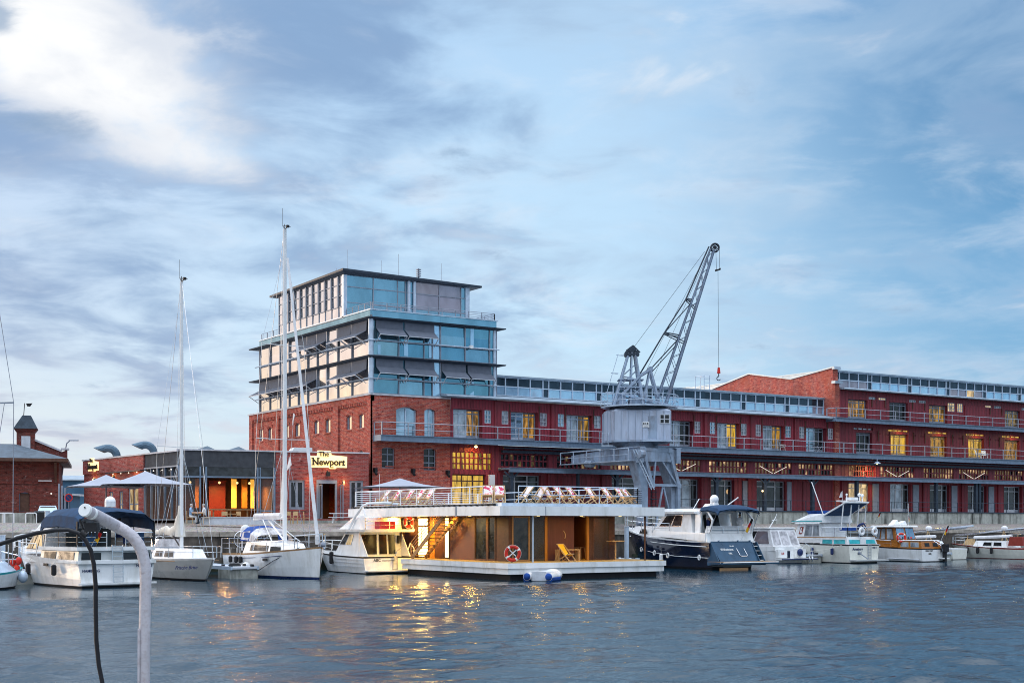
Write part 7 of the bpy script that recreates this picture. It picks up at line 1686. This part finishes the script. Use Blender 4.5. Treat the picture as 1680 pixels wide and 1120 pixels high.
# 7 white and teal flybridge yacht "Arneburg"
def yacht_teal():
    t = boat('motor_yacht', 'white motor yacht with turquoise windows, blue cover and tilted hardtop', 'motor yacht', (83.55, 77.1, 0))
    W = 3.7
    hull(t, 9.6, W, 1.5, 1.78, ['antifoul', 'antifoul', 'gelcoat_cream', 'rubber'], rake=1.3, tw=.95, wl=.85, bow_full=2.1, stripe=(0, .08))
    m = MB(); m.box(-1.7, 2.0, -.8, 0, .2, .3); m.build('swim_platform', MAT['gelcoat_grey'], t)
    p0 = rect(-1.7, 1.7, .15, 3.2); p1 = rect(-1.6, 1.6, .35, 3.2); o, f = cabin(t, p0, 1.5, p1, 2.12, 'gelcoat', 'aft_cabin')
    cabwin(t, f(0), [(.06, .42, .1, .6), (.62, .94, .1, .6)], 'glass_teal', 'frame_pale'); cabwin(t, f(3), [(.1, .45, .1, .6), (.52, .92, .1, .6)], 'glass_teal', 'frame_pale')
    m = MB(); m.box(-.28, .28, .05, .2, 1.45, 2.0); m.build('stern_gate', MAT['gelcoat'], t)
    p0 = [(-1.65, 3.1), (1.65, 3.1), (1.5, 6.6), (-1.5, 6.6)]; p1 = [(-1.6, 3.4), (1.6, 3.4), (1.3, 6.0), (-1.3, 6.0)]
    o, f = cabin(t, p0, 1.6, p1, 3.15, 'gelcoat', 'saloon', 'gelcoat', .22)
    cabwin(t, f(3), [(.40, .68, .38, .92), (.72, .96, .38, .92, .04)], 'glass_pale', 'frame_pale'); cabwin(t, f(1), [(.1, .4, .4, .92), (.5, .9, .4, .92)], 'glass_boat'); cabwin(t, f(2), [(.1, .9, .4, .92)])
    m = MB(); q = f(3); quadpanel(m, q, .16, .30, .46, .84, .02); m.build('emblem', MAT['stripe_red'], t)
    m = MB(); quadpanel(m, q, .19, .24, .52, .80, .024); quadpanel(m, q, .22, .28, .52, .62, .024); m.build('emblem', MAT['gelcoat'], t)
    m = MB(); m.frus([(-1.75, 2.9), (1.75, 2.9), (1.3, 6.9), (-1.3, 6.9)], 3.26, [(-1.6, 3.0), (1.6, 3.0), (1.1, 4.9), (-1.1, 4.9)], 3.98, caps=False); m.build('flybridge', MAT['gelcoat'], t)
    m = MB()
    for s in (-1, 1): m.bar((s*1.76, 2.9, 3.40), (s*1.32, 6.8, 3.36), .02, .07)
    m.build('flybridge_stripe', MAT['stripe_teal'], t)
    m = MB(); m.frus([(-1.3, 3.2), (1.3, 3.2), (1.0, 5.0), (-1.0, 5.0)], 3.8, [(-1.45, 3.1), (1.45, 3.1), (1.15, 5.3), (-1.15, 5.3)], 4.25); m.build('flybridge_cover', MAT['canvas_blue'], t)
    # tilted hardtop on struts
    m = MB(); m.prism([(-1.35, .7, 4.85), (1.35, .7, 4.85), (1.5, 3.1, 3.75), (-1.5, 3.1, 3.75)], (0, .05, .09)); m.prism([(-1.35, .7, 4.85), (1.35, .7, 4.85), (1.2, 1.9, 4.98), (-1.2, 1.9, 4.98)], (0, 0, .08)); m.build('hardtop', MAT['gelcoat'], t)
    m = MB(); m.prism([(-1.2, .82, 4.78), (1.2, .82, 4.78), (1.35, 2.95, 3.80), (-1.35, 2.95, 3.80)], (0, .02, .02)); m.build('hardtop_lining', MAT['canvas_navy'], t)
    m = MB()
    for x in (-1.35, -.4, .5, 1.35): m.bar((x, 1.2, 2.7), (x*.95, 1.0, 4.7), .07)
    m.build('hardtop_strut', MAT['white_paint'], t)
    m = MB(); m.box(-.5, .5, 1.1, 1.5, 5.07, 5.3); m.tube([(-.6, 1.3, 5.0), (-.6, 1.3, 5.5)], .04, 5); m.ball((.75, 1.2, 5.5), .15); m.tube([(.75, 1.2, 5), (.75, 1.2, 5.4)], .04, 5); m.ball((1.1, 1.2, 5.45), .13); m.tube([(1.1, 1.2, 5), (1.1, 1.2, 5.4)], .04, 5); m.ball((-.6, 1.3, 5.52), .09); m.build('radar', MAT['dome_white'], t)
    m = MB(); m.tube([(-1.5, 3.0, 3.9), (-1.5, 4.3, 6.6)], .04, 5); m.build('antenna', MAT['white_paint'], t)
    m = MB(); m.prism([(-1.2, 1.2, 5.3), (-1.55, 1.2, 5.25), (-1.3, 1.2, 5.75)], (0, .02, 0)); m.tube([(-1.2, 1.2, 4.9), (-1.2, 1.2, 5.8)], .015, 4); m.build('pennant', MAT['canvas_white'], t)
    rail(t, [(-1.65, .2, 2.12), (-.4, .15, 2.12), (.5, .15, 2.12), (1.65, .2, 2.12), (1.65, 3, 2.12)], .75, 2, .02); rail(t, [(-1.65, .2, 2.12), (-1.65, 1.6, 2.12), (-1.65, 3, 2.12)], .75, 2, .02)
    m = MB(); m.box(-1.6, 1.6, .42, .46, 2.2, 2.62); m.build('wind_screen', MAT['glass_clear'], t)
    m = MB(); m.box(-1.3, .1, .9, 1.4, 2.62, 2.85); m.build('seat_cushion', MAT['canvas_blue'], t)
    for x in (-.15, 1.35):
        m = MB(); m.torus((x, .12, 2.55), .24, .11, (0, 1, 0), 16, 6); m.build('life_cushion', MAT['dome_white'], t)
    lettering(t, 'Arneburg', (-.75, -.02, 1.05), .30, 'stripe_navy', bold=.006); lettering(t, 'a.d.E.', (-.5, -.02, .72), .24, 'stripe_navy', bold=.005); lettering(t, 'OSE 1', (1.2, -.02, 1.18), .2, 'stripe_navy')
    for yy in (1.6, 3.8): fender(t, (-1.95, yy, .95), .13, .55, 'stripe_navy', (-1.8, yy, 1.6))
    q = f(3); lettering(t, '333 N', (-1.50, 4.2, 3.58), .26, 'stripe_navy', xd=(0, -1, 0), ud=(.25, 0, 1))
    ladder(t, .55, -.02, .3, 1.5, .34, -.06, 5, 'frame_grey')
    m = MB(); m.tube([(-.6, -.05, .85), (-.1, -.5, .35)], .05, 6); m.tube([(-.65, .0, .9), (-.6, -.08, .85)], .11, 8); m.build('trim_strut', MAT['frame_grey'], t)
    m = MB()
    for s in (-1, 1): m.box(s*1.78-.02, s*1.78+.02, .3, 6.2, 2.02, 2.10)
    m.build('teak_strip', MAT['teak'], t)
    m = MB(); m.tube([(-1.9, .6, 1.45), (-2.6, 1.5, 1.1), (-3.4, 2.6, .95)], .022, 5); m.build('mooring_line', MAT['rope'], t)
yacht_teal()

# 8 wooden cabin cruiser
def cruiser_wood():
    t = boat('cabin_cruiser', 'white hulled cabin cruiser with varnished wooden superstructure and outboard engine', 'cabin cruiser', (91.15, 76.6, 0))
    W = 3.0
    hull(t, 8.6, W, 1.12, 1.5, ['antifoul', 'antifoul', 'gelcoat', 'rubber'], rake=1.0, tw=.92, wl=.9, stripe=(0, .08))
    p0 = rect(-1.25, 1.25, .1, 2.6); p1 = rect(-1.15, 1.15, .3, 2.6); o, f = cabin(t, p0, 1.1, p1, 1.75, 'varnish', 'aft_cabin', 'gelcoat', .04, .06)
    cabwin(t, f(0), [(.18, .40, .3, .7), (.60, .82, .3, .7)], 'glass_boat', 'wood_dark'); cabwin(t, f(3), [(.12, .45, .2, .8), (.55, .9, .2, .8)], 'glass_pale', 'wood_pale')
    p0 = [(-1.25, 2.6), (1.25, 2.6), (1.1, 5.8), (-1.1, 5.8)]; p1 = [(-1.15, 3.1), (1.15, 3.1), (1.0, 5.3), (-1.0, 5.3)]
    o, f = cabin(t, p0, 1.2, p1, 2.88, 'varnish', 'wheelhouse', 'gelcoat', .3, .14)
    cabwin(t, f(0), [(.05, .46, .42, .94), (.54, .95, .42, .94)], 'glass_sky', 'wood_dark'); cabwin(t, f(3), [(.08, .30, .4, .92), (.36, .54, .4, .92), (.62, .88, .4, .92)], 'glass_pale', 'wood_dark'); cabwin(t, f(1), [(.1, .5, .4, .92), (.56, .9, .4, .92)])
    m = MB(); m.prism([(-.9, 3.5, 3.05), (-.3, 3.5, 3.5), (-.1, 3.5, 3.15), (.7, 3.5, 3.4), (.9, 3.5, 3.05)], (0, .5, 0)); m.build('roof_dinghy', MAT['dome_white'], t)
    m = MB(); m.tube([(.8, 3.3, 3.0), (.8, 3.3, 4.9)], .025, 5); m.build('pole', MAT['white_paint'], t); flag(t, (.78, 3.3, 3.1), (.78, 3.3, 4.0), .4, .45)
    flag(t, (1.2, .2, 1.7), (1.75, -.1, 3.1), .8, .45); flag(t, (-1.2, 5.4, 2.9), (-1.1, 4.7, 4.2), .4, .25)
    m = MB(); m.tube([(-1.2, 4.6, 1.35), (-1.5, 4.7, 1.42), (-1.6, 6, 1.5)], .05, 5); m.build('side_step', MAT['white_paint'], t)
    m = MB(); m.box(.85, 1.35, -.55, -.1, .85, 1.35); m.box(1.0, 1.2, -.45, -.15, -.2, .85); m.box(.9, 1.3, -.6, -.05, 1.35, 1.48); m.build('outboard_engine', MAT['rubber'], t)
    m = MB(); m.tube([(.2, .1, 1.75), (.6, -.35, 1.35), (.75, -.4, .9)], .03, 5); m.tube([(.6, .1, 1.75), (.95, -.35, 1.5)], .03, 5); m.build('stern_rail', MAT['chrome'], t)
    m = MB(); m.box(.7, 1.6, -.4, 0, .25, .35); m.build('swim_platform', MAT['gelcoat'], t)
    m = MB(); m.tube([(-1.42, .2, .22), (-1.44, 3.6, .26)], .045, 5); m.build('rub_rail', MAT['frame_pale'], t)
    lettering(t, 'HEILE WELT', (-.45, -.02, .88), .17, 'letter_black'); lettering(t, 'KIEL', (-.35, -.02, .62), .2, 'letter_black')
    rail(t, [(-1.2, 3.4, 1.25), (-1.3, 5.4, 1.35), (-1.0, 7.2, 1.45), (-.15, 8.4, 1.5), (.15, 8.4, 1.5), (1.0, 7.2, 1.45)], .5, 2, .016)
    m = MB()
    for i in range(5): m.ball((-.8+.35*i, 2.85, 1.98), .14, .1, .10, 8, 5, i % 2)
    m.build('flower_box', [MAT['red_plastic'], MAT['bin_black']], t)
cruiser_wood()
life_ring('red and white life ring hanging on the wooden wheelhouse of the cabin cruiser', (89.95, 78.9, 2.0), (-.55, -.83, 0), .33)

# 9 white sailing boats at the right edge, masts laid down
def sail_right(x, y, lb, red):
    t = boat('sailing_boat', lb, 'sailing boat', (x, y, 0))
    hull(t, 9.4, 3.0, .95 if red else 1.0, 1.35, ['antifoul', 'stripe_red' if red else 'antifoul', 'gelcoat_cream', 'stripe_red' if red else 'gelcoat'], rake=1.4, tw=.7, wl=.8, stripe=(0, .06))
    o, f = cabin(t, [(-1.0, 2.4), (1.0, 2.4), (.5, 6.6), (-.5, 6.6)], 1.02, [(-.85, 2.6), (.85, 2.6), (.4, 6.2), (-.4, 6.2)], 1.62, 'gelcoat')
    cabwin(t, f(3), [(.3, .55, .25, .75), (.62, .85, .25, .75)]); cabwin(t, f(1), [(.1, .4, .25, .75), (.5, .8, .25, .75)])
    rail(t, [(-.85, 7.2, 1.2), (-.4, 8.6, 1.3), (-.05, 9.2, 1.33), (.05, 9.2, 1.33), (.4, 8.6, 1.3), (.85, 7.2, 1.2)], .62, 2, .018)
    m = MB(); m.tube([(.3, 10.6, 1.95), (.1, 4, 2.55), (-.1, -1.5, 3.0)], .09, 8)
    for k in range(4): m.tube([(.3-.1*k, 9.8-.7*k, 2.1), (-.15+.1*k, -.8, 2.75+.05*k)], .03, 5)
    m.build('lowered_mast', MAT['chrome'], t)
    m = MB(); m.tube([(-.3, 6.5, 1.9), (-.3, 2.4, 2.05)], .13, 8); m.build('rolled_sail', MAT['canvas_white'], t)
    m = MB(); m.bar((-.4, 3.4, 1.6), (0, 3.5, 2.6), .06); m.bar((.4, 3.4, 1.6), (0, 3.5, 2.6), .06); m.bar((0, 7.6, 1.2), (.2, 7.6, 2.3), .06); m.build('mast_crutch', MAT['wood_pale'], t)
    m = MB(); m.ball((.1, 3.5, 2.75), .3, .3, .25); m.build('covered_bundle', MAT['canvas_white'], t)
    if red:
        for yy, xx in ((3.6, -1.5), (5.2, -1.38), (6.6, -1.1)): fender(t, (xx-.12, yy, .75), .13, .6)
        m = MB(); m.frus(rect(-1.1, .4, .6, 2.2), 1.2, rect(-1.0, .3, .8, 2.1), 2.0); m.build('cockpit_cover', MAT['stripe_red'], t)
    m = MB(); m.frus([(-.35, 6.9), (.35, 6.9), (.25, 7.9), (-.25, 7.9)], 1.2, [(-.3, 6.9), (.3, 6.9), (.15, 7.5), (-.15, 7.5)], 1.75); m.build('fore_hatch', MAT['wood_pale'], t)
sail_right(105.5, 77.1, 'white sailing boat with red gunwale, black fenders and lowered mast at the right edge', True)
sail_right(113.5, 77.6, 'plain white sailing boat behind the red striped one, mast lowered', False)
sail_right(98.7, 80.0, 'small white sailing boat half hidden between cabin cruiser and red striped boat', False)
# far-left small covered boat
def boat_left():
    t = boat('open_boat', 'small white open boat under pale blue cover with red buoys, cut by left edge', 'boat', (12.6, 67.2, 0), -.9)
    hull(t, 5.2, 2.1, .75, 1.0, ['antifoul', 'antifoul', 'gelcoat', 'stripe_teal'], rake=.6, tw=.8, wl=.85)
    m = MB(); m.frus([(-.9, .3), (.9, .3), (.5, 4.3), (-.5, 4.3)], .74, [(-.25, .7), (.25, .7), (.1, 3.8), (-.1, 3.8)], 1.3); m.build('cover', MAT['steel_light'], t)
    m = MB()
    for x, y, z in ((.35, 4.3, .95), (.42, 4.35, 1.32), (.12, 4.3, 1.25)): m.ball((x, y, z), .15, .15, .2)
    m.build('buoy', MAT['red_plastic'], t, smooth=True)
    m = MB()
    for x in (-.6, -.2, .25): m.tube([(x, 3.8, .9), (x, 3.8, 2.2-.3*x)], .03, 5)
    m.tube([(-.7, 3.8, 1.9), (.4, 4.3, 1.6)], .03, 5); m.tube([(-.7, 3.2, 1.4), (.4, 4.3, 1.4)], .03, 5); m.build('rail', MAT['chrome'], t)
    m = MB(); m.ball((.62, 4.4, .55), .24, .24, .3); m.build('fender', MAT['steel_light'], t, smooth=True)
boat_left()
# ---------------------------------------------------------------- finger jetties between the berths
def jetty(label, x, y0, y1, w_=1.5):
    t = thing('finger_jetty', label, 'jetty', (x, y0, 0), 0, 'finger jetties between the berths')
    m = MB(); L = y1-y0; m.box(-w_/2-.1, w_/2+.1, .1, 2.0, -.4, .5); m.box(-w_/2-.1, w_/2+.1, L-3, L-1, -.4, .5); m.each('float', MAT['concrete'], t)
    m = MB(); m.box(-w_/2, w_/2, 0, L, .54, .66); m.build('deck', MAT['frame_pale'], t)
    m = MB()
    for s in (-1, 1): m.box(s*(w_/2+.05)-.05, s*(w_/2+.05)+.05, -.02, L, .50, .70)
    m.build('side_beam', MAT['steel_light'], t)
    for yy in (.5, 1.7):
        for s in (-1, 1):
            m = MB(); m.box(s*(w_/2-.1)-.05, s*(w_/2-.1)+.05, yy-.16, yy+.16, .66, .80); m.build('cleat', MAT['rubber'], t)
    return t
jetty('finger jetty with concrete float beside the motor yacht with the stern ladder', 17.4, 73.6, 86.3)
jetty('finger jetty with grey float between the two sailing boats', 30.0, 74.6, 86.3)
jetty('long finger jetty with pale float beside the navy yacht', 60.2, 77.6, 86.3, 1.7)
jetty('finger jetty with concrete float between tent boat and turquoise windowed yacht', 81.0, 80.0, 86.3)
jetty('finger jetty between wooden cruiser and red striped sailing boat', 95.6, 79.0, 86.3)
t = thing('shore_pedestal', 'white coiled hose and gear at the near end of the jetty between the sailing boats', 'hose', (30.0, 75.6, .66))
m = MB()
for k in range(3): m.torus((-.1, .3, .06+.05*k), .34-.04*k, .035, (0, 0, 1), 16, 5)
m.build('coil', MAT['rubber'], t)
# quay fenders and ladders on the wall
for i, x in enumerate((22.5, 36.0, 56.5, 75.0)):
    t = thing('quay_ladder', ['steel quay ladder above the motor yacht bow', 'steel quay ladder behind the white sailing yacht', 'steel quay ladder right of the houseboat', 'steel quay ladder behind the tent boat'][i], 'ladder', (x, QY-.12, .1), 0, 'quay ladders')
    m = MB()
    for s in (-.22, .22): m.bar((s, 0, 0), (s, 0, 2.4), .06)
    for k in range(8): m.bar((-.22, 0, .15+.29*k), (.22, 0, .15+.29*k), .04)
    m.build('rungs', MAT['rubber'], t)

# ---------------------------------------------------------------- people
def person(label, loc, rz, J, clothes, hair='hair'):
    """J: joint positions; one skinned body, clothing by nearest limb, hair as a part"""
    names = ['pelvis', 'chest', 'neck', 'head', 'crown', 'shL', 'elL', 'haL', 'shR', 'elR', 'haR', 'hiL', 'knL', 'anL', 'toL', 'hiR', 'knR', 'anR', 'toR', 'nose']
    E_ = [('pelvis', 'chest', 'top'), ('chest', 'neck', 'top'), ('neck', 'head', 'skin'), ('head', 'crown', 'skin'), ('head', 'nose', 'skin')]
    for s in 'LR': E_ += [('chest', 'sh'+s, 'top'), ('sh'+s, 'el'+s, 'sleeve'), ('el'+s, 'ha'+s, 'arm'), ('pelvis', 'hi'+s, 'leg'), ('hi'+s, 'kn'+s, 'leg'), ('kn'+s, 'an'+s, 'shin'), ('an'+s, 'to'+s, 'shoe')]
    R = dict(pelvis=(.15, .11), chest=(.17, .11), neck=(.055, .055), head=(.085, .098), crown=(.06, .07), nose=(.02, .02), to=(.04, .035), an=(.048, .048), kn=(.065, .065), hi=(.095, .095), sh=(.07, .07), el=(.045, .045), ha=(.035, .03))
    J = dict(J); h, n_ = Vector(J['head']), Vector(J['neck']); up = (h-n_).normalized()
    J.setdefault('crown', tuple(h+up*.09)); fw = Vector(J.get('face', (0, -1, 0))); J.setdefault('nose', tuple(h+fw*.11))
    for s in 'LR': J.setdefault('to'+s, tuple(Vector(J['an'+s])+Vector((0, -.18, -.05))))
    me = bpy.data.meshes.new('body'); me.from_pydata([J[k] for k in names], [(names.index(a), names.index(b)) for a, b, c in E_], [])
    ob = bpy.data.objects.new('body', me); COL.objects.link(ob)
    md = ob.modifiers.new('skin', 'SKIN'); md.use_smooth_shade = True
    for i, k in enumerate(names):
        sv = me.skin_vertices[0].data[i]; sv.radius = R.get(k, R.get(k[:2])); sv.use_root = (k == 'pelvis')
    ob.modifiers.new('sub', 'SUBSURF').levels = 1
    dg = bpy.context.evaluated_depsgraph_get(); nm = bpy.data.meshes.new_from_object(ob.evaluated_get(dg)); bpy.data.objects.remove(ob)
    o = bpy.data.objects.new('person', nm); COL.objects.link(o)
    mats = ['skin', clothes['top'], clothes['leg'], clothes.get('shoe', 'rubber')]; nm.materials.clear()
    for q in mats: nm.materials.append(MAT[q])
    kind = {'skin': 0, 'top': 1, 'sleeve': 1, 'arm': 1 if clothes.get('long') else 0, 'leg': 2, 'shin': 0 if clothes.get('shorts') else 2, 'shoe': 3}
    segs = [(Vector(J[a]), Vector(J[b]), kind[c]) for a, b, c in E_]
    for p in nm.polygons:
        c = p.center; best = None
        for a, b, k in segs:
            d = b-a; f = max(0, min(1, (c-a).dot(d)/max(d.length_squared, 1e-9))); q = (c-(a+d*f)).length
            if best is None or q < best[0]: best = (q, k)
        p.material_index = best[1]
    m = MB()
    for s in 'LR':
        hd = Vector(J['ha'+s]); d = (hd-Vector(J['el'+s])).normalized(); sd = d.orthogonal().normalized()
        for k in range(4): m.tube([hd+sd*(.026*(k-1.5)), hd+sd*(.028*(k-1.5))+d*(.055+.01*(k in (1, 2))), hd+sd*(.026*(k-1.5))+d*(.085+.012*(k in (1, 2)))+Vector((0, -.015, -.02))], [.011, .010, .007], 5)
        m.tube([hd+sd*.03-d*.01, hd+sd*.07+d*.03], [.012, .009], 5)
    o.location = loc; o.rotation_euler = (0, 0, rz)
    tag(o, label, 'person')
    m.build('fingers', MAT['skin'], o)
    m = MB(); m.ball((h.x-fw.x*.02+up.x*.03, h.y-fw.y*.02+up.y*.03, h.z+up.z*.045), .098, .104, .085, 10, 6, half=False); m.build('hair', MAT[hair], o, smooth=True)
    return o
SIT = dict(pelvis=(0, .05, .55), chest=(0, .0, .98), neck=(0, -.03, 1.16), head=(0, -.05, 1.30), shL=(.19, 0, 1.06), elL=(.24, -.08, .80), haL=(.14, -.34, .80), shR=(-.19, 0, 1.06), elR=(-.24, -.1, .80), haR=(-.12, -.36, .82),
           hiL=(.10, .0, .52), knL=(.12, -.42, .52), anL=(.12, -.40, .10), hiR=(-.10, 0, .52), knR=(-.13, -.42, .52), anR=(-.14, -.34, .10))
STAND = dict(pelvis=(0, 0, .95), chest=(0, -.01, 1.30), neck=(0, 0, 1.47), head=(0, -.02, 1.60), shL=(.19, 0, 1.40), elL=(.25, .03, 1.12), haL=(.24, -.10, .90), shR=(-.19, 0, 1.40), elR=(-.25, .03, 1.12), haR=(-.22, -.12, .92),
             hiL=(.10, 0, .90), knL=(.11, -.02, .50), anL=(.11, .02, .10), hiR=(-.10, 0, .90), knR=(-.11, -.02, .50), anR=(-.12, .03, .10))
BEND = dict(STAND, pelvis=(0, .15, .92), chest=(0, -.22, 1.12), neck=(0, -.38, 1.16), head=(0, -.50, 1.20), shL=(.19, -.28, 1.12), elL=(.22, -.42, .88), haL=(.16, -.58, .72), shR=(-.19, -.28, 1.12), elR=(-.22, -.42, .88), haR=(-.14, -.6, .74), hiL=(.10, .12, .88), hiR=(-.10, .12, .88), face=(0, -.8, -.5))
person('seated grey-haired man in light blue shirt, left of the small terrace table', terr(313, TD, 3.14), math.pi/2-TH, SIT, dict(top='cloth_blue', leg='cloth_white'), 'hair_grey')
person('seated man with reddish face right of the small terrace table, in white shirt', terr(335, TD+.3, 3.14), -math.pi/2-TH, SIT, dict(top='cloth_white', leg='cloth_brown'), 'hair_grey')
person('dark-haired person in white shirt sitting under the bimini of the stern ladder yacht', (21.6, 70.9, 2.0), 1.9, SIT, dict(top='cloth_white', leg='cloth_navy'))
person('person in white shirt sitting at the stern bench of the navy yacht', (65.5, 71.9, 2.42), 2.2, SIT, dict(top='cloth_white', leg='cloth_white', long=True))
person('person with pale clothes standing inside the arch of the navy yacht', (63.2, 72.6, 2.45), 1.2, dict(STAND), dict(top='cloth_white', leg='cloth_navy'))
person('person in navy clothes bending over the stern rail of the turquoise windowed yacht', (83.9, 77.9, 2.05), 1.3, BEND, dict(top='cloth_navy', leg='cloth_navy', long=True), 'hair_grey')
person('person in black top and white trousers standing on the quay before the ramp', (88.0, 86.9, 2.62), 2.9, STAND, dict(top='cloth_black', leg='cloth_white'))

# ---------------------------------------------------------------- foreground: bent pipe and cable on the near jetty
def foreground():
    d = 5.4; at = lambda px, py, dd=d: G((px-840)/2253*dd, dd, EYE+(860-py)*dd/2253)
    t = thing('near_jetty', 'small concrete landing under the eye point carrying the bent white pipe', 'jetty', G(-1.2, 3.4, 1.0), -TH)
    m = MB(); m.box(-2.5, 3.5, -4.5, 2.6, 0, .3); m.build('deck', MAT['concrete'], t)
    foot = at(236, 1120); t = thing('bent_pipe', 'thick bent white painted pipe with flat capped end rising in the foreground', 'pipe', Vector((foot.x, foot.y, 1.3)), -TH)
    P0 = Vector((foot.x, foot.y, 1.3))
    def loc(px, py, dd=d):
        w_ = at(px, py, dd)-P0; return (CS*w_.x-SN*w_.y, SN*w_.x+CS*w_.y, w_.z)
    z0 = loc(237, 1120)
    pts = [(z0[0], z0[1], 0), loc(236.5, 1060), loc(238, 990), loc(239, 950), loc(238, 928), loc(234, 908), loc(227, 892), loc(217, 879), loc(205, 870), loc(190, 862), loc(165, 849, 5.3), loc(141, 837, 5.2)]
    m = MB(); r = .026; m.tube(pts, [.0225]*3+[.0225]*1+[.023]*5+[.024]*3, 18); m.build('pipe', MAT['pipe_paint'], t, smooth=True)
    a, b = Vector(pts[-2]), Vector(pts[-1]); dd = (b-a).normalized()
    m = MB(); m.tube([b-dd*.0, b+dd*.012], [.0258, .0248], 18); m.tube([b-dd*.045, b-dd*.03], [.0246, .0246], 18); m.build('end_cap', MAT['white_paint'], t, smooth=True)
    m = MB(); q = b+dd*.0125+Vector((.003, 0, .0075)); m.tube([q, q+dd*.004], .003, 8); m.build('cap_screw', MAT['rubber'], t)
    m = MB(); x0, y0_, zz = loc(228.5, 1120); x1, y1_, z1 = loc(229.5, 1033); m.prism([(x0-.004, y0_-.026, 0), (x0+.006, y0_-.026, 0), (x1+.006, y1_-.026, z1), (x1-.002, y1_-.026, z1+.008)], (0, .012, 0)); m.build('conduit', MAT['pipe_paint'], t)
    m = MB(); A = Vector(loc(150, 846, 5.25)); 
    for k in range(5):
        p_ = Vector(loc(131+7*k, 851+3.2*k, 5.24)); m.bar(p_, p_+Vector((.012-.0035*k, .005, -.042-.003*(k % 3))), .009, .007)
    m.box(A.x-.022, A.x+.025, A.y-.018, A.y+.02, A.z-.062, A.z-.026); m.build('cable_clamp', MAT['rubber'], t)
    m = MB(); m.tube([loc(-40, 906), loc(0, 892), loc(30, 882), loc(60, 874), loc(90, 869.5), loc(112, 869), loc(128, 874), loc(140, 885), loc(149, 902), loc(154, 925), loc(157, 960), loc(157, 1000), loc(158, 1050), loc(162, 1090), loc(170, 1130), loc(178, 1180)], .0085, 10)
    t2 = thing('power_cable', 'thick black power cable hanging in a bow from the foreground pipe', 'cable', P0, -TH); m.build('cable', MAT['cable_black'], t2, smooth=True)
    m = MB(); m.tube([loc(133, 872), loc(142, 878)], .011, 10); m.build('cable_gland', MAT['rubber'], t2, smooth=True)
foreground()
# shrouds of a sailing boat moored just outside the left edge
t = thing('moored_mast', 'thin spreader and stays of a mast just outside the left edge of the picture', 'mast', G(-23.5*1.1, 66, 0))
m = MB(); m.tube([G(-26.2, 66, 0)-t.location, G(-26.2, 66, 18)-t.location], .09, 8); m.build('mast', MAT['white_paint'], t)
m = MB(); m.bar(G(-26.2, 66, 8.9)-t.location, G(-23.95, 66, 8.95)-t.location, .07); m.tube([G(-23.95, 66, 8.95)-t.location, G(-24.0, 66, 1.2)-t.location], .02, 4); m.tube([G(-23.95, 66, 8.95)-t.location, G(-25.3, 66, 17.5)-t.location], .018, 4); m.tube([G(-24.4, 66, 8.9)-t.location, G(-25.0, 66, 5)-t.location], .018, 4); m.build('spreader', MAT['frame_grey'], t)
